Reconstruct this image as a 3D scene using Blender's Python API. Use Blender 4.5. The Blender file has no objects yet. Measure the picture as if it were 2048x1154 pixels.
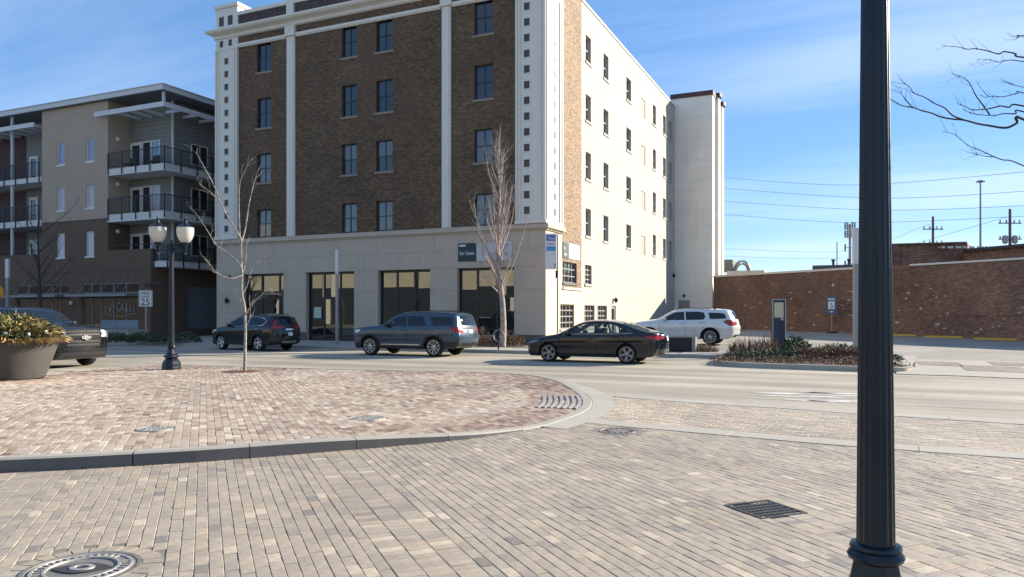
import bpy, bmesh, math, random
import numpy as np
from mathutils import Vector, Matrix
from mathutils.geometry import delaunay_2d_cdt
random.seed(7); np.random.seed(7)
SC = bpy.context.scene
COL = SC.collection
R = math.radians

# ------------------------------------------------------------------ camera, sky, sun, exposure
F = 1509.0; CX = 1024.0; HY = 627.0; EYE = 1.72; YAW = R(24.4)
CA, SA = math.cos(YAW), math.sin(YAW)
cam = bpy.data.objects.new('camera', bpy.data.cameras.new('camera'))
COL.objects.link(cam)
cam.location = (0, 0, EYE)
cam.rotation_euler = (R(90), 0, YAW)
cam.data.sensor_width = 36.0
cam.data.lens = F / 2048 * 36.0
cam.data.shift_y = (HY - 577) / 2048
cam.data.clip_end = 4000
SC.camera = cam

SUN_EL, SUN_AZ = R(22), R(45)          # azimuth measured from +Y towards +X
SUNV = Vector((math.sin(SUN_AZ) * math.cos(SUN_EL), math.cos(SUN_AZ) * math.cos(SUN_EL), math.sin(SUN_EL)))
world = bpy.data.worlds.new('World'); SC.world = world; world.use_nodes = True
wt = world.node_tree; wt.nodes.clear()
def wn(t, **k):
    n = wt.nodes.new(t)
    for a, b in k.items(): setattr(n, a, b)
    return n
sky = wn('ShaderNodeTexSky', sky_type='NISHITA')
sky.sun_disc = False; sky.sun_elevation = SUN_EL; sky.sun_rotation = SUN_AZ
sky.air_density = 1.0; sky.dust_density = 0.1; sky.ozone_density = 3.0; sky.altitude = 200
tc = wn('ShaderNodeTexCoord'); sep = wn('ShaderNodeSeparateXYZ'); wt.links.new(tc.outputs['Generated'], sep.inputs[0])
def wmath(op, a, b=None, c=None):
    n = wn('ShaderNodeMath', operation=op)
    for i, v in enumerate((a, b, c)):
        if v is None: continue
        if isinstance(v, (int, float)): n.inputs[i].default_value = v
        else: wt.links.new(v, n.inputs[i])
    return n.outputs[0]
den = wmath('ADD', wmath('MAXIMUM', sep.outputs[2], 0.0), 0.16)
cu = wmath('DIVIDE', sep.outputs[0], den); cv = wmath('DIVIDE', sep.outputs[1], den)
cxyz = wn('ShaderNodeCombineXYZ'); wt.links.new(cu, cxyz.inputs[0]); wt.links.new(cv, cxyz.inputs[1])
mp = wn('ShaderNodeMapping'); mp.inputs['Rotation'].default_value = (0, 0, R(-28)); mp.inputs['Scale'].default_value = (0.26, 1.5, 1)
wt.links.new(cxyz.outputs[0], mp.inputs[0])
n1 = wn('ShaderNodeTexNoise'); n1.inputs['Scale'].default_value = 1.1; n1.inputs['Detail'].default_value = 8; n1.inputs['Roughness'].default_value = 0.6; n1.inputs['Distortion'].default_value = 0.35
wt.links.new(mp.outputs[0], n1.inputs['Vector'])
n2 = wn('ShaderNodeTexNoise'); n2.inputs['Scale'].default_value = 0.42; n2.inputs['Detail'].default_value = 2
wt.links.new(cxyz.outputs[0], n2.inputs['Vector'])
cl = wmath('MULTIPLY', n1.outputs[0], n2.outputs[0])
mr = wn('ShaderNodeMapRange'); mr.interpolation_type = 'SMOOTHSTEP'
mr.inputs['From Min'].default_value = 0.19; mr.inputs['From Max'].default_value = 0.37; mr.inputs['To Max'].default_value = 0.40
wt.links.new(cl, mr.inputs['Value'])
SKY_STRENGTH = 0.086
mixc = wn('ShaderNodeMix', data_type='RGBA'); xw = wn('ShaderNodeMapRange'); xw.inputs['From Min'].default_value = -0.9; xw.inputs['From Max'].default_value = 0.25; xw.inputs['To Min'].default_value = 0.45; xw.inputs['To Max'].default_value = 1.0; wt.links.new(sep.outputs[0], xw.inputs['Value']); wt.links.new(wmath('MULTIPLY', mr.outputs[0], xw.outputs[0]), mixc.inputs['Factor'])
hs = wn('ShaderNodeHueSaturation'); hs.inputs['Saturation'].default_value = 1.14; hs.inputs['Hue'].default_value = 0.508; wt.links.new(sky.outputs[0], hs.inputs['Color']); ev = wn('ShaderNodeMix', data_type='RGBA'); ev.inputs['Factor'].default_value = 0.42; wt.links.new(hs.outputs[0], ev.inputs['A']); ev.inputs['B'].default_value = (1.05, 2.55, 5.1, 1); wt.links.new(ev.outputs['Result'], mixc.inputs['A']); mixc.inputs['B'].default_value = (5.6, 6.3, 7.4, 1)
bg = wn('ShaderNodeBackground'); bg.inputs['Strength'].default_value = SKY_STRENGTH
wt.links.new(mixc.outputs['Result'], bg.inputs['Color'])
wo = wn('ShaderNodeOutputWorld'); wt.links.new(bg.outputs[0], wo.inputs[0])

sl = bpy.data.lights.new('sun', 'SUN'); sl.energy = 5.0; sl.angle = R(0.53); sl.color = (1.0, 0.89, 0.735)
so = bpy.data.objects.new('sun', sl); COL.objects.link(so)
so.rotation_euler = (-SUNV).to_track_quat('-Z', 'Y').to_euler(); so.location = (30, 30, 40)
SC.view_settings.view_transform = 'Standard'; SC.view_settings.look = 'None'
SC.view_settings.exposure = 1.13; SC.view_settings.gamma = 1.0
SC.render.engine = 'CYCLES'
SC.cycles.use_denoising = True
SC.cycles.max_bounces = 8; SC.cycles.transparent_max_bounces = 12; SC.cycles.diffuse_bounces = 3; SC.cycles.glossy_bounces = 4
SC.cycles.caustics_reflective = False; SC.cycles.caustics_refractive = False
SC.cycles.sample_clamp_indirect = 8.0

# ------------------------------------------------------------------ measuring helpers (photo pixel -> point on a known plane of the place)
def ray(px, py):
    x = (px - CX) / F; z = (HY - py) / F
    return (CA * x - SA, SA * x + CA, z)
def gp(px, py, z=0.0):
    r = ray(px, py); t = (z - EYE) / r[2]; return (r[0] * t, r[1] * t)
def onY(px, py, y):
    r = ray(px, py); t = y / r[1]; return (r[0] * t, EYE + r[2] * t)
def atD(px, py, D):
    x = (px - CX) / F * D; return Vector((CA * x - SA * D, SA * x + CA * D, EYE + (HY - py) / F * D))
def camD(x, y): return -SA * x + CA * y
def camx(x, y): return CA * x + SA * y

# ------------------------------------------------------------------ mesh helper
class MB:
    def __init__(s): s.v = []; s.f = []; s.tone = None
    def add(s, vs, fs):
        b = len(s.v); s.v += [tuple(p) for p in vs]; s.f += [tuple(i + b for i in f) for f in fs]; return s
    def quad(s, a, b, c, d): return s.add((a, b, c, d), ((0, 1, 2, 3),))
    def box(s, x0, x1, y0, y1, z0, z1):
        if x0 > x1: x0, x1 = x1, x0
        if y0 > y1: y0, y1 = y1, y0
        if z0 > z1: z0, z1 = z1, z0
        return s.add([(x0,y0,z0),(x1,y0,z0),(x1,y1,z0),(x0,y1,z0),(x0,y0,z1),(x1,y0,z1),(x1,y1,z1),(x0,y1,z1)],
                     [(0,3,2,1),(4,5,6,7),(0,1,5,4),(1,2,6,5),(2,3,7,6),(3,0,4,7)])
    def bbox(s, x0, x1, y0, y1, z0, z1, c=0.02):
        """box with chamfered edges"""
        vs = []; xs = (x0, x1); ys = (y0, y1); zs = (z0, z1)
        bm = bmesh.new(); r = bmesh.ops.create_cube(bm, size=1.0)
        for v in bm.verts: v.co = Vector((xs[v.co.x > 0], ys[v.co.y > 0], zs[v.co.z > 0]))
        bmesh.ops.bevel(bm, geom=list(bm.edges), offset=c, segments=2, profile=0.5, affect='EDGES')
        s.bm(bm); return s
    def bm(s, bm):
        bm.verts.index_update(); s.add([v.co[:] for v in bm.verts], [[v.index for v in f.verts] for f in bm.faces]); bm.free(); return s
    def prism(s, poly, z0, z1, bottom=False):
        n = len(poly); vs = [(p[0], p[1], z0) for p in poly] + [(p[0], p[1], z1) for p in poly]
        fs = [(i, (i + 1) % n, n + (i + 1) % n, n + i) for i in range(n)] + [tuple(range(n, 2 * n))]
        if bottom: fs.append(tuple(range(n - 1, -1, -1)))
        return s.add(vs, fs)
    def tube(s, pts, rad, n=8, cap=True):
        pts = [Vector(p) for p in pts]; m = len(pts)
        if isinstance(rad, (int, float)): rad = [rad] * m
        vs = []; fs = []; up = None
        for i, p in enumerate(pts):
            d = (pts[min(i + 1, m - 1)] - pts[max(i - 1, 0)])
            if d.length < 1e-9: d = Vector((0, 0, 1))
            d.normalize()
            if up is None: up = Vector((1, 0, 0)) if abs(d.x) < 0.8 else Vector((0, 1, 0))
            a = d.cross(up)
            if a.length < 1e-6: a = d.orthogonal()
            a.normalize(); b = d.cross(a)
            for k in range(n):
                t = 2 * math.pi * k / n; vs.append(p + (a * math.cos(t) + b * math.sin(t)) * rad[i])
        for i in range(m - 1):
            for k in range(n):
                fs.append((i * n + k, i * n + (k + 1) % n, (i + 1) * n + (k + 1) % n, (i + 1) * n + k))
        if cap: fs.append(tuple(range(n - 1, -1, -1))); fs.append(tuple((m - 1) * n + k for k in range(n)))
        return s.add(vs, fs)
    def lathe(s, prof, n=24, c=(0, 0, 0), flute=None):
        vs = []; fs = []
        for i, (r, z) in enumerate(prof):
            for k in range(n):
                t = 2 * math.pi * k / n; rr = r
                if flute and flute[0] <= z <= flute[1]: rr = r * (1 - flute[3] * (0.5 + 0.5 * math.cos(t * flute[2])) )
                vs.append((c[0] + rr * math.cos(t), c[1] + rr * math.sin(t), c[2] + z))
        for i in range(len(prof) - 1):
            for k in range(n): fs.append((i * n + k, i * n + (k + 1) % n, (i + 1) * n + (k + 1) % n, (i + 1) * n + k))
        fs.append(tuple(range(n - 1, -1, -1))); fs.append(tuple((len(prof) - 1) * n + k for k in range(n)))
        return s.add(vs, fs)
    def xf(s, m):
        s.v = [tuple(m @ Vector(p)) for p in s.v]; return s
    def build(s, name, mat, parent=None, smooth=False, world=True, sharp=40, weld=False):
        me = bpy.data.meshes.new(name); me.from_pydata(s.v, [], s.f)
        if weld:
            bm = bmesh.new(); bm.from_mesh(me); bmesh.ops.remove_doubles(bm, verts=bm.verts, dist=2e-4); bmesh.ops.recalc_face_normals(bm, faces=bm.faces); bm.to_mesh(me); bm.free()
        if s.tone is not None:
            at = me.attributes.new('tone', 'FLOAT', 'FACE'); at.data.foreach_set('value', np.asarray(s.tone, dtype=np.float32))
        me.validate(); me.update()
        if smooth:
            me.polygons.foreach_set('use_smooth', [True] * len(me.polygons))
            try: me.set_sharp_from_angle(angle=R(sharp))
            except Exception: pass
        return put(name, me, mat, parent, world)
def put(name, me, mat, parent=None, world=True):
    o = bpy.data.objects.new(name, me); COL.objects.link(o)
    if mat is not None and hasattr(me, 'materials') and len(me.materials) == 0: me.materials.append(mat)
    if parent is not None:
        o.parent = parent
        if world: o.matrix_parent_inverse = parent_inv(parent)
    return o
def parent_inv(p): return p.matrix_basis.inverted() if p.parent is None else Matrix.Identity(4)
def tag(o, label, cat, group=None, kind=None):
    o['label'] = label
    if cat: o['category'] = cat
    if group: o['group'] = group
    if kind: o['kind'] = kind
    return o
def struct(o, label=None):
    o['kind'] = 'structure'
    if label: o['label'] = label
    return o
def thing(name, label, cat, loc=(0, 0, 0), rz=0.0, group=None):
    o = bpy.data.objects.new(name, None); COL.objects.link(o); o.empty_display_size = 0.3
    o.location = loc; o.rotation_euler = (0, 0, rz)
    return tag(o, label, cat, group)

# ------------------------------------------------------------------ materials
class NT:
    def __init__(s, mat): s.m = mat; s.t = mat.node_tree
    def n(s, typ, **k):
        x = s.t.nodes.new(typ)
        for a, b in k.items(): setattr(x, a, b)
        return x
    def l(s, a, b): s.t.links.new(a, b)
    def set(s, inp, v):
        if isinstance(v, bpy.types.NodeSocket): s.l(v, inp)
        else:
            if inp.type == 'RGBA' and len(v) == 3: v = (*v, 1)
            inp.default_value = v
    def math(s, op, a, b=0.0, c=None):
        x = s.n('ShaderNodeMath', operation=op); s.set(x.inputs[0], a); s.set(x.inputs[1], b)
        if c is not None: s.set(x.inputs[2], c)
        return x.outputs[0]
    def mix(s, f, a, b, mode='MIX'):
        x = s.n('ShaderNodeMix', data_type='RGBA', blend_type=mode); s.set(x.inputs['Factor'], f); s.set(x.inputs['A'], a); s.set(x.inputs['B'], b); return x.outputs['Result']
    def noise(s, vec, scale, detail=4, rough=0.55, dist=0.0):
        x = s.n('ShaderNodeTexNoise'); x.inputs['Scale'].default_value = scale; x.inputs['Detail'].default_value = detail; x.inputs['Roughness'].default_value = rough; x.inputs['Distortion'].default_value = dist
        if vec is not None: s.l(vec, x.inputs['Vector'])
        return x.outputs[0]
    def rng(s, v, a, b, c=0.0, d=1.0, smooth=False):
        x = s.n('ShaderNodeMapRange'); x.interpolation_type = 'SMOOTHSTEP' if smooth else 'LINEAR'
        s.set(x.inputs['Value'], v); x.inputs['From Min'].default_value = a; x.inputs['From Max'].default_value = b; x.inputs['To Min'].default_value = c; x.inputs['To Max'].default_value = d
        return x.outputs[0]
    def ramp(s, v, stops, interp='LINEAR'):
        x = s.n('ShaderNodeValToRGB'); x.color_ramp.interpolation = interp; e = x.color_ramp.elements
        while len(e) < len(stops): e.new(0.5)
        for i, (p, c) in enumerate(stops): e[i].position = p; e[i].color = (*c, 1)
        s.l(v, x.inputs[0]); return x.outputs[0]
    def bump(s, h, strength=0.3, dist=0.01):
        x = s.n('ShaderNodeBump'); x.inputs['Strength'].default_value = strength; x.inputs['Distance'].default_value = dist; s.l(h, x.inputs['Height']); return x.outputs[0]
    def coord(s, out='Object'): return s.n('ShaderNodeTexCoord').outputs[out]
    def xyz(s, v):
        x = s.n('ShaderNodeSeparateXYZ'); s.l(v, x.inputs[0]); return x.outputs
    def comb(s, a, b, c=0.0):
        x = s.n('ShaderNodeCombineXYZ'); s.set(x.inputs[0], a); s.set(x.inputs[1], b); s.set(x.inputs[2], c); return x.outputs[0]
def newmat(name):
    m = bpy.data.materials.new(name); m.use_nodes = True
    b = m.node_tree.nodes['Principled BSDF']; return m, NT(m), b
def col3(c): return tuple(c)
def M(name, c, rough=0.6, metal=0.0, var=0.12, scale=2.0, bump=0.0, bscale=60.0, coat=0.0, spec=0.5, ior=None, streak=0.0, emit=None):
    m, t, b = newmat(name)
    co = t.coord()
    if var > 0:
        a = t.noise(co, scale, 5); g = t.noise(co, scale * 9, 3)
        f = t.math('ADD', t.math('MULTIPLY', a, 0.65), t.math('MULTIPLY', g, 0.35))
        if streak > 0:
            x = t.xyz(co); sv = t.comb(t.math('MULTIPLY', x[0], 6.0), t.math('MULTIPLY', x[1], 6.0), t.math('MULTIPLY', x[2], 0.35))
            f = t.math('ADD', t.math('MULTIPLY', f, 1 - streak), t.math('MULTIPLY', t.noise(sv, 1.0, 4), streak))
        f = t.rng(f, 0.3, 0.7)
        lo = tuple(v * (1 - var) for v in c); hi = tuple(min(1, v * (1 + var)) for v in c)
        t.l(t.mix(f, lo, hi), b.inputs['Base Color'])
        t.l(t.rng(a, 0.3, 0.7, max(0.02, rough * 0.88), min(1, rough * 1.12)), b.inputs['Roughness'])
    else:
        b.inputs['Base Color'].default_value = (*c, 1); b.inputs['Roughness'].default_value = rough
    b.inputs['Metallic'].default_value = metal
    b.inputs['Coat Weight'].default_value = coat; b.inputs['Coat Roughness'].default_value = 0.04
    b.inputs['Specular IOR Level'].default_value = spec
    if ior: b.inputs['IOR'].default_value = ior
    if bump > 0: t.l(t.bump(t.noise(co, bscale, 4), bump, 0.01), b.inputs['Normal'])
    if emit: b.inputs['Emission Color'].default_value = (*emit[0], 1); b.inputs['Emission Strength'].default_value = emit[1]
    return m
def brick_mat(name, ramp, mortar, bw=0.205, bh=0.072, jt=0.011, white=0.0, whitec=(0.6, 0.55, 0.48), patch=0.25, rough=0.85, axis='wall', patchc=None, bumpd=0.006):
    """courses of bricks, each with its own tone; wall uses (x+y, z), floor uses (x, y)"""
    m, t, b = newmat(name); co = t.coord(); x = t.xyz(co)
    if isinstance(axis, tuple): u = t.math('ADD', t.math('MULTIPLY', x[0], axis[0]), t.math('MULTIPLY', x[1], axis[1])); v = x[2]
    elif axis == 'wall': u = t.math('ADD', x[0], x[1]); v = x[2]
    else: u = x[0]; v = x[1]
    row = t.math('FLOOR', t.math('DIVIDE', v, bh)); odd = t.math('MULTIPLY', t.math('MODULO', t.math('ABSOLUTE', row), 2.0), 0.5)
    cu_ = t.math('ADD', t.math('DIVIDE', u, bw), odd); col = t.math('FLOOR', cu_)
    fu = t.math('FRACT', cu_); fv = t.math('FRACT', t.math('DIVIDE', v, bh))
    mk = t.math('MULTIPLY', t.math('GREATER_THAN', fu, jt / bw), t.math('GREATER_THAN', fv, jt / bh))
    wnz = t.n('ShaderNodeTexWhiteNoise', noise_dimensions='2D'); t.l(t.comb(col, row), wnz.inputs['Vector'])
    c = t.ramp(wnz.outputs[0], ramp)
    pt = t.rng(t.noise(co, 0.28, 5, 0.62), 0.34, 0.66, 1 - patch, 1 + patch)
    vm = t.n('ShaderNodeVectorMath', operation='SCALE'); t.l(c, vm.inputs[0]); t.l(pt, vm.inputs['Scale']); c = vm.outputs[0]
    if patchc: c = t.mix(t.rng(t.noise(co, 0.16, 4, 0.6, 0.6), 0.5, 0.72, 0, 0.55), c, patchc)
    if white > 0:
        w2 = t.n('ShaderNodeTexWhiteNoise', noise_dimensions='2D'); t.l(t.comb(t.math('ADD', col, 31.7), row), w2.inputs['Vector'])
        c = t.mix(t.math('GREATER_THAN', w2.outputs[0], 1 - white), c, whitec)
    c = t.mix(mk, mortar, c)
    g = t.rng(t.noise(co, 14.0, 4), 0.3, 0.7, 0.86, 1.14)
    vm = t.n('ShaderNodeVectorMath', operation='SCALE'); t.l(c, vm.inputs[0]); t.l(g, vm.inputs['Scale'])
    t.l(vm.outputs[0], b.inputs['Base Color']); b.inputs['Roughness'].default_value = rough
    h = t.math('ADD', mk, t.math('MULTIPLY', wnz.outputs[0], 0.4))
    t.l(t.bump(h, 0.6, bumpd), b.inputs['Normal'])
    return m
def glass_mat(name, tint, transp, rough=0.02, ior=1.5, base=(0.01, 0.012, 0.014)):
    """tinted glazing: light that is not mirrored passes through, dimmed by the tint"""
    m, t, b = newmat(name); t.t.nodes.remove(b); out = t.t.nodes['Material Output']
    tr = t.n('ShaderNodeBsdfTransparent'); tr.inputs[0].default_value = (*[v * transp for v in tint], 1)
    df = t.n('ShaderNodeBsdfDiffuse'); df.inputs[0].default_value = (*base, 1)
    ad = t.n('ShaderNodeAddShader'); t.l(tr.outputs[0], ad.inputs[0]); t.l(df.outputs[0], ad.inputs[1])
    gl = t.n('ShaderNodeBsdfGlossy'); gl.inputs['Roughness'].default_value = rough; gl.inputs['Color'].default_value = (0.92, 0.95, 1, 1)
    fr = t.n('ShaderNodeFresnel'); fr.inputs[0].default_value = ior
    mx = t.n('ShaderNodeMixShader'); t.l(fr.outputs[0], mx.inputs[0]); t.l(ad.outputs[0], mx.inputs[1]); t.l(gl.outputs[0], mx.inputs[2])
    t.l(mx.outputs[0], out.inputs[0]); return m

# ================================================================== materials used in many places
def concrete(name, c, var=0.10, joint=None, stain=0.25):
    m, t, b = newmat(name); co = t.coord()
    a = t.noise(co, 0.55, 6, 0.6); g = t.noise(co, 7.0, 5, 0.65); h = t.noise(co, 90.0, 3, 0.6)
    f = t.math('ADD', t.math('MULTIPLY', a, 0.5), t.math('ADD', t.math('MULTIPLY', g, 0.25), t.math('MULTIPLY', h, 0.25)))
    c1 = t.mix(t.rng(f, 0.35, 0.65), tuple(v * (1 - var) for v in c), tuple(v * (1 + var) for v in c))
    st = t.rng(t.noise(co, 1.7, 5, 0.6, 1.2), 0.56, 0.74, 0, stain)
    c1 = t.mix(st, c1, tuple(v * 0.55 for v in c))
    t.l(c1, b.inputs['Base Color']); b.inputs['Roughness'].default_value = 0.88; b.inputs['Specular IOR Level'].default_value = 0.3
    t.l(t.bump(t.math('ADD', g, h), 0.25, 0.006), b.inputs['Normal'])
    return m
def road_mat():
    """worn concrete roadway: pale, with darker wheel tracks along the lanes, tar seams and spots"""
    m, t, b = newmat('roadway'); co = t.coord(); x = t.xyz(co)
    sv = t.comb(t.math('MULTIPLY', x[0], 0.05), x[1])
    lane = t.noise(sv, 0.85, 4, 0.55, 0.25)
    g = t.noise(co, 6.0, 5, 0.65); h = t.noise(co, 110.0, 3, 0.6); big = t.noise(co, 0.35, 4)
    c = t.mix(t.rng(lane, 0.36, 0.64), (0.30, 0.264, 0.205), (0.50, 0.446, 0.348))
    c = t.mix(t.rng(big, 0.35, 0.65), c, t.mix(0.42, c, (0.21, 0.19, 0.16)))
    sc = t.n('ShaderNodeVectorMath', operation='SCALE'); t.l(c, sc.inputs[0]); t.l(t.rng(t.math('ADD', g, h), 0.7, 1.3, 0.86, 1.13), sc.inputs['Scale'])
    sp = t.rng(t.noise(co, 2.3, 3, 0.7, 0.8), 0.68, 0.76, 0, 0.45)
    c = t.mix(sp, sc.outputs[0], (0.16, 0.145, 0.125))
    t.l(c, b.inputs['Base Color']); b.inputs['Roughness'].default_value = 0.82; b.inputs['Specular IOR Level'].default_value = 0.3
    t.l(t.bump(t.math('ADD', g, h), 0.25, 0.006), b.inputs['Normal']); return m
def tone_mat(name, stops, rough=0.85):
    m, t, b = newmat(name); co = t.coord()
    at = t.n('ShaderNodeAttribute'); at.attribute_name = 'tone'
    c = t.ramp(at.outputs['Fac'], stops)
    g = t.noise(co, 16.0, 5, 0.65); h = t.noise(co, 150.0, 3, 0.6); big = t.noise(co, 0.5, 5, 0.6)
    dirt = t.rng(t.noise(co, 1.1, 5, 0.68, 0.9), 0.6, 0.78, 1.0, 0.66)
    f = t.math('MULTIPLY', t.math('MULTIPLY', dirt, t.rng(g, 0.3, 0.7, 0.88, 1.12)), t.math('MULTIPLY', t.rng(h, 0.3, 0.7, 0.9, 1.1), t.rng(big, 0.32, 0.68, 0.82, 1.16)))
    sc = t.n('ShaderNodeVectorMath', operation='SCALE'); t.l(c, sc.inputs[0]); t.l(f, sc.inputs['Scale'])
    t.l(sc.outputs[0], b.inputs['Base Color']); b.inputs['Roughness'].default_value = rough; b.inputs['Specular IOR Level'].default_value = 0.5
    t.l(t.bump(t.math('ADD', g, h), 0.35, 0.004), b.inputs['Normal']); return m
m_road = road_mat()
m_conc = concrete('concrete_pale', (0.40, 0.37, 0.31))
m_walk = concrete('concrete_walk', (0.38, 0.355, 0.31))
m_kerb = concrete('concrete_kerb', (0.36, 0.335, 0.285), stain=0.12)
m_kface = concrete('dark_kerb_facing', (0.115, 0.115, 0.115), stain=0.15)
m_sand = concrete('joint_sand', (0.215, 0.19, 0.15), stain=0.4)
m_earth = concrete('bare_earth', (0.20, 0.17, 0.13), stain=0.5)
m_mulch = M('mulch', (0.075, 0.045, 0.03), 0.95, var=0.5, scale=25, bump=1.0, bscale=70)
def lot_mat():
    m, t, b = newmat('lot_asphalt'); co = t.coord(); x = t.xyz(co)
    g = t.noise(co, 5.0, 5, 0.65); h = t.noise(co, 120.0, 3, 0.6); big = t.noise(co, 0.22, 5, 0.6)
    c = t.mix(t.rng(big, 0.36, 0.62), (0.20, 0.185, 0.16), (0.30, 0.28, 0.24))
    sc = t.n('ShaderNodeVectorMath', operation='SCALE'); t.l(c, sc.inputs[0]); t.l(t.rng(t.math('ADD', g, h), 0.7, 1.3, 0.82, 1.16), sc.inputs['Scale'])
    t.l(sc.outputs[0], b.inputs['Base Color']); b.inputs['Roughness'].default_value = 0.9
    t.l(t.bump(t.math('ADD', g, h), 0.3, 0.006), b.inputs['Normal']); return m
m_lot = lot_mat()
PAVE = [(0.0, (0.225, 0.2, 0.17)), (0.14, (0.285, 0.246, 0.2)), (0.5, (0.36, 0.303, 0.231)), (0.78, (0.41, 0.34, 0.251)), (0.9, (0.43, 0.33, 0.238)), (1.0, (0.52, 0.438, 0.321))]
CLAY = [(0.0, (0.15, 0.097, 0.074)), (0.2, (0.25, 0.159, 0.115)), (0.45, (0.345, 0.253, 0.184)), (0.7, (0.43, 0.343, 0.258)), (0.88, (0.5, 0.415, 0.317)), (1.0, (0.6, 0.511, 0.396))]
m_pave = tone_mat('street_paver', PAVE, 0.68); m_clay = tone_mat('clay_brick', CLAY, 0.72)

# ================================================================== the ground
g = MB()
g.add([(-900, -300, -0.06), (900, -300, -0.06), (900, 1500, -0.06), (-900, 1500, -0.06)], [(0, 1, 2, 3)])
struct(g.build('ground', m_earth))
rd = MB(); rd.add([(-140, 10.6, -0.03), (90, 10.6, -0.03), (90, 29.6, -0.03), (-140, 29.6, -0.03)], [(0, 1, 2, 3)])
rd.v = [(x, y, -0.004) for x, y, z in rd.v]
road = struct(rd.build('road', m_road))

# --- pavers: one brick = chamfered top, butt sides; joints stay open between them
def brick_verts(L, W, zt, dep=0.045, c=0.0035, tilt=(0, 0)):
    l, w = L / 2, W / 2
    def z(x, y, b): return b + tilt[0] * x + tilt[1] * y
    lo = [(-l, -w), (l, -w), (l, w), (-l, w)]; hi = [(-l + c, -w + c), (l - c, -w + c), (l - c, w - c), (-l + c, w - c)]
    vs = [(x, y, zt - dep) for x, y in lo] + [(x, y, z(x, y, zt - c)) for x, y in lo] + [(x, y, z(x, y, zt)) for x, y in hi]
    fs = [(8, 9, 10, 11)] + [(4 + i, 4 + (i + 1) % 4, 8 + (i + 1) % 4, 8 + i) for i in range(4)] + [(i, (i + 1) % 4, 4 + (i + 1) % 4, 4 + i) for i in range(4)]
    return vs, fs
def inpoly(p, poly):
    x, y = p; r = False; n = len(poly); j = n - 1
    for i in range(n):
        xi, yi = poly[i][:2]; xj, yj = poly[j][:2]
        if (yi > y) != (yj > y) and x < (xj - xi) * (y - yi) / (yj - yi) + xi: r = not r
        j = i
    return r
def seen(x, y, z=0.0, m=4.5, dmin=1.2, dmax=60):
    D = camD(x, y)
    if D < dmin or D > dmax: return False
    return abs(camx(x, y)) < 0.679 * D + m
def lay(poly, ang, z0, rows_fn, zfn=None, holes=(), rnd=random):
    """rows of bricks over a polygon: returns list of (x, y, z, L, W, ang, tone)"""
    e1 = (math.cos(ang), math.sin(ang)); e2 = (-e1[1], e1[0]); out = []
    us = [p[0] * e1[0] + p[1] * e1[1] for p in poly]; vs = [p[0] * e2[0] + p[1] * e2[1] for p in poly]
    v = math.floor(min(vs)); j = 0
    while v < max(vs):
        L, W, off = rows_fn(j, v)
        u = math.floor(min(us)) + (off if j % 2 else 0) + rnd.uniform(-.012, .012)
        while u < max(us):
            x = e1[0] * (u + L / 2) + e2[0] * (v + W / 2); y = e1[1] * (u + L / 2) + e2[1] * (v + W / 2)
            if seen(x, y) and inpoly((x, y), poly) and not any((x - h[0]) ** 2 + (y - h[1]) ** 2 < h[2] ** 2 for h in holes):
                z = z0 + (zfn(x, y) if zfn else 0.0)
                out.append((x, y, z, L, W, ang))
            u += L
        v += W; j += 1
    return out
def pave(bricks, base, name, mat, single, jit=0.0022, joint=0.0045, tonef=None, rnd=random):
    bricks.sort(key=lambda b: camD(b[0], b[1]) if abs(camx(b[0], b[1])) < 0.66 * camD(b[0], b[1]) and camD(b[0], b[1]) > 5.0 else 999)
    shared = {}
    for b in bricks[:single]:
        k = (b[3] > 0.15, rnd.randrange(26))
        if k not in shared:
            vs, fs = brick_verts(b[3] - joint, b[4] - joint, 0.0, tilt=(rnd.uniform(-.012, .012), rnd.uniform(-.012, .012)))
            me = bpy.data.meshes.new(name); me.from_pydata(vs, [], fs)
            at = me.attributes.new('tone', 'FLOAT', 'FACE'); at.data.foreach_set('value', [tonef(0, 0)] * len(fs)); me.materials.append(mat); shared[k] = me
        o = bpy.data.objects.new(name, shared[k]); COL.objects.link(o); o.parent = base; o.matrix_parent_inverse = parent_inv(base)
        o.location = (b[0], b[1], b[2] + rnd.uniform(-jit, jit)); o.rotation_euler = (0, 0, b[5] + rnd.uniform(-.006, .006))
    mb = MB(); mb.tone = []; VS = []; FS = []
    for b in bricks[single:]:
        vs, fs = brick_verts(b[3] - joint, b[4] - joint, b[2] + rnd.uniform(-jit, jit), tilt=(rnd.uniform(-.01, .01), rnd.uniform(-.01, .01)))
        a = b[5] + rnd.uniform(-.006, .006); ca, sa = math.cos(a), math.sin(a)
        k = len(VS); VS += [(b[0] + ca * x - sa * y, b[1] + sa * x + ca * y, z) for x, y, z in vs]; FS += [tuple(i + k for i in f) for f in fs]
        mb.tone += [tonef(b[0], b[1])] * len(fs)
    mb.v = VS; mb.f = FS
    o = mb.build(name + '_field', mat, base); o['kind'] = 'stuff'; return o
DIR1 = R(136.64)
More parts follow.
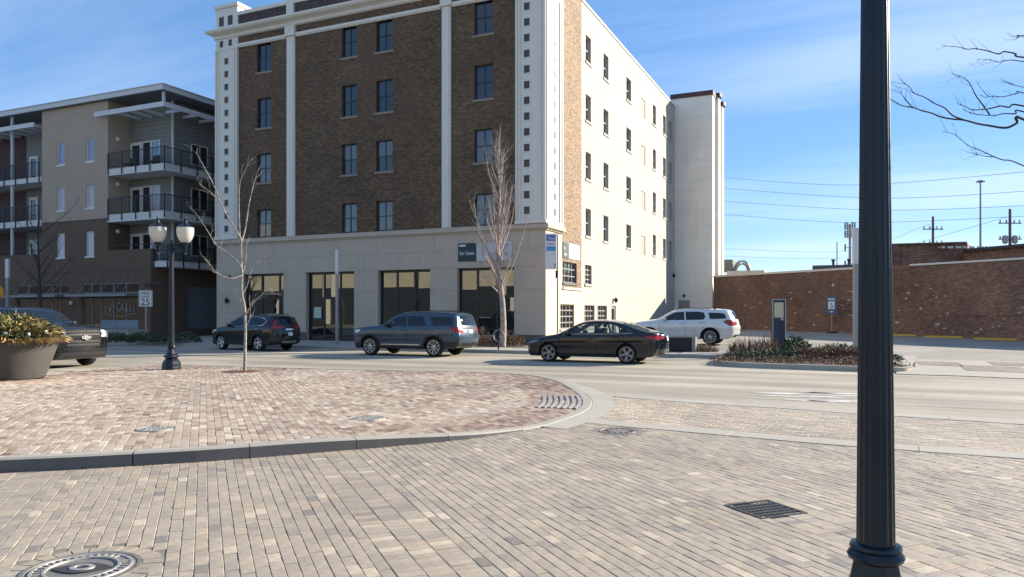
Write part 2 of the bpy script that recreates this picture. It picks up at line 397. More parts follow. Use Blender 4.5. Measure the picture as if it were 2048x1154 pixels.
# outline of the raised island (outer face of its kerb), metres
NEAR = [(-14.6, 0.55), (-11.5, 2.75), (-8.43, 5.12), (-7.42, 5.98), (-6.55, 6.88), (-4.98, 8.9), (-4.5, 10.0), (-4.3, 10.75)]
TIP = [(-4.26, 11.5), (-4.27, 12.4), (-4.5, 13.6), (-5.1, 15.1), (-5.9, 16.45), (-6.8, 17.5)]
BACK = [(-7.8, 18.0), (-9.6, 18.1), (-12.4, 17.6), (-15.7, 17.2), (-17.6, 16.95), (-18.9, 16.5), (-19.6, 15.6), (-19.75, 14.5), (-19.2, 12.9), (-18.8, 11.0), (-18.6, 5.0), (-17.6, 0.6)]
ISLE = NEAR + TIP + BACK
def islez(x, y):
    """island height: full kerb on the left, down to the street at the tip"""
    d = math.hypot(x + 4.0, y - 13.2)
    t = max(0.0, min(1.0, (d - 2.2) / 4.2)); return 0.012 + 0.138 * (t * t * (3 - 2 * t))
def offset_line(pts, d):
    """shift a polyline to its left by d"""
    out = []
    for i, p in enumerate(pts):
        a = Vector(pts[max(i - 1, 0)]); b = Vector(pts[min(i + 1, len(pts) - 1)]); t = (b - a).normalized(); n = Vector((-t.y, t.x))
        out.append((p[0] + n.x * d, p[1] + n.y * d))
    return out
def dense(pts, step=0.25):
    out = []
    for i in range(len(pts) - 1):
        a = Vector(pts[i]); b = Vector(pts[i + 1]); k = max(1, int((b - a).length / step))
        out += [tuple(a.lerp(b, q / k)) for q in range(k)]
    return out + [tuple(pts[-1])]
def catmull(pts, n=6):
    out = []; P = [Vector(p) for p in pts]
    for i in range(len(P) - 1):
        p0, p1, p2, p3 = P[max(i - 1, 0)], P[i], P[i + 1], P[min(i + 2, len(P) - 1)]
        for k in range(n):
            t = k / n; out.append(tuple(0.5 * ((2 * p1) + (p2 - p0) * t + (2 * p0 - 5 * p1 + 4 * p2 - p3) * t * t + (3 * p1 - p0 - 3 * p2 + p3) * t ** 3)))
    return out + [tuple(P[-1])]
edge = catmull(NEAR + TIP + BACK, 5)
inner = offset_line(edge, 0.17)
# base of the paved street
ps = MB(); ps.add([(-30, -25, 0), (25, -25, 0), (25, 11.0, 0), (-30, 11.0, 0)], [(0, 1, 2, 3)]); ps.v = [(x, y, -0.0068) for x, y, z in ps.v]
street = struct(ps.build('paved_street', m_sand))
MH = atD(164, 1138, 2595 / (1138 - 627)); MH = (MH.x, MH.y); GR = gp(1530, 1018); M2 = gp(1238, 862); M3 = gp(733, 830, 0.14); M4 = gp(310, 858, 0.15)
STREET = [(-15, -3), (-14.6, 0.75), (-11.45, 2.95), (-8.3, 5.35), (-4.9, 9.2), (-4.0, 11.3), (-3.6, 11.5), (-1.65, 11.05), (-0.05, 10.85), (1.9, 10.85), (9, 10.7), (9, -2)]
def rows_street(j, v):
    ph = (j + 9) % 31
    if ph in (5, 6, 7): return (0.095, 0.19, 0.0475 * (ph == 6))
    return (0.19, 0.095, 0.095)
def tone_street(x, y): return min(1, max(0, random.gauss(0.52, 0.18) + (0.3 if random.random() < 0.07 else 0)))
bk = lay(STREET, DIR1, -0.001, rows_street, holes=[(MH[0], MH[1], 0.50), (GR[0], GR[1], 0.26), (M2[0], M2[1], 0.42)])
pave(bk, street, 'paver', m_pave, 300, tonef=tone_street)
# crosswalk between two concrete bands
cw = MB(); cw.add([(-4.5, 10.8, -0.0072), (30, 10.2, -0.0072), (30, 14.6, -0.0072), (-4.6, 15.2, -0.0072)], [(0, 1, 2, 3)])
walk = struct(cw.build('crosswalk', m_sand))
XW = [(-4.2, 11.3), (-2.5, 11.3), (0, 10.9), (2, 10.85), (16, 10.6), (16, 13.2), (2.4, 14.0), (-0.9, 14.6), (-3.3, 15.0), (-4.5, 15.1)]
def tone_cross(x, y): return min(1, max(0, random.gauss(0.72 if x > -2.6 else 0.88, 0.18)))
bk = lay(XW, R(-4), -0.001, lambda j, v: (0.21, 0.105, 0.105), holes=[(M2[0], M2[1], 0.42)])
pave(bk, walk, 'paver', m_pave, 0, tonef=tone_cross)
def band(line, w, name, mat, seg=1.15, z=0.0065):
    pts = catmull(line, 8); pts = dense(pts, 0.1); off = offset_line(pts, w)
    root = None; L = 0; start = 0; k = 0
    par = MB(); par.add([(p[0], p[1], -0.012) for p in pts[:1]] , [])
    for i in range(1, len(pts)):
        L += (Vector(pts[i]) - Vector(pts[i - 1])).length
        if L >= seg or i == len(pts) - 1:
            a = pts[start:i + 1]; b = off[start:i + 1]
            # open joint between slabs
            if len(a) > 2:
                a = list(a); b = list(b); a[0] = tuple(Vector(a[0]).lerp(Vector(a[1]), 0.08)); b[0] = tuple(Vector(b[0]).lerp(Vector(b[1]), 0.08))
            poly = a + b[::-1]
            mb = MB(); mb.prism(poly, -0.03, z + random.uniform(-.002, .002)); o = mb.build(name, mat, BANDROOT); k += 1
            start = i; L = 0
BANDROOT = struct(MB().add([(-4.2, 10.9, -0.0062), (16, 10.4, -0.0062), (16, 11.0, -0.0062), (-4.2, 11.3, -0.0062)], [(0, 1, 2, 3)]).build('paving_band', m_sand))
band([(-4.1, 11.35), (-3.2, 11.15), (-1.65, 10.92), (-0.05, 10.7), (1.84, 10.62), (6, 10.45), (15, 10.1)], 0.44, 'band_slab', m_conc)
BANDROOT = struct(MB().add([(-4.9, 14.7, -0.0058), (16, 13.2, -0.0058), (16, 13.8, -0.0058), (-4.9, 15.3, -0.0058)], [(0, 1, 2, 3)]).build('paving_band', m_sand))
band([(-4.55, 15.1), (-3.3, 14.75), (-0.9, 14.42), (0.1, 14.2), (2.4, 13.9), (6, 13.4), (16, 12.2)], 0.46, 'band_slab', m_conc)

# --- the island: bed, bricks, kerb stones
bed = MB(); poly = inner
tri = delaunay_2d_cdt([Vector(p[:2]) for p in poly] + [Vector((x, y)) for x in np.arange(-19, -4, 0.7) for y in np.arange(-2, 18, 0.7) if inpoly((x, y), poly)], [], [list(range(len(poly)))], 1, 1e-5)
bed.add([(v.x, v.y, islez(v.x, v.y) - 0.012) for v in tri[0]], [tuple(f) for f in tri[2]])
isle = struct(bed.build('brick_island', m_sand))
bk = lay(inner, DIR1, -0.004, lambda j, v: (0.205, 0.102, 0.102), zfn=islez, holes=[(M3[0], M3[1], 0.30), (M4[0], M4[1], 0.24), (-15.16, 15.6, 0.52)])
def tone_clay(x, y):
    e = 0.0
    for p in inner[::6]:
        if (p[0] - x) ** 2 + (p[1] - y) ** 2 < 1.3: e = -0.24
    return min(1, max(0, random.gauss(0.67 + e, 0.19)))
pave(bk, isle, 'brick', m_clay, 300, jit=0.003, tonef=tone_clay)
kerbroot = struct(MB().add([(-5.2, 8.9, -0.013), (-5.0, 8.9, -0.013), (-5.0, 9.0, -0.013)], [(0, 1, 2)]).build('kerb', m_kerb))
dl = dense(edge, 0.12); di = offset_line(dl, 0.18); L = 0; start = 0
for i in range(1, len(dl)):
    L += (Vector(dl[i]) - Vector(dl[i - 1])).length
    if L > 1.22 or i == len(dl) - 1:
        a = dl[start:i + 1]; b = di[start:i + 1]; start = i; L = 0
        if len(a) < 2: continue
        mb = MB(); n = len(a); vs = []
        a2 = list(a); b2 = list(b)
        a2[0] = tuple(Vector(a[0]).lerp(Vector(a[1]), 0.07)); b2[0] = tuple(Vector(b[0]).lerp(Vector(b[1]), 0.07))
        bev = offset_line(a2, 0.022) if n > 1 else a2
        for p, q, r in zip(a2, b2, bev):
            z = islez(*q) + 0.004
            vs += [(p[0], p[1], -0.05), (p[0], p[1], z - 0.02), (r[0], r[1], z), (q[0], q[1], z), (q[0], q[1], -0.05)]
        fs = []
        for k in range(n - 1):
            for m in range(4): fs.append((k * 5 + m, (k + 1) * 5 + m, (k + 1) * 5 + m + 1, k * 5 + m + 1))
        fs += [(0, 1, 2, 3, 4), tuple((n - 1) * 5 + m for m in (4, 3, 2, 1, 0))]
        mb.add(vs, fs); ks = mb.build('kerb_stone', m_kerb, kerbroot)
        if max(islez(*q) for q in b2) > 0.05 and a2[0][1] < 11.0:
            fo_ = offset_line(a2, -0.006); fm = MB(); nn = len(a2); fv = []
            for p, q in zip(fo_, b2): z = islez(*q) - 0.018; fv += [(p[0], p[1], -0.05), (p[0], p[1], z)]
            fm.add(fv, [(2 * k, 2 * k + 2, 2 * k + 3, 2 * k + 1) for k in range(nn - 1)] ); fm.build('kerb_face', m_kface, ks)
# tactile warning strips at the tip, curved like the kerb, and pale dropped apron behind them
m_tact = M('cast_metal_plate', (0.30, 0.30, 0.285), 0.6, metal=0.1, var=0.3, scale=6)
tp = thing('tactile_plate', 'curved cast metal warning strips at the rounded tip of the brick island', 'paving plate', (-4.6, 13.5, 0.02))
seg = [p for p in dense(edge, 0.12) if 12.7 < p[1] < 15.0 and p[0] > -6]
for k in range(7):
    o1 = offset_line(seg, 0.22 + k * 0.115); o2 = offset_line(seg, 0.22 + k * 0.115 + 0.06)
    mb = MB(); n = len(o1); vs = []
    for p, q in zip(o1, o2):
        z = islez((p[0] + q[0]) / 2, (p[1] + q[1]) / 2)
        vs += [(p[0], p[1], z - .01), (p[0], p[1], z + 0.012), (q[0], q[1], z + 0.012), (q[0], q[1], z - .01)]
    fs = []
    for i in range(n - 1):
        for m in range(3): fs.append((i * 4 + m, i * 4 + m + 1, (i + 1) * 4 + m + 1, (i + 1) * 4 + m))
    mb.add(vs, fs); mb.build('strip', m_tact, tp)
# apron of pale gutter outside the tip
gut = MB(); gl = dense([p for p in edge if 10.6 < p[1] < 18.15 and p[0] > -7.2], 0.15); go = offset_line(gl, -0.42); n = len(gl)
gut.add([(p[0], p[1], 0.0075) for p in gl] + [(p[0], p[1], 0.004) for p in go], [(i, n + i, n + i + 1, i + 1) for i in range(n - 1)])
struct(gut.build('gutter', m_conc))

# --- far side of the road
FW_Y = 29.45
def kerb_run(pts, h, w, name='kerb', mat=m_kerb, seg=2.4, left=True):
    pts = dense(pts, 0.3); sgn = 1 if left else -1
    off = offset_line(pts, sgn * w); bev = offset_line(pts, sgn * 0.02)
    root = None; mb = MB(); n = len(pts); vs = []; fs = []
    for p, q, r in zip(pts, off, bev): vs += [(p[0], p[1], -0.03), (p[0], p[1], h - 0.02), (r[0], r[1], h), (q[0], q[1], h), (q[0], q[1], -0.03)]
    for k in range(n - 1):
        for m in range(4): fs.append((k * 5 + m, (k + 1) * 5 + m, (k + 1) * 5 + m + 1, k * 5 + m + 1))
    fs += [(0, 1, 2, 3, 4), tuple((n - 1) * 5 + m for m in (4, 3, 2, 1, 0))]
    mb.add(vs, fs); return struct(mb.build(name, mat))
def lotz(x, y):
    s = max(0, min(1, (y - 29.5) / 8)); s = s * s * (3 - 2 * s)
    return 0.125 + 0.13 * s + 0.19 * max(0, min(1.3, (y - 38) / 27)) - 0.012 * max(0, x + 5) * max(0, min(1, (y - 30) / 12))
kerb_run([(-120, FW_Y), (-4.52, FW_Y)], 0.14, 0.16)
# pavement slabs in front of the two buildings, each slab its own piece
wk = MB(); wk.add([(-120, FW_Y, 0.118), (-6.2, FW_Y, 0.118), (-6.2, 36.2, 0.118), (-120, 36.2, 0.118)], [(0, 1, 2, 3)])
side = struct(wk.build('pavement', m_sand))
sx = -44.0
slab_me = {}
while sx < -6.6:
    for q in range(3):
        y0 = FW_Y + 0.17 + q * 1.97; w = 1.5
        k = q % 3, random.randrange(3)
        if k not in slab_me:
            mb = MB(); mb.prism([(0.006, 0.006), (w - 0.006, 0.006), (w - 0.006, 1.958), (0.006, 1.958)], -0.05, 0.0); me = bpy.data.meshes.new('paving_slab'); me.from_pydata(mb.v, [], mb.f); me.materials.append(m_walk); slab_me[k] = me
        o = bpy.data.objects.new('paving_slab', slab_me[k]); COL.objects.link(o); o.parent = side; o.matrix_parent_inverse = parent_inv(side); o.location = (sx, y0, 0.14 + random.uniform(-.003, .003))
    sx += 1.5
# parking lot (rises gently to the back)
lm = MB(); xs = np.arange(-14.18, 60, 2.0); ys = np.arange(29.6, 80, 1.4); nx, ny = len(xs), len(ys)
lm.add([(float(x), float(y), lotz(x, y) + 0.0) for y in ys for x in xs], [(j * nx + i, j * nx + i + 1, (j + 1) * nx + i + 1, (j + 1) * nx + i) for j in range(ny - 1) for i in range(nx - 1)])
struct(lm.build('parking_lot', m_lot, smooth=True))
# driveway apron and brick pavement on the right
ap = MB(); xs = np.arange(1.1, 60, 1.5); ys = [23.6, 24.1, 25.5, 27.0, 28.5, 29.62]; nx = len(xs)
def apz(x, y): return 0.012 + (0.118) * max(0, min(1, (y - 23.6) / 6.0))
ap.add([(float(x), float(y) + (0.35 if y < 24.2 and x < 4 else 0), apz(x, y)) for y in ys for x in xs], [(j * nx + i, j * nx + i + 1, (j + 1) * nx + i + 1, (j + 1) * nx + i) for j in range(len(ys) - 1) for i in range(nx - 1)])
struct(ap.build('driveway', m_conc, smooth=True))
m_bpv = brick_mat('driveway_brick', [(0, (0.15, 0.125, 0.105)), (0.5, (0.22, 0.185, 0.15)), (1, (0.30, 0.25, 0.2))], (0.2, 0.18, 0.15), 0.21, 0.105, 0.008, axis='floor', bumpd=0.003)
for k, (x0, x1, y0, y1) in enumerate([(3.0, 4.6, 25.6, 27.6), (5.2, 7.4, 25.2, 27.2), (1.9, 3.1, 27.3, 28.9), (4.0, 6.0, 27.8, 29.3), (8.0, 10.2, 24.8, 26.8)]):
    mb = MB(); mb.add([(x0, y0, apz(x0, y0) + .006), (x1, y0 - .3, apz(x1, y0 - .3) + .006), (x1, y1 - .3, apz(x1, y1 - .3) + .006), (x0, y1, apz(x0, y1) + .006)], [(0, 1, 2, 3)])
    struct(mb.build('brick_panel', m_bpv))
# planted bed with its own kerb, bulging into the parking lane
BED = catmull([(-4.5, 29.4), (-4.45, 27.2), (-4.2, 25.8), (-3.4, 25.05), (-1.5, 24.78), (0.5, 24.6), (1.25, 24.75), (1.5, 25.4), (1.35, 27.0), (1.1, 29.4)], 6)
kerb_run(BED, 0.15, 0.16)
bd = MB(); bi = offset_line(BED, 0.15); bd.prism(bi, -0.02, 0.12); bedsoil = struct(bd.build('planting_bed', m_mulch))
# far pavement strip behind the bed and brick soft strip at the corner
fw = MB(); fw.add([(-6.3, 29.5, 0.131), (2.0, 29.5, 0.131), (2.0, 31.6, 0.158), (-6.3, 31.6, 0.158)], [(0, 1, 2, 3)]); struct(fw.build('path', m_walk))
for i, (x0, x1, w, hh) in enumerate([(-18.2, -12.9, 1.5, 0.0)]):
    b = MB(); b.prism([(x0, 31.9), (x1, 31.9), (x1, 34.2), (x0, 34.2)], 0.10, 0.165); struct(b.build('planting_bed', m_mulch))
b = MB(); b.prism([(-47.5, 30.2), (-37.5, 30.2), (-37.5, 33.5), (-47.5, 33.5)], 0.10, 0.17); struct(b.build('planting_bed', m_mulch))
tpit = MB(); tpit.lathe([(0.5, -0.05), (0.5, 0.148), (0.35, 0.156), (0.01, 0.165)], 20, (-15.16, 15.6, 0)); struct(tpit.build('tree_pit', M('red_mulch', (0.12, 0.05, 0.03), 0.95, var=0.5, scale=20, bump=1, bscale=60)))

# worn remains of a painted crossing on the far side of the concrete band
m_wp = M('worn_white_paint', (0.58, 0.56, 0.51), 0.8, var=0.25, scale=6)
rw = random.Random(14)
for k in range(9):
    c_ = gp(1565 + k * 19 + rw.uniform(-8, 8), 786 + (k % 3) * 8 + rw.uniform(-2, 2)); n = 11; L = rw.uniform(.35, .8); W_ = rw.uniform(.08, .2)
    mb = MB(); mb.add([(c_[0] + L * math.cos(6.2832 * i / n) * rw.uniform(.6, 1.1), c_[1] + W_ * math.sin(6.2832 * i / n) * rw.uniform(.5, 1.2), 0.002) for i in range(n)], [tuple(range(n))]); struct(mb.build('worn_paint', m_wp))
# saw-cut joints and tar-filled cracks in the roadway
m_tar = M('crack_filler', (0.10, 0.09, 0.075), 0.8, var=0.2)
for k, (y0, x0, x1) in enumerate(((21.8, -40, 40), (15.9, -3, 14))):
    p = [(x0 + (x1 - x0) * q / 40, y0 + .02 * math.sin(q)) for q in range(41)]; a = offset_line(p, .012); b = offset_line(p, -.012); mb = MB(); n = len(p); mb.add([(q[0], q[1], .0016) for q in a + b], [(i, n + i, n + i + 1, i + 1) for i in range(n - 1)]); struct(mb.build('road_joint', m_tar))

# ================================================================== facade helpers: (u, d, z) with d measured into the building
def fpt(ax, pl, u, d, z): return (u, pl + d, z) if ax == 'Y' else (pl - d, u, z)
def fbox(mb, ax, pl, u0, u1, d0, d1, z0, z1):
    a = fpt(ax, pl, u0, d0, z0); b = fpt(ax, pl, u1, d1, z1)
    return mb.box(a[0], b[0], a[1], b[1], z0, z1)
def fwall(mb, ax, pl, u0, u1, z0, z1, holes=(), dep=0.3):
    """front face with rectangular openings and their reveals"""
    us = sorted({u0, u1, *[h[0] for h in holes], *[h[1] for h in holes]}); zs = sorted({z0, z1, *[h[2] for h in holes], *[h[3] for h in holes]})
    us = [u for u in us if u0 <= u <= u1]; zs = [z for z in zs if z0 <= z <= z1]
    for i in range(len(us) - 1):
        for j in range(len(zs) - 1):
            uc = (us[i] + us[i + 1]) / 2; zc = (zs[j] + zs[j + 1]) / 2
            if any(h[0] < uc < h[1] and h[2] < zc < h[3] for h in holes): continue
            mb.quad(fpt(ax, pl, us[i], 0, zs[j]), fpt(ax, pl, us[i + 1], 0, zs[j]), fpt(ax, pl, us[i + 1], 0, zs[j + 1]), fpt(ax, pl, us[i], 0, zs[j + 1]))
    for h in holes:
        P = lambda u, d, z: fpt(ax, pl, u, d, z)
        a, b, c, d = h[:4]
        mb.quad(P(a, 0, c), P(a, dep, c), P(a, dep, d), P(a, 0, d)); mb.quad(P(b, 0, c), P(b, 0, d), P(b, dep, d), P(b, dep, c))
        mb.quad(P(a, 0, d), P(a, dep, d), P(b, dep, d), P(b, 0, d)); mb.quad(P(a, 0, c), P(b, 0, c), P(b, dep, c), P(a, dep, c))
    return mb
def window(root, ax, pl, u0, u1, z0, z1, rec, fm, gm, nv=1, nh=1, fw=0.055, mw=0.035, sill=None, sillout=0.07, name='window', vs=None, hs=None, gms=None, curtain=None):
    """frame mesh with its panes (each pane its own piece) and sill"""
    mb = MB(); d0, d1 = rec, rec + 0.07
    fbox(mb, ax, pl, u0, u0 + fw, d0, d1, z0, z1); fbox(mb, ax, pl, u1 - fw, u1, d0, d1, z0, z1)
    fbox(mb, ax, pl, u0 + fw, u1 - fw, d0, d1, z0, z0 + fw); fbox(mb, ax, pl, u0 + fw, u1 - fw, d0, d1, z1 - fw, z1)
    uu = vs if vs is not None else [u0 + (u1 - u0) * (i + 1) / (nv + 1) for i in range(nv)]
    zz = hs if hs is not None else [z0 + (z1 - z0) * (i + 1) / (nh + 1) for i in range(nh)]
    for u in uu: fbox(mb, ax, pl, u - mw / 2, u + mw / 2, d0 + 0.006, d1 - 0.006, z0 + fw, z1 - fw)
    ue = [u0 + fw] + [v for u in uu for v in (u - mw / 2, u + mw / 2)] + [u1 - fw]
    for z in zz:
        for k in range(0, len(ue), 2): fbox(mb, ax, pl, ue[k], ue[k + 1], d0 + 0.004, d1 - 0.004, z - mw * 0.6, z + mw * 0.6)
    o = mb.build(name, fm, root)
    ze = [z0 + fw] + [v for z in zz for v in (z - mw * 0.6, z + mw * 0.6)] + [z1 - fw]
    n = 0
    for k in range(0, len(ue), 2):
        for j in range(0, len(ze), 2):
            p = MB(); tl = random.uniform(-.004, .004); t2 = random.uniform(-.004, .004)
            A, B, Cc, Dd = (ue[k], ze[j]), (ue[k + 1], ze[j]), (ue[k + 1], ze[j + 1]), (ue[k], ze[j + 1])
            p.quad(fpt(ax, pl, A[0], d0 + 0.045 + tl, A[1]), fpt(ax, pl, B[0], d0 + 0.045 - tl, B[1]), fpt(ax, pl, Cc[0], d0 + 0.045 - tl + t2, Cc[1]), fpt(ax, pl, Dd[0], d0 + 0.045 + tl + t2, Dd[1]))
            g_ = gms[n % len(gms)] if gms else gm
            p.build('pane', g_, o); n += 1
    if sill is not None:
        sb = MB(); fbox(sb, ax, pl, u0 - 0.09, u1 + 0.09, -sillout, rec, z0 - 0.13, z0 - 0.004); sb.build('sill', sill, o)
    return o

# ------------------------------------------------------------------ materials of the brick office building
m_brick = brick_mat('facade_brick', [(0, (0.07, 0.045, 0.026)), (0.35, (0.10, 0.063, 0.035)), (0.7, (0.13, 0.082, 0.046)), (1, (0.165, 0.108, 0.063))], (0.08, 0.06, 0.041), patch=0.2, patchc=(0.12, 0.065, 0.045), bumpd=0.002)
m_brick2 = brick_mat('side_brick', [(0, (0.13, 0.085, 0.05)), (0.4, (0.22, 0.145, 0.085)), (1, (0.33, 0.225, 0.14))], (0.25, 0.21, 0.16), patch=0.12, bumpd=0.002)
m_brickp = brick_mat('parapet_brick', [(0, (0.04, 0.03, 0.032)), (0.5, (0.075, 0.052, 0.055)), (1, (0.11, 0.08, 0.08))], (0.06, 0.055, 0.055), patch=0.15)
m_terra = M('white_terracotta', (0.66, 0.63, 0.565), 0.55, var=0.07, scale=1.5, streak=0.4, bump=0.08, bscale=30)
m_stone = M('limestone', (0.475, 0.40, 0.315), 0.8, var=0.12, scale=0.8, bump=0.15, bscale=90, streak=0.3)
m_sillf = M('weathered_sill', (0.24, 0.205, 0.165), 0.85, var=0.15)
m_plinth = M('dark_granite', (0.085, 0.08, 0.078), 0.55, var=0.2, scale=6, bump=0.05)
def stucco_mat(name, c, rust=0.2):
    m, t, b = newmat(name); co = t.coord(); x = t.xyz(co)
    a = t.noise(co, 0.5, 6, 0.6); sv = t.comb(t.math('MULTIPLY', x[0], 3.0), t.math('MULTIPLY', x[1], 3.0), t.math('MULTIPLY', x[2], 0.2)); s = t.noise(sv, 1.0, 5, 0.6)
    hv = t.comb(t.math('MULTIPLY', x[0], 0.2), t.math('MULTIPLY', x[1], 0.2), t.math('MULTIPLY', x[2], 2.6)); hz = t.noise(hv, 1.0, 4, 0.6)
    f = t.math('ADD', t.math('MULTIPLY', a, 0.4), t.math('ADD', t.math('MULTIPLY', s, 0.3), t.math('MULTIPLY', hz, 0.3)))
    col = t.mix(t.rng(f, 0.36, 0.64), tuple(v * 0.86 for v in c), tuple(min(1, v * 1.08) for v in c))
    r = t.math('MULTIPLY', t.rng(hz, 0.58, 0.74), t.rng(a, 0.5, 0.66)); col = t.mix(t.math('MULTIPLY', r, rust), col, (0.42, 0.30, 0.20))
    t.l(col, b.inputs['Base Color']); b.inputs['Roughness'].default_value = 0.8
    t.l(t.bump(t.math('ADD', t.noise(co, 45, 4), t.math('MULTIPLY', t.noise(co, 3, 3), 1.5)), 0.25, 0.012), b.inputs['Normal']); return m
m_stucco = stucco_mat('cream_stucco', (0.42, 0.392, 0.34), 0.75)
m_stucco2 = stucco_mat('tower_stucco', (0.80, 0.755, 0.67), 0.15)
m_black = M('black_aluminium', (0.012, 0.013, 0.015), 0.35, var=0.2, scale=8)
m_dkframe = M('dark_window_frame', (0.03, 0.032, 0.036), 0.4, var=0.15)
m_wframe = M('white_window_frame', (0.62, 0.60, 0.56), 0.5, var=0.06)
m_gframe = M('grey_window_frame', (0.20, 0.195, 0.19), 0.5, var=0.1)
def refl_glass(name, base, ior, rough=0.012, wav=0.02):
    m, t, b = newmat(name); co = t.coord()
    b.inputs['Base Color'].default_value = (*base, 1); b.inputs['Roughness'].default_value = rough; b.inputs['IOR'].default_value = ior; b.inputs['Specular IOR Level'].default_value = 0.5
    t.l(t.bump(t.noise(co, 1.3, 2, 0.4), wav, 0.02), b.inputs['Normal']); return m
m_wglass = refl_glass('window_glass', (0.012, 0.016, 0.02), 1.75)
m_wglassb = refl_glass('window_glass_deep', (0.01, 0.014, 0.022), 1.7)
m_wglass2 = refl_glass('window_glass_blind', (0.09, 0.09, 0.092), 1.8)
m_wglass3 = refl_glass('window_glass_lit', (0.32, 0.26, 0.15), 1.6)
m_sglass = refl_glass('storefront_glass', (0.008, 0.012, 0.013), 2.5, wav=0.012)
m_bright = refl_glass('side_window_glass', (0.02, 0.022, 0.024), 1.9)
m_shut = M('mauve_shutter_panel', (0.36, 0.30, 0.27), 0.6, var=0.06)
m_metal = M('grey_metal', (0.24, 0.24, 0.24), 0.45, metal=0.4, var=0.1)
m_maroon = M('maroon_metal', (0.07, 0.025, 0.03), 0.5, var=0.1)
m_darkpanel = M('recess_tile', (0.055, 0.05, 0.047), 0.6, var=0.2, scale=5)

YF, XS, XL, YT = 35.47, -14.2, -36.40, 65.43
BB = thing('brick_office_building', 'five storey dark brick and cream building with white corner pilasters and stone storefront base', 'building', (-25.3, 36.0, 0))
ROWS = [(16.40, 18.22), (13.0, 14.8), (9.68, 11.42), (6.36, 8.02)]
CF = [(-33.17, -32.07), (-26.84, -25.8), (-24.48, -23.39), (-18.27, -17.19)]
fh = [(a, b, z0, z1) for a, b in CF for z0, z1 in ROWS]
mb = MB(); fwall(mb, 'Y', YF, -34.62, -15.84, 6.2, 19.3, fh, 0.2); mb.build('front_wall', m_brick, BB)
for ci, (a, b) in enumerate(CF):
    for ri, (z0, z1) in enumerate(ROWS):
        g2 = m_wglass
        gl = None
        if ri == 3: gl = [m_wglass2, m_wglass2]
        if ri == 3 and ci == 0: gl = [m_wglass3, m_wglass2]
        if ri < 2: gl = random.choice(([m_wglass, m_wglass], [m_wglass, m_wglassb], [m_wglassb, m_wglass]))
        if ri == 2: gl = [m_wglass, m_wglass2] if ci in (1, 2) else [m_wglass2, m_wglass2]
        window(BB, 'Y', YF, a, b, z0, z1, 0.13, m_dkframe, g2, 1, 1, sill=m_sillf if ri < 3 else None, sillout=0.05, gms=gl)
# stone base with its storefronts
SF = [(-34.24, -31.07), (-29.38, -25.95), (-24.32, -20.95), (-19.28, -15.95)]
sh = [(a, b, 0.12, 4.13) for a, b in SF]
mb = MB(); fwall(mb, 'Y', YF, XL, XS, 0.0, 6.0, sh, 0.45); mb.build('base_wall', m_stone, BB)
def stone(u0, u1, z0, z1, mat=m_stone, out=0.05, ax='Y', pl=YF):
    j = 0.003; d = out + random.uniform(-.003, .003); p = MB()
    a = [fpt(ax, pl, u0 + j, -d + .006, z0 + j), fpt(ax, pl, u1 - j, -d + .006, z0 + j), fpt(ax, pl, u1 - j, -d + .006, z1 - j), fpt(ax, pl, u0 + j, -d + .006, z1 - j)]
    b = [fpt(ax, pl, u0 + j + .006, -d, z0 + j + .006), fpt(ax, pl, u1 - j - .006, -d, z0 + j + .006), fpt(ax, pl, u1 - j - .006, -d, z1 - j - .006), fpt(ax, pl, u0 + j + .006, -d, z1 - j - .006)]
    c = [fpt(ax, pl, u0 + j, 0.02, z0 + j), fpt(ax, pl, u1 - j, 0.02, z0 + j), fpt(ax, pl, u1 - j, 0.02, z1 - j), fpt(ax, pl, u0 + j, 0.02, z1 - j)]
    p.add(a + b + c, [(4, 5, 6, 7)] + [(i, (i + 1) % 4, 4 + (i + 1) % 4, 4 + i) for i in range(4)] + [(8 + i, 8 + (i + 1) % 4, (i + 1) % 4, i) for i in range(4)])
    p.build('stone_block', mat, BB)
piers = [(XL, -34.24), (-31.07, -29.38), (-25.95, -24.32), (-20.95, -19.28), (-15.95, XS)]
for a, b in piers:
    stone(a, b, 0.14, 0.62, m_plinth, 0.065)
    zs = [0.62, 1.78, 2.94, 4.13]
    for k in range(3):
        if b - a > 2: m_ = a + (b - a) * (0.5 if k % 2 else 0.4); stone(a, m_, zs[k], zs[k + 1]); stone(m_, b, zs[k], zs[k + 1])
        else: stone(a, b, zs[k], zs[k + 1])
for k, (z0, z1) in enumerate([(4.13, 5.05), (5.05, 5.97)]):
    u = XL; L = 1.85
    first = True
    while u < XS - 0.01:
        e = u + (L / 2 if first and k else L); first = False
        if e > XS - 0.5: e = XS
        stone(u, e, z0, z1); u = e
mb = MB()
for d0, z0, z1 in ((0.10, 5.97, 6.06), (0.20, 6.06, 6.24), (0.13, 6.24, 6.31)): fbox(mb, 'Y', YF, XL - d0 * .5, XS + d0, -d0, 0.3, z0, z1)
mb.build('stone_band', m_stone, BB)
mb = MB()
for d0, z0, z1 in ((0.10, 5.97, 6.06), (0.22, 6.06, 6.24), (0.13, 6.24, 6.31)): fbox(mb, 'X', XS, YF + .3, 37.78, -d0, 0.3, z0, z1)
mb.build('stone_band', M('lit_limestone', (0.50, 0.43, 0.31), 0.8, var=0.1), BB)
for k, (a, b) in enumerate(SF):
    w3 = (b - a) / 3
    vs = [a + w3 * (0.98 if k else 1.2), a + w3 * (2.0 if k else 2.5)]
    window(BB, 'Y', YF, a, b, 0.12, 4.13, 0.22, m_black, m_sglass, fw=0.13, mw=0.12, vs=vs, hs=[0.42, 2.62], name='storefront')
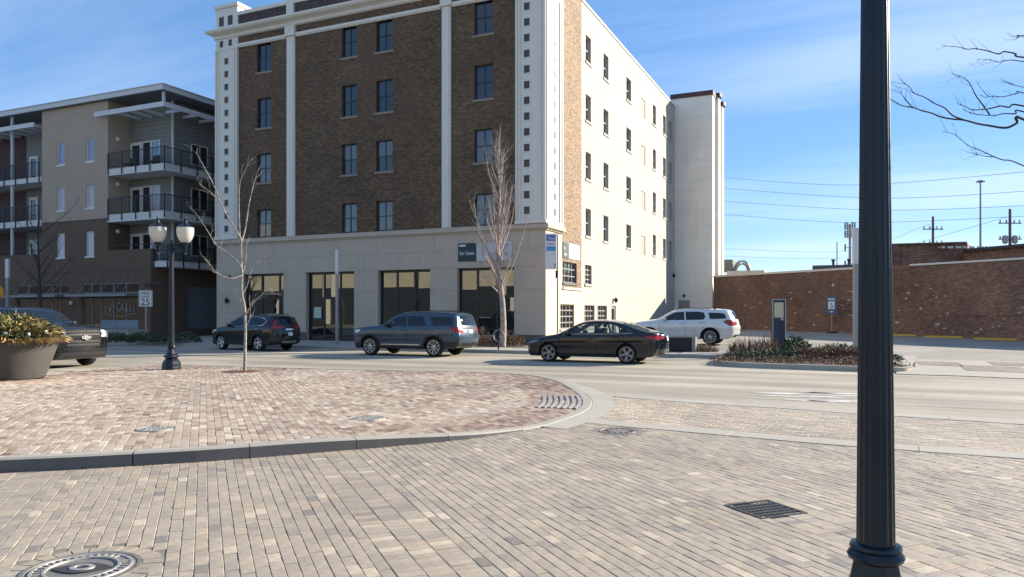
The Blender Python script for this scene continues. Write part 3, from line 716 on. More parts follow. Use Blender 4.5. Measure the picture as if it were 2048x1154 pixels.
# paper notice in the second storefront
mb = MB(); mb.quad((-29.0, YF + 0.20, 1.45), (-28.45, YF + 0.20, 1.45), (-28.45, YF + 0.20, 2.1), (-29.0, YF + 0.20, 2.1))
tag(mb.build('paper_notice', M('mint_paper', (0.42, 0.52, 0.44), 0.7, var=0.15, scale=9)), 'pale mint paper notice taped inside the storefront glass', 'notice')
# white pilasters
def pilaster(x0, x1, ya, yb, z0, z1, sqx, sqz, side_y=None):
    o = MB(); o.box(x0, x1, ya, yb, z0, z1)
    for a, b in ((x0 + 0.0, x0 + 0.10), (x0 + 0.22, x0 + 0.30), (x1 - 0.30, x1 - 0.22), (x1 - 0.10, x1)): o.box(a + .003, b - .003, ya - 0.05, ya + .02, z0 + .02, z1 - .02)
    o.box(x0 - 0.02, x1 + 0.05, ya - 0.09, yb + .02, z0, z0 + 0.16)
    if side_y:
        for a, b in ((ya + .05, ya + 0.2), (yb - 0.5, yb - 0.38), (yb - 0.12, yb)): o.box(x1 - .02, x1 + 0.06, a, b, z0 + .17, z1 - .02)
        o.box(x1 - .02, x1 + 0.09, ya + .3, yb, z0, z0 + 0.16)
    p = o.build('pilaster', m_terra, BB)
    for zc in sqz:
        s = MB(); s.box(sqx - 0.155, sqx + 0.155, ya - 0.012, ya + .01, zc - 0.19, zc + 0.19); s.build('dark_tile', m_darkpanel, p)
        f = MB()
        for q in (-1, 1): f.box(sqx + q * .155, sqx + q * .185, ya - .03, ya + .01, zc - .22, zc + .22); f.box(sqx - .155, sqx + .155, ya - .03, ya + .01, zc + q * .19, zc + q * .22)
        f.build('tile_frame', m_terra, p)
        if side_y:
            s = MB(); s.box(x1 - .01, x1 + 0.012, side_y - 0.155, side_y + 0.155, zc - 0.19, zc + 0.19); s.build('dark_tile', m_darkpanel, p)
    return p
SQ = [6.98 + 0.80 * i for i in range(14)]
pilaster(XL - 0.02, -34.62, YF - 0.12, YF + 1.9, 6.31, 18.1, -35.5, SQ)
pilaster(-15.84, XS + 0.03, YF - 0.12, 37.76, 6.31, 18.1, -15.2, SQ, 36.62)
for a, b in ((-30.8, -30.2), (-20.2, -19.66)):
    mb = MB(); fbox(mb, 'Y', YF, a, b, -0.09, 0.05, 6.31, 18.2); fbox(mb, 'Y', YF, a + .1, b - .1, -0.13, 0.0, 6.33, 18.18); fbox(mb, 'Y', YF, a - .06, b + .06, -0.2, 0.05, 18.2, 18.8); mb.build('pilaster_strip', m_terra, BB)
# string course, cornice and parapet
mb = MB(); 
for a, b in ((-34.62, -30.86), (-30.14, -20.26), (-19.6, -15.84)): fbox(mb, 'Y', YF, a, b, -0.1, 0.05, 18.2, 18.36); fbox(mb, 'Y', YF, a, b, -0.05, 0.05, 18.13, 18.2)
mb.build('string_course', m_terra, BB)
mb = MB()
prof = [(0.03, 18.8), (0.12, 18.86), (0.12, 19.0), (0.22, 19.06), (0.42, 19.14), (0.50, 19.24), (0.50, 19.34), (0.30, 19.40), (0.0, 19.42)]
def sweep(mb, prof, pts, inward=0.4):
    """profile (out, z) swept along the plan points (building on the left side)"""
    n = len(pts); rows = []
    for i in range(n):
        a = Vector(pts[max(i - 1, 0)]); b = Vector(pts[i]); c = Vector(pts[min(i + 1, n - 1)])
        d1 = (b - a).normalized() if i > 0 else (c - b).normalized(); d2 = (c - b).normalized() if i < n - 1 else d1
        n1_ = Vector((d1.y, -d1.x)); n2_ = Vector((d2.y, -d2.x)); m = (n1_ + n2_); m = m / max(0.2, m.dot(n1_))
        rows.append([(b.x + m.x * o, b.y + m.y * o, z) for o, z in [(-inward, prof[0][1])] + prof + [(-inward, prof[-1][1])]])
    k = len(rows[0]); vs = [p for r in rows for p in r]; fs = []
    for i in range(n - 1):
        for j in range(k - 1): fs.append((i * k + j, (i + 1) * k + j, (i + 1) * k + j + 1, i * k + j + 1))
    fs += [tuple(range(k)), tuple((n - 1) * k + j for j in range(k - 1, -1, -1))]
    return mb.add(vs, fs)
sweep(mb, prof, [(XL - .02, 38.2), (XL - .02, YF - 0.02), (XS + 0.02, YF - 0.02), (XS + 0.02, 38.0)])
mb.build('cornice', m_terra, BB)
for x0, x1 in ((XL - .02, -34.62), (-15.84, XS + .03)):
    mb = MB(); mb.box(x0, x1, YF - 0.1, 37.9, 18.1, 18.8); mb.box(x0, x1, YF - 0.1, 37.9, 19.42, 20.72); mb.box(x0 - .08, x1 + .08, YF - .18, 38.0, 20.72, 20.92); mb.box(x0 - .04, x1 + .04, YF - .15, 37.95, 18.1, 18.2)
    p = mb.build('corner_block', m_terra, BB)
    for z0, z1, w in ((18.32, 18.7, .13), (19.62, 20.2, .19)):
        for xc in ((x0 + x1) / 2 - .42, (x0 + x1) / 2 + .3):
            s = MB(); s.box(xc - w, xc + w, YF - .115, YF - .08, z0, z1); s.build('dark_tile', m_darkpanel, p)
mb = MB(); fbox(mb, 'Y', YF, -34.62, -15.84, 0.0, 0.3, 19.3, 20.12); mb.build('parapet', m_brickp, BB)
mb = MB(); fbox(mb, 'Y', YF, -34.62, -15.84, -0.12, 0.4, 20.12, 20.24); fbox(mb, 'Y', YF, -34.62, -15.84, -0.06, 0.36, 20.24, 20.36); mb.build('coping', m_terra, BB)
for xc in (-30.5, -19.93):
    mb = MB(); mb.box(xc - .26, xc + .26, YF - .16, YF + .4, 19.42, 20.5); mb.box(xc - .33, xc + .33, YF - .22, YF + .45, 20.5, 20.62); mb.build('parapet_post', m_terra, BB)
# side wall: brick return, then painted wall
mb = MB(); fwall(mb, 'X', XS, 37.76, 40.92, 3.11, 20.2, [(37.9, 40.1, 3.4, 4.52)], 0.2); fbox(mb, 'X', XS, 37.76, 40.92, -0.001, 0.25, 20.2, 20.34); mb.build('side_brick_wall', m_brick2, BB)
SR = [(16.42, 17.95), (12.97, 14.5), (9.58, 11.15), (6.25, 7.85)]
CS = [(41.66, 42.62), (45.08, 46.12), (50.24, 51.45), None, (57.7, 58.68), (61.1, 62.1), (63.32, 64.28)]
sh2 = [(a, b, z0, z1) for c in CS if c for a, b in [c] for z0, z1 in SR]
dv = [(54.1, 55.38, z0 - .22, z1 - .42) for z0, z1 in SR]
low = [(41.5, 42.74, 3.44, 4.55), (41.45, 43.3, 0.95, 2.2), (43.87, 45.8, 0.95, 2.2), (46.77, 47.72, 0.16, 2.22)]
mb = MB(); fwall(mb, 'X', XS, 40.92, YT, 0.0, 19.62, sh2 + dv + low, 0.22); mb.build('side_wall', m_stucco, BB)
mb = MB(); fwall(mb, 'X', XS, YF, 40.92, 0.0, 3.11, [(37.5, 39.7, 0.9, 2.22)], 0.2); fwall(mb, 'X', XS, YF, 37.76, 3.11, 6.0, [], 0.2); mb.build('side_base_wall', M('tan_stucco', (0.64, 0.54, 0.38), 0.8, var=0.08, scale=1.0, streak=0.3), BB)
mb = MB(); fbox(mb, 'X', XS, 37.78, 41.0, -0.1, 0.02, 3.02, 3.13); fbox(mb, 'X', XS, 40.86, YT, -0.06, 0.35, 19.62, 19.74); mb.build('coping', m_terra, BB)
mb = MB(); fbox(mb, 'X', XS, 40.93, 41.0, -0.012, 0.02, 18.68, 18.74); fbox(mb, 'X', XS, 41.0, YT, -0.014, 0.02, 18.68, 18.74); mb.build('wall_line', M('sealed_joint', (0.55, 0.48, 0.38), 0.8), BB)
for ci, c in enumerate(CS):
    if not c: continue
    for z0, z1 in SR: window(BB, 'X', XS, c[0], c[1], z0, z1, 0.15, m_wframe if ci != 2 else m_wframe, m_bright, 0, 1, fw=0.06, sill=m_stucco, sillout=0.06)
for a, b, z0, z1 in dv:
    mb = MB(); fbox(mb, 'X', XS, a + .01, b - .01, 0.05, 0.12, z0 + .01, z1 - .01)
    for k in range(9): zz = z0 + .1 + k * (z1 - z0 - .2) / 9; fbox(mb, 'X', XS, a + .06, b - .06, 0.03, 0.051, zz, zz + .05)
    mb.build('shutter_panel', m_shut, BB)
window(BB, 'X', XS, *low[0], 0.1, m_gframe, m_bright, 2, 3, mw=0.06, sill=m_stucco)
window(BB, 'X', XS, *low[1], 0.1, m_gframe, m_bright, 3, 3, mw=0.06, sill=m_stucco); window(BB, 'X', XS, *low[2], 0.1, m_gframe, m_bright, 3, 3, mw=0.06, sill=m_stucco)
window(BB, 'X', XS, 37.9, 40.1, 3.4, 4.52, 0.1, m_gframe, m_bright, 3, 2, mw=0.06, sill=m_plinth)
window(BB, 'X', XS, 37.5, 39.7, 0.9, 2.22, 0.08, m_gframe, m_bright, 3, 3, mw=0.06, sill=m_stucco)
window(BB, 'X', XS, *low[3], 0.06, m_metal, m_bright, 0, 0, fw=0.2, hs=[1.1], mw=0.2, name='door')
# rest of the volume: roof and hidden walls
mb = MB(); mb.box(XL + .05, XS - .3, YF + .35, YT, 19.0, 19.45); mb.build('roof', M('roof_membrane', (0.25, 0.24, 0.23), 0.9), BB)
mb = MB(); mb.quad((XL, YF, 0), (XL, YF, 20.2), (XL, YT, 20.2), (XL, YT, 0)); mb.quad((XL, YT, 0), (XL, YT, 19.7), (XS, YT, 19.7), (XS, YT, 0)); mb.build('rear_wall', m_brick2, BB)
# stair tower at the back corner
XT = -10.97
T0 = MB(); fwall(T0, 'Y', YT, XS - .3, XT, 0.0, 20.32, [(-13.85, -12.87, 0.40, 2.85)], 0.2); fwall(T0, 'X', XT, YT, 70.2, 0.0, 20.32); T0.quad((XS - .3, 70.2, 0), (XS - .3, 70.2, 20.3), (XT, 70.2, 20.3), (XT, 70.2, 0)); T0.quad((XS - .3, YT, 19.0), (XS - .3, 70.2, 19.0), (XS - .3, 70.2, 20.3), (XS - .3, YT, 20.3))
tw = T0.build('stair_tower', m_stucco2, BB)
mb = MB(); mb.box(XS - .36, XT + .06, YT - .07, 70.26, 20.32, 20.72); mb.build('tower_cap', m_maroon, tw)
for yc, zt in ((67.35, 20.55), (69.35, 20.3)):
    mb = MB(); mb.box(XT - .01, XT + 0.28, yc - .42, yc + .42, 0.1, zt - 0.1); mb.build('tower_rib', m_stucco2, tw)
    mb = MB(); mb.lathe([(0.40, 0), (0.44, 0.1), (0.40, 0.42), (0.1, 0.5)], 16, (XT + .05, yc, zt - .1)); mb.build('rib_cap', m_maroon, tw)
mb = MB(); fbox(mb, 'Y', YT, -13.85, -12.87, 0.08, 0.16, 0.40, 2.85); fbox(mb, 'Y', YT, -13.75, -12.97, 0.06, 0.081, 0.5, 2.2); d_ = mb.build('door', m_metal, tw)
mb = MB(); fbox(mb, 'Y', YT, -13.68, -13.05, 0.05, 0.061, 1.55, 2.1); mb.build('door_panel', M('pale_door_glass', (0.3, 0.3, 0.28), 0.3), d_)
for nm, p in (('wall_light', (-13.36, YT - .09, 3.25)),):
    mb = MB(); mb.lathe([(0.05, -.12), (0.11, -.08), (0.12, .05), (0.04, .13)], 10, p); mb.box(p[0] - .05, p[0] + .05, p[1], YT + .01, p[2] - .06, p[2] + .06); mb.build(nm, m_black, tw)
# small fittings on the building
def lantern(p, ax='Y'):
    mb = MB(); mb.lathe([(0.03, -.2), (0.10, -.14), (0.13, .02), (0.05, .12), (0.015, .2)], 10, p)
    if ax == 'Y': mb.box(p[0] - .04, p[0] + .04, p[1], p[1] + .17, p[2] - .05, p[2] + .05)
    else: mb.box(p[0] - .17, p[0], p[1] - .04, p[1] + .04, p[2] - .05, p[2] + .05)
    mb.build('wall_light', m_black, BB)
lantern((XS + .16, 47.25, 2.62), 'X'); lantern((-35.42, YF - .21, 2.55)); lantern((XS + .14, 64.6, 5.0), 'X')
mb = MB(); mb.box(-35.4, -35.2, YF - .09, YF - .04, 3.9, 4.1); mb.build('fire_bell', M('red_bell', (0.25, 0.03, 0.03), 0.5), BB)
mb = MB(); mb.box(-35.6, -35.3, YF - .075, YF - .05, 1.25, 1.68); mb.build('wall_notice', M('pinkish_notice', (0.5, 0.42, 0.4), 0.7, var=0.2, scale=12), BB)
mb = MB(); mb.lathe([(0.05, -.06), (0.09, 0), (0.05, .06)], 10, (-35.0, YF - .14, 1.2)); mb.lathe([(0.05, -.06), (0.09, 0), (0.05, .06)], 10, (-34.7, YF - .14, 1.32)); mb.box(-35.04, -34.66, YF - .16, YF - .04, 1.0, 1.16); mb.build('hydrant_inlet', m_black, BB)
# letting banners: dark green part with white words, white part with grey print
m_teal = M('banner_green', (0.018, 0.045, 0.05), 0.6, var=0.1); m_banner = M('banner_white', (0.52, 0.52, 0.55), 0.6, var=0.04); m_print = M('banner_print', (0.10, 0.11, 0.14), 0.7, var=0); m_printw = M('banner_letters', (0.7, 0.72, 0.72), 0.6, var=0)
def text(s, name, mat, parent, loc, size, rot=(R(90), 0, 0), ext=0.003, align='LEFT', sx=1.0):
    c = bpy.data.curves.new(name, 'FONT'); c.body = s; c.size = size; c.extrude = ext; c.align_x = align; c.resolution_u = 3
    tmp = bpy.data.objects.new('tmp', c); me = bpy.data.meshes.new_from_object(tmp); bpy.data.objects.remove(tmp); bpy.data.curves.remove(c)
    m = Matrix.Translation(loc) @ (Matrix.Rotation(rot[2], 4, 'Z') @ Matrix.Rotation(rot[0], 4, 'X')) @ Matrix.Diagonal((sx, 1, 1, 1)); me.transform(m); me.name = name
    return put(name, me, mat, parent)
bn = thing('lease_banner', 'green and white leasing banner on the stone base behind the bare pear tree', 'banner', (-17.6, YF - .08, 4.5))
y0 = YF - 0.075
mb = MB(); mb.box(-19.2, -18.1, y0 - .02, y0, 4.48, 5.44); mb.build('green_panel', m_teal, bn); mb = MB(); mb.box(-18.1, -16.05, y0 - .02, y0, 4.48, 5.44); mb.build('white_panel', m_banner, bn)
text('for Lease', 'lettering', m_printw, bn, (-19.1, y0 - .022, 4.82), 0.30, sx=0.78); mb = MB(); mb.box(-19.12, -18.75, y0 - .026, y0 - .019, 5.27, 5.36); mb.build('logo_bar', m_printw, bn)
text('+1 317 2', 'lettering', m_print, bn, (-17.78, y0 - .022, 4.72), 0.27, sx=0.8); text('1900', 'lettering', m_print, bn, (-16.72, y0 - .022, 4.72), 0.27, sx=0.8)
mb = MB()
for k in range(3): mb.box(-16.9, -16.2 - .1 * k, y0 - .024, y0 - .019, 5.26 - k * .12, 5.3 - k * .12)
mb.build('small_print', m_print, bn)
bn = thing('lease_banner', 'small green and white leasing banner on the sunlit brick return beside the white wall', 'banner', (XS + .05, 39, 4.8))
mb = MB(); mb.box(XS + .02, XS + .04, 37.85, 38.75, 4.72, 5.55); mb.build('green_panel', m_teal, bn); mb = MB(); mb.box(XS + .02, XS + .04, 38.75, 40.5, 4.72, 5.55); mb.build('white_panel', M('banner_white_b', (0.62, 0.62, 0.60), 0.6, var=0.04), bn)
rz = R(90)
text('for', 'lettering', m_printw, bn, (XS + .043, 37.95, 5.15), 0.26, rot=(R(90), 0, rz), sx=0.8); text('Lease', 'lettering', m_printw, bn, (XS + .043, 37.92, 4.85), 0.26, rot=(R(90), 0, rz), sx=0.75)
text('+1 317', 'lettering', m_print, bn, (XS + .043, 39.0, 4.85), 0.28, rot=(R(90), 0, rz)); mb = MB()
for k in range(3): mb.box(XS + .038, XS + .045, 39.2, 40.1, 5.42 - k * .09, 5.45 - k * .09)
mb.build('small_print', m_print, bn)

# ================================================================== pale building across the street, seen only as a reflection in the shop windows
m_oppo = M('ochre_render', (0.44, 0.41, 0.29), 0.8, var=0.12, scale=0.4)
OB = thing('ochre_building', 'ochre rendered low building across the street, mirrored in the storefront glass', 'building', (-60, -22, 0))
mb = MB(); mb.box(-96, -14, -40, -22, 5.4, 12.5); mb.build('upper_wall', m_oppo, OB)
mb = MB(); mb.box(-260, -96.05, -40, -21.5, 0, 11); mb.build('reflection_blocker', M('reflection_blocker_dark', (0.05, 0.04, 0.035), 0.9, var=0.2), OB)  # unseen dark box, added to keep bright horizon out of apartment shop glass
mb = MB(); mb.box(-96, -14, -40, -22.05, 0, 5.4); mb.build('shop_front', M('dark_shopfront', (0.03, 0.035, 0.035), 0.4), OB)
for k in range(8):
    x = -92 + k * 9.7; mb = MB(); mb.box(x, x + .7, -22.02, -21.6, 0, 12.6); mb.build('pier', M('pale_pier', (0.6, 0.58, 0.48), 0.8) if k == 0 else bpy.data.materials['pale_pier'], OB)

# ================================================================== apartment building on the left
m_brown = M('brown_stucco', (0.13, 0.085, 0.055), 0.85, var=0.08, scale=1.2, bump=0.15, bscale=80)
m_tan = M('taupe_stucco', (0.40, 0.315, 0.24), 0.85, var=0.06, scale=1.0, bump=0.15, bscale=80)
m_siding = M('grey_green_siding', (0.20, 0.205, 0.185), 0.7, var=0.05, scale=3)
m_fascia = M('pale_metal_fascia', (0.55, 0.555, 0.56), 0.45, var=0.05)
m_soffit = M('grey_soffit', (0.16, 0.175, 0.20), 0.7, var=0.05)
m_slab = M('balcony_white', (0.60, 0.59, 0.57), 0.7, var=0.06, scale=2)
m_rail = M('black_rail', (0.012, 0.013, 0.015), 0.4, var=0)
m_red = M('maroon_siding', (0.06, 0.02, 0.02), 0.7, var=0.08)
m_alum = M('silver_storefront', (0.25, 0.255, 0.26), 0.4, metal=0.3, var=0.06)
m_blind = refl_glass('blind_glass', (0.42, 0.37, 0.42), 1.6); m_skyglass = refl_glass('sky_glass', (0.16, 0.19, 0.30), 2.0)  # second glass: mirrored sky is put into its blue base colour
m_dglass = refl_glass('dark_apartment_glass', (0.02, 0.025, 0.03), 1.7)
m_bulk = M('blue_grey_bulkhead', (0.24, 0.28, 0.33), 0.6, var=0.05)
YA, XA, YB_ = 35.47, -42.23, 37.2
AB = thing('apartment_building', 'four storey taupe and brown apartment block with corner balconies and flat overhanging roof', 'building', (-52, 36, 0))
S1 = (-48.91, -43.39); S2 = (-55.98, -50.37)
tw = [(a, b, z0, z1) for (a, b) in ((-51.62, -50.78), (-48.56, -47.74)) for z0, z1 in ((12.25, 13.92), (9.03, 10.65), (5.7, 7.41))]
shop = [(S1[0], S1[1], 0.69, 2.78), (S1[0], S1[1], 3.1, 3.78), (S2[0], S2[1], 0.69, 2.78), (S2[0], S2[1], 3.1, 3.78)]
mb = MB(); fwall(mb, 'Y', YA, -64, XA, 0, 5.4, shop, 0.2); fwall(mb, 'Y', YA, -64, -53.23, 5.4, 6.01); fwall(mb, 'Y', YA, -53.23, -46.34, 5.4, 8.2, [h for h in tw if h[2] < 8], 0.15); fwall(mb, 'Y', YA, -46.34, XA, 5.4, 6.01)
fwall(mb, 'X', XA, YA, 52, 0, 4.78, [(38.5, 44.5, 0.65, 3.6)], 0.2); fwall(mb, 'X', XA, YA, 36.0, 4.78, 6.01)
fwall(mb, 'X', -46.34, YA, YB_, 6.0, 8.2); mb.box(-46.34, XA - .001, YA + .001, YA + .2, 5.95, 6.01)
mb.build('lower_wall', m_brown, AB)
mb = MB(); fwall(mb, 'Y', YA, -53.23, -46.34, 8.2, 16.25, [h for h in tw if h[2] > 8], 0.15); fwall(mb, 'X', -46.34, YA, YB_, 8.2, 16.25); mb.quad((-53.23, YA, 6), (-53.23, YA, 16.25), (-53.23, YB_, 16.25), (-53.23, YB_, 6))
mb.build('upper_wall', m_tan, AB)
mb = MB(); mb.box(-53.2, -46.3, YA - .012, YA, 8.17, 8.23); mb.box(-53.2, XA, YA - .01, YA, 4.55, 4.6); mb.build('reveal_line', M('reveal_shadow_gap', (0.08, 0.06, 0.045), 0.8), AB)
for i, (a, b, z0, z1) in enumerate(tw): window(AB, 'Y', YA, a, b, z0, z1, 0.06, m_wframe, m_skyglass if z0 > 12 else m_blind, 1 if z0 > 12 else 0, 0, fw=0.08, mw=0.04, vs=[a + .25] if z0 > 8 else None, sill=m_slab, sillout=0.03)
# clapboards: each board a wedge of its own
def clap(ax, pl, u0, u1, z0, z1, mat, bh=0.285):
    z = z0; me = {}
    root = MB(); root.quad(fpt(ax, pl, u0, 0.02, z0), fpt(ax, pl, u1, 0.02, z0), fpt(ax, pl, u1, 0.02, z1), fpt(ax, pl, u0, 0.02, z1)); r = root.build('siding_wall', mat, AB)
    while z < z1 - 0.05:
        t = min(z1, z + bh); b = MB()
        P = lambda u, d, zz: fpt(ax, pl, u, d, zz)
        b.add([P(u0, 0.01, z), P(u1, 0.01, z), P(u1, -0.035, z), P(u0, -0.035, z), P(u0, 0.0, t), P(u1, 0.0, t)], [(3, 2, 5, 4), (0, 1, 2, 3), (0, 3, 4), (1, 5, 2)])
        b.build('siding_board', mat, r); z = t
for z0, z1 in ((5.2, 7.92), (8.45, 11.08), (11.55, 16.2)):
    clap('Y', YB_, -46.34, -42.2, z0, z1, m_siding); clap('X', -42.2, YB_, 48, z0, z1, m_siding)
    clap('Y', YB_, -57.6, -53.3, z0, z1, m_siding); 
    mb = MB(); mb.quad((-64, YB_, z0), (-57.6, YB_, z0), (-57.6, YB_, z1), (-64, YB_, z1)); mb.build('maroon_wall', m_red, AB)
mb = MB(); mb.box(-42.26, -42.14, YB_ - .06, YB_ + .06, 5.2, 16.2); mb.build('corner_board', m_fascia, AB)
mb = MB(); mb.box(-80, -42.32, 37.28, 59.5, 0.1, 16.2); mb.build('inner_core', m_soffit, AB)
# balcony slabs
for z0, z1 in ((11.08, 11.54), (7.92, 8.44)):
    mb = MB(); mb.prism([(-46.34, 35.40), (-40.94, 35.40), (-40.94, 48), (-42.2, 48), (-42.2, YB_), (-46.34, YB_)], z0, z1, True); mb.build('balcony_slab', m_slab, AB)
    mb = MB(); mb.box(-64, -53.24, 35.40, YB_, z0 + .12, z1 + .02); mb.build('balcony_slab', m_slab, AB)
mb = MB(); mb.prism([(XA + .002, 35.62), (-40.94, 35.62), (-40.94, 48), (XA + .002, 48)], 4.79, 5.18, True); mb.build('balcony_slab', m_slab, AB)
mb = MB(); mb.box(-46.34, XA, YA + .2, YB_, 4.8, 5.15); mb.box(-64, -53.24, YA + .2, YB_, 4.8, 5.15); mb.build('floor_slab', m_soffit, AB)
def railing(pts, z, h=1.07, posts=1.35, closed=False, name='railing'):
    root = None; rl = MB()
    for a, b in zip(pts, pts[1:]): rl.tube([(a[0], a[1], z + h), (b[0], b[1], z + h)], 0.028, 6); rl.tube([(a[0], a[1], z + .1), (b[0], b[1], z + .1)], 0.018, 5)
    r = rl.build('railing', m_rail, AB)
    bal = MB(); seen_p = set()
    for a, b in zip(pts, pts[1:]):
        L = math.hypot(b[0] - a[0], b[1] - a[1]); n = max(1, round(L / posts))
        for k in range(n + 1):
            x = a[0] + (b[0] - a[0]) * k / n; y = a[1] + (b[1] - a[1]) * k / n
            if (round(x, 2), round(y, 2)) in seen_p: continue
            seen_p.add((round(x, 2), round(y, 2)))
            p = MB(); p.box(x - .03, x + .03, y - .03, y + .03, z - .42, z + h); p.build('rail_post', m_rail, r)
        m = int(L / 0.115)
        for k in range(m): x = a[0] + (b[0] - a[0]) * k / m; y = a[1] + (b[1] - a[1]) * k / m; bal.box(x - .008, x + .008, y - .008, y + .008, z + .1, z + h)
    o = bal.build('balusters', m_rail, r); o['kind'] = 'stuff'
for z in (11.54, 8.44): railing([(-46.2, 35.36), (-40.88, 35.36), (-40.88, 47.5)], z); railing([(-64, 35.36), (-53.4, 35.36)], z + .02)
railing([(-42.1, 35.58), (-40.88, 35.58), (-40.88, 47.5)], 5.18)
mb = MB(); mb.tube([(-46.3, 35.55, 6.32), (XA, 35.55, 6.32)], .025, 6); mb.tube([(-64, 35.55, 6.3), (-53.3, 35.55, 6.3)], .025, 6); mb.build('hand_rail', m_rail, AB)
# roof with overhang, soffit and fascia, slim canopies under it
mb = MB(); mb.box(-80, -40.85, 35.22, 60, 16.24, 16.28); mb.build('soffit', m_soffit, AB)
mb = MB(); mb.box(-80.1, -40.80, 35.16, 60.1, 16.28, 16.62); mb.build('roof', m_fascia, AB)
mb = MB(); mb.box(-80.1, -40.74, 35.10, 60.1, 16.62, 16.66); mb.build('roof_edge', M('roof_edge_metal', (0.55, 0.56, 0.57), 0.4), AB)
def canopy(x0, x1, wrap):
    c = MB(); c.box(x0, x1, 35.02, 35.12, 15.1, 15.42)
    if wrap: c.box(x1 - .1, x1, 35.12, 47, 15.1, 15.42)
    o = c.build('canopy', m_fascia, AB)
    k = 0; x = x0 + .7
    while x < (x1 - (1.5 if wrap else .2)): b = MB(); b.box(x, x + .09, 35.12, YB_, 15.16, 15.36); b.build('canopy_beam', m_fascia, o); x += 1.15
    if wrap:
        b = MB(); b.box(x1 - 1.35, x1 - .2, 35.9, 35.99, 15.16, 15.36)
        for y in (36.6, 38.0, 39.4, 40.8): b = MB(); b.box(-42.2, x1 - .1, y, y + .09, 15.16, 15.36); b.build('canopy_beam', m_fascia, o)
canopy(-47.15, -40.55, True); canopy(-66, -53.5, False)
mb = MB(); mb.box(-56.74, -56.58, 35.45, 35.6, 6.0, 16.24); mb.build('column', m_fascia, AB); mb = MB(); mb.box(-41.2, -41.05, 35.45, 35.6, 15.4, 16.24); mb.build('column', m_fascia, AB)
# doors and windows on the balconies
for zf, dk in ((11.54, True), (8.44, False), (5.18, False)):
    ua, ub = [onY(p, 300, YB_)[0] for p in (262.5, 285.5)]; window(AB, 'Y', YB_, ua, ub, zf + .04, zf + 2.1, -0.09, m_wframe, m_dglass, 0, 0, fw=0.2, name='balcony_door')
    ua, ub = [onY(p, 300, YB_)[0] for p in (286, 322)]; window(AB, 'Y', YB_, ua, ub, zf + .1, zf + 2.1, -0.09, m_wframe, m_dglass, 1, 0, fw=0.09, mw=0.16, gms=[m_dglass, m_skyglass if dk else m_blind], name='balcony_window')
    window(AB, 'X', -42.2, 38.7, 40.2, zf + .55, zf + 2.05, -0.08, m_wframe, m_dglass, 1, 0, fw=0.07, mw=0.1)
    window(AB, 'Y', YB_, -57.2, -56.2, zf + .04, zf + 2.1, -0.09, m_wframe, m_dglass, 0, 0, fw=0.2, name='balcony_door')
    window(AB, 'Y', YB_, -54.2, -53.5, zf + .3, zf + 2.1, -0.09, m_wframe, m_dglass, 0, 0, fw=0.09)
    for (x, y, zz) in ((-46.34, 36.2, zf + 2.2), (-54.9, YB_ - .05, zf + 2.0)):
        mb = MB(); mb.lathe([(0.02, -.16), (.15, -.12), (.17, 0), (.15, .12), (.02, .16)], 14, (0, 0, 0)); mb.xf(Matrix.Translation((x + .06, y, zz)) @ Matrix.Scale(.6, 4, (1, 0, 0))); mb.build('wall_lamp', m_slab, AB)
# chairs glimpsed on the upper balcony
m_chair = M('dark_wicker', (0.03, 0.03, 0.032), 0.7)
for i, (x, lab) in enumerate(((-45.1, 'dark low chair left on the top corner balcony'), (-42.9, 'dark low chair right on the top corner balcony'))):
    t = thing('balcony_chair', lab, 'chair', (x, 36.2, 11.54), group='chairs on the top balcony')
    q = MB(); q.bbox(-.3, .3, -.3, .3, .3, .42, .03); q.build('seat', m_chair, t, world=False); q = MB(); q.bbox(-.3, .3, .22, .32, .42, .85, .03); q.build('backrest', m_chair, t, world=False)
    for sx_ in (-1, 1):
        for sy_ in (-1, 1): q = MB(); q.box(sx_ * .27 - .02, sx_ * .27 + .02, sy_ * .26 - .02, sy_ * .26 + .02, 0, .3); q.build('leg', m_chair, t, world=False)
# shop fronts on the ground floor
def shopfront(S, door_at, vs, bulk):
    a, b = S
    window(AB, 'Y', YA, a, b, 3.1, 3.78, 0.05, m_alum, m_dglass, fw=0.06, mw=0.06, vs=vs, nh=0, name='transom')
    window(AB, 'Y', YA, a, b, 0.69, 2.78, 0.06, m_alum, m_sglass, fw=0.07, mw=0.07, vs=vs, hs=[], name='shopfront')
    for x0, x1 in bulk:
        mb = MB(); fbox(mb, 'Y', YA, x0, x1, 0.03, 0.09, 0.70, 1.27); mb.build('bulkhead', m_bulk, AB)
    cp = MB(); fbox(cp, 'Y', YA, a - .25, b + .2, -1.15, 0.0, 2.86, 3.02); c = cp.build('awning', m_alum, AB)
    for x in vs + [b - .4]:
        r = MB(); r.tube([(x, YA - .02, 4.25), (x, YA - 1.05, 3.02)], 0.018, 6); r.build('awning_rod', m_metal, c)
shopfront(S1, 0, [-48.0, -47.1, -45.85, -44.6], [(-47.05, -43.45)]); shopfront(S2, 0, [-54.8, -53.6, -52.2, -51.3], [])
window(AB, 'X', XA, 38.5, 44.5, 0.65, 3.6, 0.08, m_metal, m_sglass, fw=0.07, mw=0.07, vs=[40.1, 42.0], hs=[1.3, 2.75], name='side_shopfront')
m_white = M('white_vinyl', (0.42, 0.40, 0.37), 0.6, var=0)
sg = thing('window_lettering', 'white arched CUPCAKES lettering on the shop window of the apartment block', 'sign', (-45.3, YA - .0, 1.6))
for i, ch in enumerate('CUPCAKES'):
    f = (i - 3.5) / 3.5; h = 0.42 * (1.25 - .35 * f * f); x = -46.75 + i * 0.40
    text(ch, 'letter', m_white, sg, (x, YA + .05, 1.85 + .28 * (1 - f * f) - .25 * (1 - f * f)), 0.85 - .32 * f * f, sx=0.62, ext=0.004)
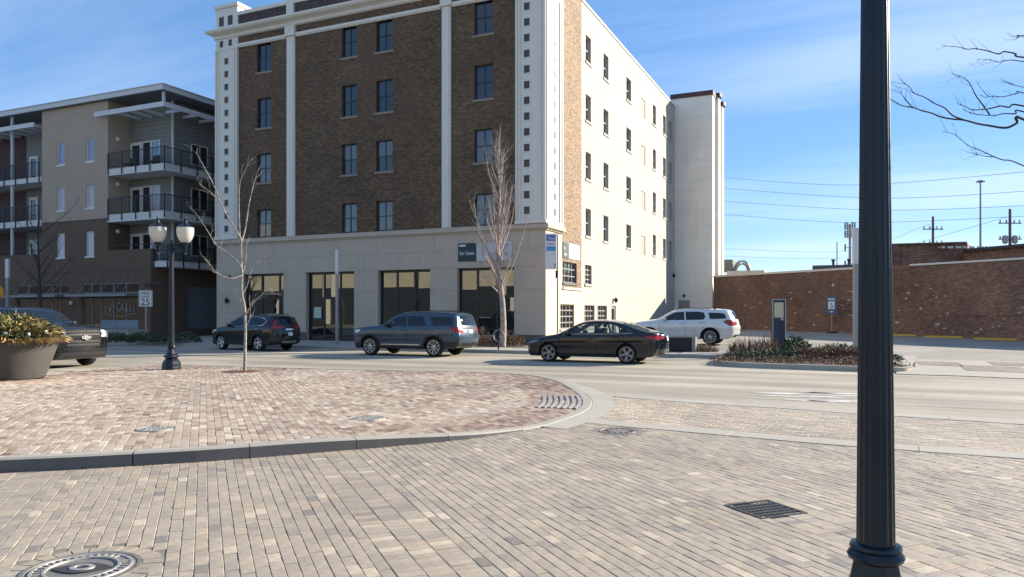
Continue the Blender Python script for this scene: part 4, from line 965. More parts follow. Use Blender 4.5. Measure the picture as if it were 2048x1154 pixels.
mb = MB(); mb.tube([(-46.7 + 3.0 * k / 16, YA + .05, 1.62 + .1 * math.cos(k / 16 * 6.28)) for k in range(17)], .02, 5); mb.build('swash', m_white, sg)
for x in (-49.9, -42.7):
    mb = MB(); mb.lathe([(0.1, -.13), (.13, -.05), (.13, .1), (.06, .14)], 10, (x, YA - .14, 2.45)); mb.box(x - .05, x + .05, YA - .12, YA + .01, 2.42, 2.52); mb.build('wall_lamp', m_slab, AB)
mb = MB(); mb.box(-42.75, -41.2, YA - .16, YA - .06, 3.62, 3.74); mb.build('sign_bracket', m_rail, AB)
# raised terrace in front of the shops
mb = MB(); mb.box(-64, -42.4, 33.9, YA + .02, 0.1, 0.66); tr = struct(mb.build('terrace', m_walk))
mb = MB(); mb.box(-42.0, -36.5, 33.9, 60, 0.0, 0.16); struct(mb.build('alley', m_walk))
t = thing('bench_rail', 'low grey handrail at the edge of the raised terrace', 'railing', (-44.5, 34.0, 0.66))
q = MB(); q.tube([(-45.2, 34.05, .66), (-45.2, 34.05, 1.05), (-43.8, 34.05, 1.05), (-43.8, 34.05, .66)], .025, 6); q.build('rail', m_alum, t)

# ================================================================== vehicles
m_tyre = M('tyre_rubber', (0.012, 0.012, 0.012), 0.85, var=0.2, scale=20, bump=0.1)
m_alloy = M('alloy_wheel', (0.50, 0.49, 0.47), 0.32, metal=0.75, var=0.06, scale=8)
m_alloyd = M('dark_alloy', (0.30, 0.29, 0.28), 0.35, metal=0.7, var=0.06, scale=8)  # darker alloy for the saloon's wheels
m_brake = M('brake_disc', (0.02, 0.02, 0.02), 0.6)
m_clad = M('dark_plastic', (0.014, 0.0145, 0.016), 0.65, var=0.15, scale=12)
m_under = M('underbody', (0.01, 0.01, 0.01), 0.9, var=0)
m_chrome = M('chrome_trim', (0.70, 0.69, 0.66), 0.18, metal=0.9, var=0)
m_tail = M('red_tail_light', (0.26, 0.003, 0.008), 0.15, var=0.15, scale=12, coat=0.25)
m_lamp = M('clear_head_light', (0.62, 0.63, 0.62), 0.12, var=0.15, scale=18, coat=0.8, metal=0.2)
m_lampd = M('smoked_head_light', (0.16, 0.165, 0.17), 0.12, var=0.3, scale=18, coat=0.8)
m_plate = M('number_plate', (0.62, 0.62, 0.60), 0.5, var=0.12, scale=30)
m_seat = M('car_seat', (0.03, 0.03, 0.032), 0.8, var=0.1)
m_seam = M('panel_gap', (0.006, 0.006, 0.007), 0.9, var=0)
g_clear = glass_mat('car_glass_clear', (0.80, 0.90, 0.88), 0.78)
g_tint = glass_mat('car_glass_tint', (0.55, 0.62, 0.65), 0.32)
g_dark = glass_mat('car_glass_privacy', (0.4, 0.45, 0.5), 0.10)
def paint(name, c, rough=0.32, metal=0.35, coat=1.0):
    m, t, b = newmat(name); co = t.coord(); x = t.xyz(co)
    a = t.noise(co, 2.0, 4, 0.6); d = t.math('MULTIPLY', t.rng(x[2], 0.75, 0.2), t.rng(a, 0.35, 0.7))
    t.l(t.mix(t.math('MULTIPLY', d, 0.10), c, (0.16, 0.145, 0.12)), b.inputs['Base Color'])
    b.inputs['Metallic'].default_value = metal; b.inputs['Roughness'].default_value = rough; b.inputs['Coat Weight'].default_value = coat; b.inputs['Coat Roughness'].default_value = 0.05; b.inputs['Specular IOR Level'].default_value = 0.3
    t.l(t.rng(a, 0.3, 0.7, rough * .85, rough * 1.25), b.inputs['Roughness']); return m
def chaikin(p, n=2):
    for _ in range(n):
        q = [p[0]]
        for a, b in zip(p, p[1:]): q += [(a[0] * .75 + b[0] * .25, a[1] * .75 + b[1] * .25), (a[0] * .25 + b[0] * .75, a[1] * .25 + b[1] * .75)]
        p = q + [p[-1]]
    return p
def resample(p, step):
    out = [p[0]]; acc = 0
    for a, b in zip(p, p[1:]):
        d = math.dist(a, b); pos = step - acc
        while pos < d: out.append((a[0] + (b[0] - a[0]) * pos / d, a[1] + (b[1] - a[1]) * pos / d)); pos += step
        acc = d - (pos - step)
    if math.dist(out[-1], p[-1]) < step * .4: out.pop()
    return out + [p[-1]]
def thick(line, w):
    a = offset_line(line, w / 2); b = offset_line(line, -w / 2); return a + b[::-1]
class Car:
    def __init__(s, S, label, loc, rz, z=0.0):
        s.S = S; s.root = thing(S['name'], label, S['cat'], (loc[0], loc[1], z), rz)
        L, W, wb, fo, r = S['L'], S['W'], S['wb'], S['fo'], S['r']
        s.X0 = fo + wb / 2; s.ax = (fo, fo + wb); s.Ra = r + S.get('gap', 0.055); zs = S['sill']
        top = resample(chaikin(S['top'], 2), 0.05)
        # insert break points for front/top/rear regions
        marks = []
        for q in S['strip']: marks += [q[2], q[3]]
        for mk in marks: top = s.insert(top, mk)
        s.top = top; s.arc = [0.0]
        for a, b in zip(top, top[1:]): s.arc.append(s.arc[-1] + math.dist(a, b))
        s.nrm = []
        for i in range(len(top)):
            a = top[max(i - 1, 0)]; b = top[min(i + 1, len(top) - 1)]; d = math.hypot(b[0] - a[0], b[1] - a[1]) or 1
            s.nrm.append((-(b[1] - a[1]) / d, (b[0] - a[0]) / d))
        s.rf = [S.get('rfe', .26) * abs(n[0]) ** 2 + S.get('rft', .10) * n[1] ** 2 for n in s.nrm]
        bot = []
        for k in (1, 0):
            c = s.ax[k]; th = math.asin(max(-1, min(1, (zs - r) / s.Ra))); n = 22
            bot += [(c + s.Ra * math.cos(th + (math.pi - 2 * th) * i / n), r + s.Ra * math.sin(th + (math.pi - 2 * th) * i / n)) for i in range(n + 1)]
        s.outline = top + bot
        s.T = np.array(top); s.make()
    def insert(s, top, mk):
        kind, v = mk
        rng_ = range(len(top) - 1)
        if kind == 'r': rng_ = reversed(list(rng_))
        for i in rng_:
            a, b = top[i], top[i + 1]; k = 0 if kind == 'u' else 1
            lo, hi = min(a[k], b[k]), max(a[k], b[k])
            if kind == 'f' and a[0] > s.S['L'] * .4: break
            if kind == 'u' and not (a[1] > s.S['belt'][0] * .6): continue
            if lo <= v <= hi and hi > lo:
                t = (v - a[k]) / (b[k] - a[k])
                if t < .02 or t > .98: return top
                return top[:i + 1] + [(a[0] + (b[0] - a[0]) * t, a[1] + (b[1] - a[1]) * t)] + top[i + 1:]
        return top
    def find(s, mk):
        kind, v = mk; best = None; e = 9
        for i, p in enumerate(s.top):
            if kind == 'f' and p[0] > s.S['L'] * .4: continue
            if kind == 'r' and p[0] < s.S['L'] * .6: continue
            if kind == 'u' and p[1] < s.S['belt'][0] * .6: continue
            d = abs(p[0 if kind == 'u' else 1] - v)
            if d < e - 1e-6: e = d; best = i
        return best
    def yw(s, u, z):
        S = s.S; L = S['L']; half = S['W'] / 2
        f = 1 - S.get('pf', .07) * max(0, 1 - u / .9) ** 2 - S.get('pr', .05) * max(0, 1 - (L - u) / .9) ** 2
        b0, b1 = S['belt']; zb = b0 + (b1 - b0) * u / L; zc = .68 * zb; zs = S['sill']; y = half * f
        if z > zb: return y - .03 - S.get('tum', .30) * (z - zb) - .18 * (z - zb) ** 2
        if z > zc: return y - .03 * ((z - zc) / (zb - zc)) ** 2
        q = (zc - z) / (zc - zs); return y - .045 * q * q - .012 * math.sin(min(1, q * 1.3) * math.pi)
    def fil(s, u, z):
        P = s.T; a = P[:-1]; d = P[1:] - a; l2 = (d ** 2).sum(1) + 1e-12
        t = np.clip(((np.array((u, z)) - a) * d).sum(1) / l2, 0, 1); q = a + d * t[:, None]; dd = np.hypot(q[:, 0] - u, q[:, 1] - z); i = int(dd.argmin())
        rf = s.rf[i] * (1 - t[i]) + s.rf[i + 1] * t[i]; k = max(0.0, 1 - dd[i] / rf); return rf * (1 - math.sqrt(max(0, 1 - k * k)))
    def P(s, u, y, z): return (s.X0 - u, y, z)
    def strip(s, i, t, off=0.0):
        S = s.S; u, z = s.top[i]; n = s.nrm[i]; ye = max(.05, s.yw(u, z) - s.rf[i])
        b = S.get('be', .13) * abs(n[0]) ** 2 * (1.0 if abs(n[0]) > .8 else .55) + S.get('bt', .04) * max(0, n[1]) ** 2
        k = b * (1 - abs(t) ** 2.2) + off
        return s.P(u + n[0] * k, t * ye, z + n[1] * k)
    def stript(s, mk, t, off=0.0): return s.strip(s.find(mk), t, off)
    def make(s):
        S = s.S; root = s.root; body = MB()
        polys = [(n, p, m, d) for n, p, m, d in S['side']]
        r = S['r']
        for k in (0, 1):   # wheel arch lips
            if S.get('arch'):
                c = s.ax[k]; R2 = s.Ra + S['arch']; th = math.asin(max(-1, min(1, (S['sill'] - r) / s.Ra))); n = 18
                o_ = [(c + R2 * math.cos(th + (math.pi - 2 * th) * i / n), r + R2 * math.sin(th + (math.pi - 2 * th) * i / n)) for i in range(n + 1)]
                i_ = [(c + (s.Ra - .03) * math.cos(th + (math.pi - 2 * th) * i / n), r + (s.Ra - .03) * math.sin(th + (math.pi - 2 * th) * i / n)) for i in range(n, -1, -1)]
                polys.insert(0, ('arch_trim', o_ + i_, S.get('archm', m_clad), -.012))
        for ln in S.get('seams', ()): polys.append(('panel_gap', thick(ln, 0.012), m_seam, .004))
        V = [Vector(p) for p in s.outline]; n0 = len(V); E = [(i, (i + 1) % n0) for i in range(n0)]
        for nme, p, m, d in polys:
            pp = []
            for a, b in zip(p, p[1:] + p[:1]):
                k = max(1, int(math.dist(a, b) / .07)); pp += [(a[0] + (b[0] - a[0]) * q / k, a[1] + (b[1] - a[1]) * q / k) for q in range(k)]
            b0 = len(V); V += [Vector(q) for q in pp]; E += [(b0 + i, b0 + (i + 1) % len(pp)) for i in range(len(pp))]
        ol = s.outline
        zmax = max(p[1] for p in ol)
        for u in np.arange(.05, S['L'], .075):
            for z in np.arange(S['sill'] + .03, zmax, .06):
                if inpoly((u, z), ol): V.append(Vector((u + .01 * math.sin(z * 50), z)))
        for dist_ in (.006, .02, .05, .1, .17):
            for (u, z), n in zip(s.top, s.nrm):
                p = (u - n[0] * dist_, z - n[1] * dist_)
                if inpoly(p, ol): V.append(Vector(p))
        vs, _, fs, *_r = delaunay_2d_cdt(V, E, [], 0, 1e-4)
        yy = [max(.02, s.yw(v.x, v.y) - s.fil(v.x, v.y)) for v in vs]
        parts = {i: [] for i in range(-1, len(polys))}
        for f in fs:
            cx_ = sum(vs[i].x for i in f) / 3; cz_ = sum(vs[i].y for i in f) / 3
            if not inpoly((cx_, cz_), ol): continue
            k = -1
            for i, (nme, p, m, d) in enumerate(polys):
                if inpoly((cx_, cz_), p): k = i
            parts[k].append(f)
        def emit(mb, flist, sg, inset):
            mp = {}
            idx = []
            for f in flist:
                g_ = []
                for i in f:
                    if i not in mp: mp[i] = len(idx); idx.append(s.P(vs[i].x, sg * (yy[i] - inset), vs[i].y))
                    g_.append(mp[i])
                a, b, c = (Vector((vs[i].x, vs[i].y)) for i in f)
                ccw = (b - a).cross(c - a) > 0 if hasattr((b - a), 'cross') else True
                # x = X0 - u flips the handedness
                want = (sg > 0) == ccw
                yield_ = tuple(g_) if want else tuple(g_[::-1])
                FL.append(yield_)
            b0 = len(mb.v); mb.v += idx; mb.f += [tuple(j + b0 for j in q) for q in FL]; FL.clear()
        FL = []
        for sg in (1, -1): emit(body, parts[-1], sg, 0)
        # front, top and rear surface
        ts = sorted({-1.0, 1.0, *[round(v, 4) for v in np.linspace(-1, 1, 17)], *[q[4] for q in S['strip']], *[q[5] for q in S['strip']]})
        rg = []
        for q in S['strip']: a, b = s.find(q[2]), s.find(q[3]); rg.append((min(a, b), max(a, b), q[4], q[5]))
        cells = {i: [] for i in range(-1, len(rg))}
        for i in range(len(s.top) - 1):
            for j in range(len(ts) - 1):
                tc_ = (ts[j] + ts[j + 1]) / 2; k = -1
                for q, (a, b, t0, t1) in enumerate(rg):
                    if a <= i < b and t0 < tc_ < t1: k = q
                cells[k].append((i, j))
        def grid(mb, cl, off):
            mp = {}; b0 = len(mb.v)
            def vid(i, j):
                if (i, j) not in mp: mp[(i, j)] = len(mb.v); mb.v.append(s.strip(i, ts[j], off))
                return mp[(i, j)]
            for i, j in cl: mb.f.append((vid(i, j), vid(i, j + 1), vid(i + 1, j + 1), vid(i + 1, j)))
        grid(body, cells[-1], 0)
        s.body = body.build('body', S['paint'], root, smooth=True, world=False, sharp=50, weld=True)
        for i, (nme, p, m, d) in enumerate(polys):
            for sg in (1, -1):
                if parts[i]:
                    mb = MB(); emit(mb, parts[i], sg, d); mb.build(nme, m, root, smooth=True, world=False)
        for q, c in zip(S['strip'], [cells[i] for i in range(len(rg))]):
            if c: mb = MB(); grid(mb, c, q[6] if len(q) > 6 else -.004); mb.build(q[0], q[1], root, smooth=True, world=False)
        # underside, wheel wells, cabin
        mb = MB(); x0, x1 = s.X0 - S['L'] + .35, s.X0 - .35; hw = S['W'] / 2 - .16
        mb.box(x0, x1, -hw, hw, S['sill'] + .02, S['sill'] + .12); mb.build('underbody', m_under, root, world=False)
        for k in (0, 1):
            c = s.X0 - s.ax[k]; n = 14
            for sg in (1, -1):
                mb = MB()
                y1_ = sg * (s.yw(s.ax[k], r) - .05); y0_ = sg * (S['W'] / 2 - .42)
                pr = [(c + (s.Ra + .015) * math.cos(math.pi * i / n * 1.0), r + (s.Ra + .015) * math.sin(math.pi * i / n)) for i in range(n + 1)]
                pr = [(pr[0][0], S['sill'])] + pr + [(pr[-1][0], S['sill'])]
                vs_ = [(x, y1_, z) for x, z in pr] + [(x, y0_, z) for x, z in pr]; m_ = len(pr)
                mb.add(vs_, [(i, i + 1, m_ + i + 1, m_ + i) for i in range(m_ - 1)] + [tuple(range(m_, 2 * m_))])
                mb.build('wheel_well', m_under, root, world=False)
        if S.get('seats'):
            fl, rows = S['seats']
            for u in rows:
                for sg in (1, -1):
                    mb = MB(); mb.bbox(s.X0 - u - .25, s.X0 - u + .25, sg * .38 - .24, sg * .38 + .24, fl, fl + .2, .06); mb.build('seat_cushion', m_seat, root, world=False)
                    mb = MB(); mb.bbox(-.07, .07, -.23, .23, 0, .62, .05); mb.bbox(-.05, .05, -.12, .12, .64, .82, .04); mb.xf(Matrix.Translation((s.X0 - u - .24, sg * .38, fl + .18)) @ Matrix.Rotation(R(-14), 4, 'Y')); mb.build('seat_back', m_seat, root, world=False)
            mb = MB(); mb.bbox(s.X0 - S['dash'] - .35, s.X0 - S['dash'] + .2, -.68, .68, fl - .05, S['belt'][0] - .04, .06); mb.build('dashboard', m_seat, root, world=False)
            mb = MB(); mb.lathe([(.19, -.012), (.19, .012), (.165, .012), (.165, -.012)], 18); mb.xf(Matrix.Translation((s.X0 - S['dash'] - .45, .38, S['belt'][0] + .0)) @ Matrix.Rotation(R(65), 4, 'Y')); mb.build('steering_wheel', m_seat, root, world=False)
        for k in (0, 1):
            for sg in (1, -1): s.wheel(s.X0 - s.ax[k], sg)
        # mirrors, handles, plates
        if S.get('mirror'):
            u, z = S['mirror']
            for sg in (1, -1):
                y = s.yw(u, z); mb = MB(); mb.bbox(s.X0 - u - .09, s.X0 - u + .07, sg * (y + .04), sg * (y + .21), z - .06, z + .075, .035) if sg > 0 else mb.bbox(s.X0 - u - .09, s.X0 - u + .07, -(y + .21), -(y + .04), z - .06, z + .075, .035)
                mb.box(s.X0 - u - .02, s.X0 - u + .03, sg * (y - .03), sg * (y + .06), z - .06, z - .01); mb.build('mirror', S.get('mirm', S['paint']), root, smooth=True, world=False)
        for u, z in S.get('handles', ()):
            for sg in (1, -1):
                y = s.yw(u, z); mb = MB(); mb.tube([(s.X0 - u - .1, sg * (y + .004), z), (s.X0 - u - .08, sg * (y + .032), z), (s.X0 - u + .08, sg * (y + .032), z), (s.X0 - u + .1, sg * (y + .004), z)], .014, 6); mb.build('door_handle', S.get('hm', S['paint']), root, smooth=True, world=False)
        for nme, mat, pts, rad in S.get('trims', ()):   # trims follow the side surface: pts (u, z)
            for sg in (1, -1):
                mb = MB(); mb.tube([s.P(u, sg * (s.yw(u, z) - s.fil(u, z) + .006), z) for u, z in pts], rad, 6); mb.build(nme, mat, root, smooth=True, world=False)
        for nme, mat, pts, rad in S.get('rails', ()):   # roof rails: (u, y, z)
            for sg in (1, -1): mb = MB(); mb.tube([s.P(u, sg * y, z) for u, y, z in pts], rad, 6); mb.build(nme, mat, root, smooth=True, world=False)
        for nme, mat, mk, t0, t1, h, off in S.get('bars', ()):   # bars across the front or rear
            i = s.find(mk); mb = MB(); mb.tube([s.strip(i, t0 + (t1 - t0) * k / 12, off) for k in range(13)], h, 6); mb.build(nme, mat, root, smooth=True, world=False)
    def wheel(s, x, sg):
        S = s.S; r = S['r']; w = S.get('tw', .235); st = S.get('spokes', 5); y = sg * (S['W'] / 2 - w / 2 - .035)
        e = bpy.data.objects.new('wheel', None); COL.objects.link(e); e.parent = s.root; e.location = (x, y, r); e.empty_display_size = .1
        e.rotation_euler = (R(90) if sg < 0 else R(-90), 0, 0)   # local +z points outward
        rr = S.get('rim', r * .70); a = random.uniform(0, 6.28)
        mb = MB(); h = w / 2
        mb.lathe([(rr - .01, -h + .02), (rr + .01, -h), (r - .045, -h), (r - .012, -h + .025), (r, -h + .06), (r, h - .06), (r - .012, h - .025), (r - .045, h), (rr + .01, h), (rr - .01, h - .03)], 40)
        mb.f = mb.f[:-2]; mb.build('tyre', m_tyre, e, smooth=True, world=False)
        al = S.get('alloy', m_alloy); mb = MB()
        mb.lathe([(rr + .012, h - .01), (rr + .012, h + .004), (rr - .012, h + .004), (rr - .022, h - .02), (rr - .03, -h * .4)], 40); mb.f = mb.f[:-2]
        mb.lathe([(.075, h * .1), (.075, h - .035), (.055, h - .022), (.01, h - .02)], 16)
        pair = S.get('pair', 0.0)
        for k in range(st):
            for q in ((-pair, pair) if pair else (0,)):
                t = a + 6.2832 * k / st; t0 = t + q * .6; t1 = t + q; sw = S.get('sw', .045)
                p0 = (.05 * math.cos(t0), .05 * math.sin(t0)); p1 = (rr * .99 * math.cos(t1), rr * .99 * math.sin(t1)); n = Vector((-(p1[1] - p0[1]), p1[0] - p0[0])).normalized()
                vs = []
                for (px_, py_), ww, zz in ((p0, sw * .8, h - .03), (p1, sw, h - .012)):
                    vs += [(px_ + n.x * ww / 2, py_ + n.y * ww / 2, zz - .05), (px_ + n.x * ww / 2, py_ + n.y * ww / 2, zz - .008), (px_ + n.x * ww / 3, py_ + n.y * ww / 3, zz), (px_ - n.x * ww / 3, py_ - n.y * ww / 3, zz), (px_ - n.x * ww / 2, py_ - n.y * ww / 2, zz - .008), (px_ - n.x * ww / 2, py_ - n.y * ww / 2, zz - .05)]
                mb.add(vs, [(i, i + 1, 7 + i, 6 + i) for i in range(5)])
        mb.build('rim', al, e, smooth=True, world=False, sharp=35)
        mb = MB(); mb.lathe([(rr - .01, -.02), (rr - .01, .01), (.02, .012)], 30); mb.build('brake_disc', m_brake, e, world=False)

def rrect(u0, u1, z0, z1): return [(u0, z0), (u1, z0), (u1, z1), (u0, z1)]
def place(px, py, D, heading, S):
    """root position from the ground point of the near front wheel (photo) and the heading"""
# ---- black saloon
p_black = paint('deep_navy_black_paint', (0.004, 0.009, 0.014), 0.1, 0.0, 0.5)
SEDAN = dict(name='parked_car', cat='car', L=4.87, W=1.85, wb=2.85, fo=.95, r=.335, sill=.21, belt=(.93, 1.03), paint=p_black, tum=.36, rfe=.34, rft=.13, be=.16, bt=.035, gap=.035, pf=.09, pr=.07,
    top=[(.20, .20), (.06, .26), (.015, .45), (.02, .60), (.10, .70), (.30, .79), (.70, .895), (1.12, .965), (1.28, 1.0), (1.62, 1.18), (1.98, 1.365), (2.20, 1.435), (2.55, 1.475), (2.95, 1.475), (3.30, 1.44), (3.70, 1.345), (4.05, 1.215), (4.36, 1.115), (4.62, 1.075), (4.78, 1.06), (4.83, 1.0), (4.86, .85), (4.87, .62), (4.83, .45), (4.74, .30), (4.62, .24)],
    side=[('front_window', [(1.52, 1.01), (1.80, 1.165), (2.16, 1.345), (2.50, 1.385), (2.62, 1.385), (2.66, 1.02)], g_clear, .006), ('rear_window', [(2.74, 1.02), (2.70, 1.385), (3.05, 1.375), (3.38, 1.315), (3.50, 1.24), (3.55, 1.035)], g_clear, .006), ('quarter_window', [(3.62, 1.04), (3.56, 1.22), (3.80, 1.155), (4.00, 1.07)], g_clear, .006),
        ('head_light', [(.12, .66), (.20, .735), (.62, .80), (.50, .72), (.30, .66)], m_lampd, .001), ('tail_light', [(4.38, .91), (4.54, .97), (4.90, .98), (4.95, .84), (4.72, .83), (4.52, .87)], m_tail, .001), ('sill_trim', [(1.38, .2), (3.36, .2), (3.36, .245), (1.38, .245)], m_clad, .0)],
    seams=[[(1.42, .98), (1.38, .8), (1.40, .32)], [(2.70, 1.0), (2.74, .3)], [(3.58, 1.03), (3.5, .75), (3.30, .60)], [(1.40, .31), (3.28, .33)]],
    strip=[('windscreen', g_clear, ('u', 1.34), ('u', 2.12), -.93, .93), ('rear_screen', g_tint, ('u', 3.42), ('u', 4.22), -.92, .92), ('grille', m_clad, ('f', .32), ('f', .62), -.55, .55, -.03), ('tail_light', m_tail, ('r', .96), ('r', .84), -1, -.58, -.002), ('tail_light', m_tail, ('r', .96), ('r', .84), .58, 1, -.002), ('number_plate', m_plate, ('r', .92), ('r', .78), -.2, .2, .004), ('rear_bumper', m_clad, ('r', .42), ('r', .28), -.8, .8, -.006)],
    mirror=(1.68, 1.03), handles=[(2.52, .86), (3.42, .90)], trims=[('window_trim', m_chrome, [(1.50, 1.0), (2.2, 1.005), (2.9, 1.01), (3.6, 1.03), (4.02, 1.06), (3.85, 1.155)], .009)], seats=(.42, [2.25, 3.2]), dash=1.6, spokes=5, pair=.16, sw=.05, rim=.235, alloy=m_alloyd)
# ---- dark compact SUV
p_char = paint('charcoal_paint', (0.010, 0.012, 0.012), 0.12, 0.0, 0.5)
CUV = dict(name='parked_car', cat='car', L=4.60, W=1.855, wb=2.66, fo=.90, r=.355, sill=.26, belt=(1.03, 1.12), paint=p_char, tum=.30, rfe=.30, rft=.12, be=.14, bt=.04, arch=.07, pf=.09, pr=.06,
    top=[(.22, .24), (.08, .30), (.02, .5), (.02, .75), (.08, .88), (.22, .97), (.6, 1.05), (1.05, 1.11), (1.2, 1.14), (1.55, 1.36), (1.85, 1.54), (2.05, 1.61), (2.4, 1.665), (2.9, 1.68), (3.5, 1.66), (4.0, 1.61), (4.25, 1.57), (4.36, 1.48), (4.48, 1.25), (4.55, 1.05), (4.59, .85), (4.60, .6), (4.55, .42), (4.42, .32)],
    side=[('side_window', [(1.45, 1.13), (1.85, 1.40), (2.12, 1.50), (2.60, 1.545), (2.66, 1.14)], g_tint, .006), ('side_window', [(2.72, 1.14), (2.68, 1.545), (3.2, 1.54), (3.50, 1.515), (3.56, 1.16)], g_dark, .006), ('side_window', [(3.62, 1.17), (3.58, 1.51), (3.85, 1.46), (4.02, 1.36), (3.92, 1.22)], g_dark, .006),
        ('head_light', [(.10, .86), (.20, .93), (.62, .99), (.45, .90), (.2, .84)], m_lamp, .001), ('tail_light', [(4.30, 1.08), (4.42, 1.15), (4.37, 1.42), (4.41, 1.43), (4.50, 1.17), (4.7, 1.14), (4.7, 1.04), (4.46, 1.03)], m_tail, .001), ('cladding', [(1.2, .2), (3.4, .2), (3.4, .40), (1.2, .40)], m_clad, -.008), ('cladding', [(3.9, .25), (4.7, .25), (4.7, .52), (3.95, .50)], m_clad, -.004), ('cladding', [(-.1, .2), (.55, .2), (.55, .45), (-.1, .48)], m_clad, -.004)],
    seams=[[(1.38, 1.1), (1.34, .42)], [(2.69, 1.12), (2.72, .42)], [(3.60, 1.13), (3.45, .8)]],
    strip=[('windscreen', g_tint, ('u', 1.25), ('u', 1.95), -.92, .92), ('rear_screen', g_dark, ('u', 4.29), ('u', 4.49), -.86, .86), ('rear_screen', g_dark, ('r', 1.5), ('r', 1.2), -.86, .86), ('tail_light', m_tail, ('r', 1.15), ('r', 1.03), -1, -.5, -.002), ('tail_light', m_tail, ('r', 1.15), ('r', 1.03), .5, 1, -.002), ('chrome_bar', m_chrome, ('r', 1.0), ('r', .93), -.42, .42, .004), ('number_plate', m_plate, ('r', .84), ('r', .70), -.22, .22, .005), ('rear_bumper', m_clad, ('r', .62), ('r', .36), -.95, .95, .004), ('skid_plate', m_chrome, ('r', .50), ('r', .42), -.7, .7, .012), ('grille', m_clad, ('f', .5), ('f', .8), -.6, .6, -.02)],
    mirror=(1.62, 1.16), handles=[(2.5, 1.0), (3.42, 1.02)], hm=m_chrome, trims=[('window_trim', m_chrome, [(1.42, 1.11), (2.3, 1.125), (3.4, 1.15), (3.9, 1.19), (4.06, 1.36), (3.88, 1.49), (3.5, 1.55), (2.9, 1.575), (2.3, 1.55)], .013)], rails=[('roof_rail', m_clad, [(2.1, .58, 1.63), (2.2, .58, 1.69), (3.8, .57, 1.69), (3.95, .57, 1.63)], .016)], seats=(.52, [2.15, 3.1]), dash=1.55, spokes=5, pair=.0, sw=.11, rim=.245)
# ---- slate blue large SUV
p_slate = paint('slate_blue_paint', (0.030, 0.058, 0.090), 0.28, 0.35, 0.8)
SUV = dict(name='parked_car', cat='car', L=5.05, W=2.0, wb=3.025, fo=.90, r=.385, sill=.30, belt=(1.10, 1.17), paint=p_slate, tum=.28, rfe=.19, rft=.10, be=.09, bt=.04, arch=.085, pf=.08, pr=.05, gap=.05,
    top=[(.20, .28), (.06, .34), (.01, .55), (.02, .88), (.05, 1.06), (.16, 1.12), (.55, 1.165), (1.15, 1.205), (1.38, 1.24), (1.72, 1.46), (2.00, 1.66), (2.22, 1.735), (2.7, 1.775), (3.3, 1.785), (3.9, 1.775), (4.5, 1.735), (4.77, 1.70), (4.85, 1.58), (4.93, 1.28), (4.98, 1.12), (5.03, .9), (5.05, .65), (5.0, .48), (4.85, .38)],
    side=[('side_window', [(1.62, 1.20), (1.98, 1.46), (2.22, 1.575), (2.62, 1.61), (2.66, 1.21)], g_tint, .006), ('side_window', [(2.73, 1.21), (2.68, 1.615), (3.35, 1.615), (3.62, 1.22)], g_dark, .006), ('side_window', [(3.90, 1.23), (3.68, 1.60), (4.30, 1.585), (4.68, 1.55), (4.80, 1.26)], g_dark, .006),
        ('head_light', [(.08, .97), (.16, 1.04), (.46, 1.08), (.40, 1.0), (.2, .92)], m_lamp, .001), ('tail_light', [(4.62, 1.13), (4.72, 1.18), (5.1, 1.18), (5.1, .96), (4.88, .98), (4.76, 1.07)], m_tail, .001), ('cladding', [(1.3, .2), (3.5, .2), (3.5, .42), (1.3, .42)], m_clad, -.008), ('cladding', [(4.3, .3), (5.1, .3), (5.1, .62), (4.35, .60)], m_clad, -.004), ('cladding', [(-.1, .2), (.5, .2), (.5, .5), (-.1, .55)], m_clad, -.004)],
    seams=[[(1.52, 1.18), (1.48, .45)], [(2.69, 1.19), (2.74, .45)], [(3.78, 1.2), (3.72, .9), (3.5, .75)], [(3.80, 1.2), (3.62, 1.66)]],
    strip=[('windscreen', g_tint, ('u', 1.42), ('u', 2.12), -.92, .92), ('rear_screen', g_dark, ('r', 1.6), ('r', 1.22), -.86, .86), ('tail_light', m_tail, ('r', 1.18), ('r', .95), -1, -.72, -.002), ('tail_light', m_tail, ('r', 1.18), ('r', .95), .72, 1, -.002), ('number_plate', m_plate, ('r', 1.06), ('r', .92), -.2, .2, .005), ('trim_panel', m_clad, ('r', 1.16), ('r', 1.08), -.72, .72, .003), ('rear_bumper', m_clad, ('r', .58), ('r', .42), -.9, .9, .003), ('grille', m_clad, ('f', .6), ('f', .95), -.65, .65, -.02)],
    mirror=(1.78, 1.24), mirm=m_clad, handles=[(2.52, 1.06), (3.5, 1.08)], trims=[('sill_strip', m_chrome, [(1.5, .47), (3.3, .47)], .032)], rails=[('roof_rail', m_clad, [(2.2, .64, 1.74), (2.35, .64, 1.83), (4.3, .63, 1.82), (4.45, .63, 1.73)], .018)], seats=(.58, [2.4, 3.4]), dash=1.75, spokes=9, sw=.045, rim=.265)
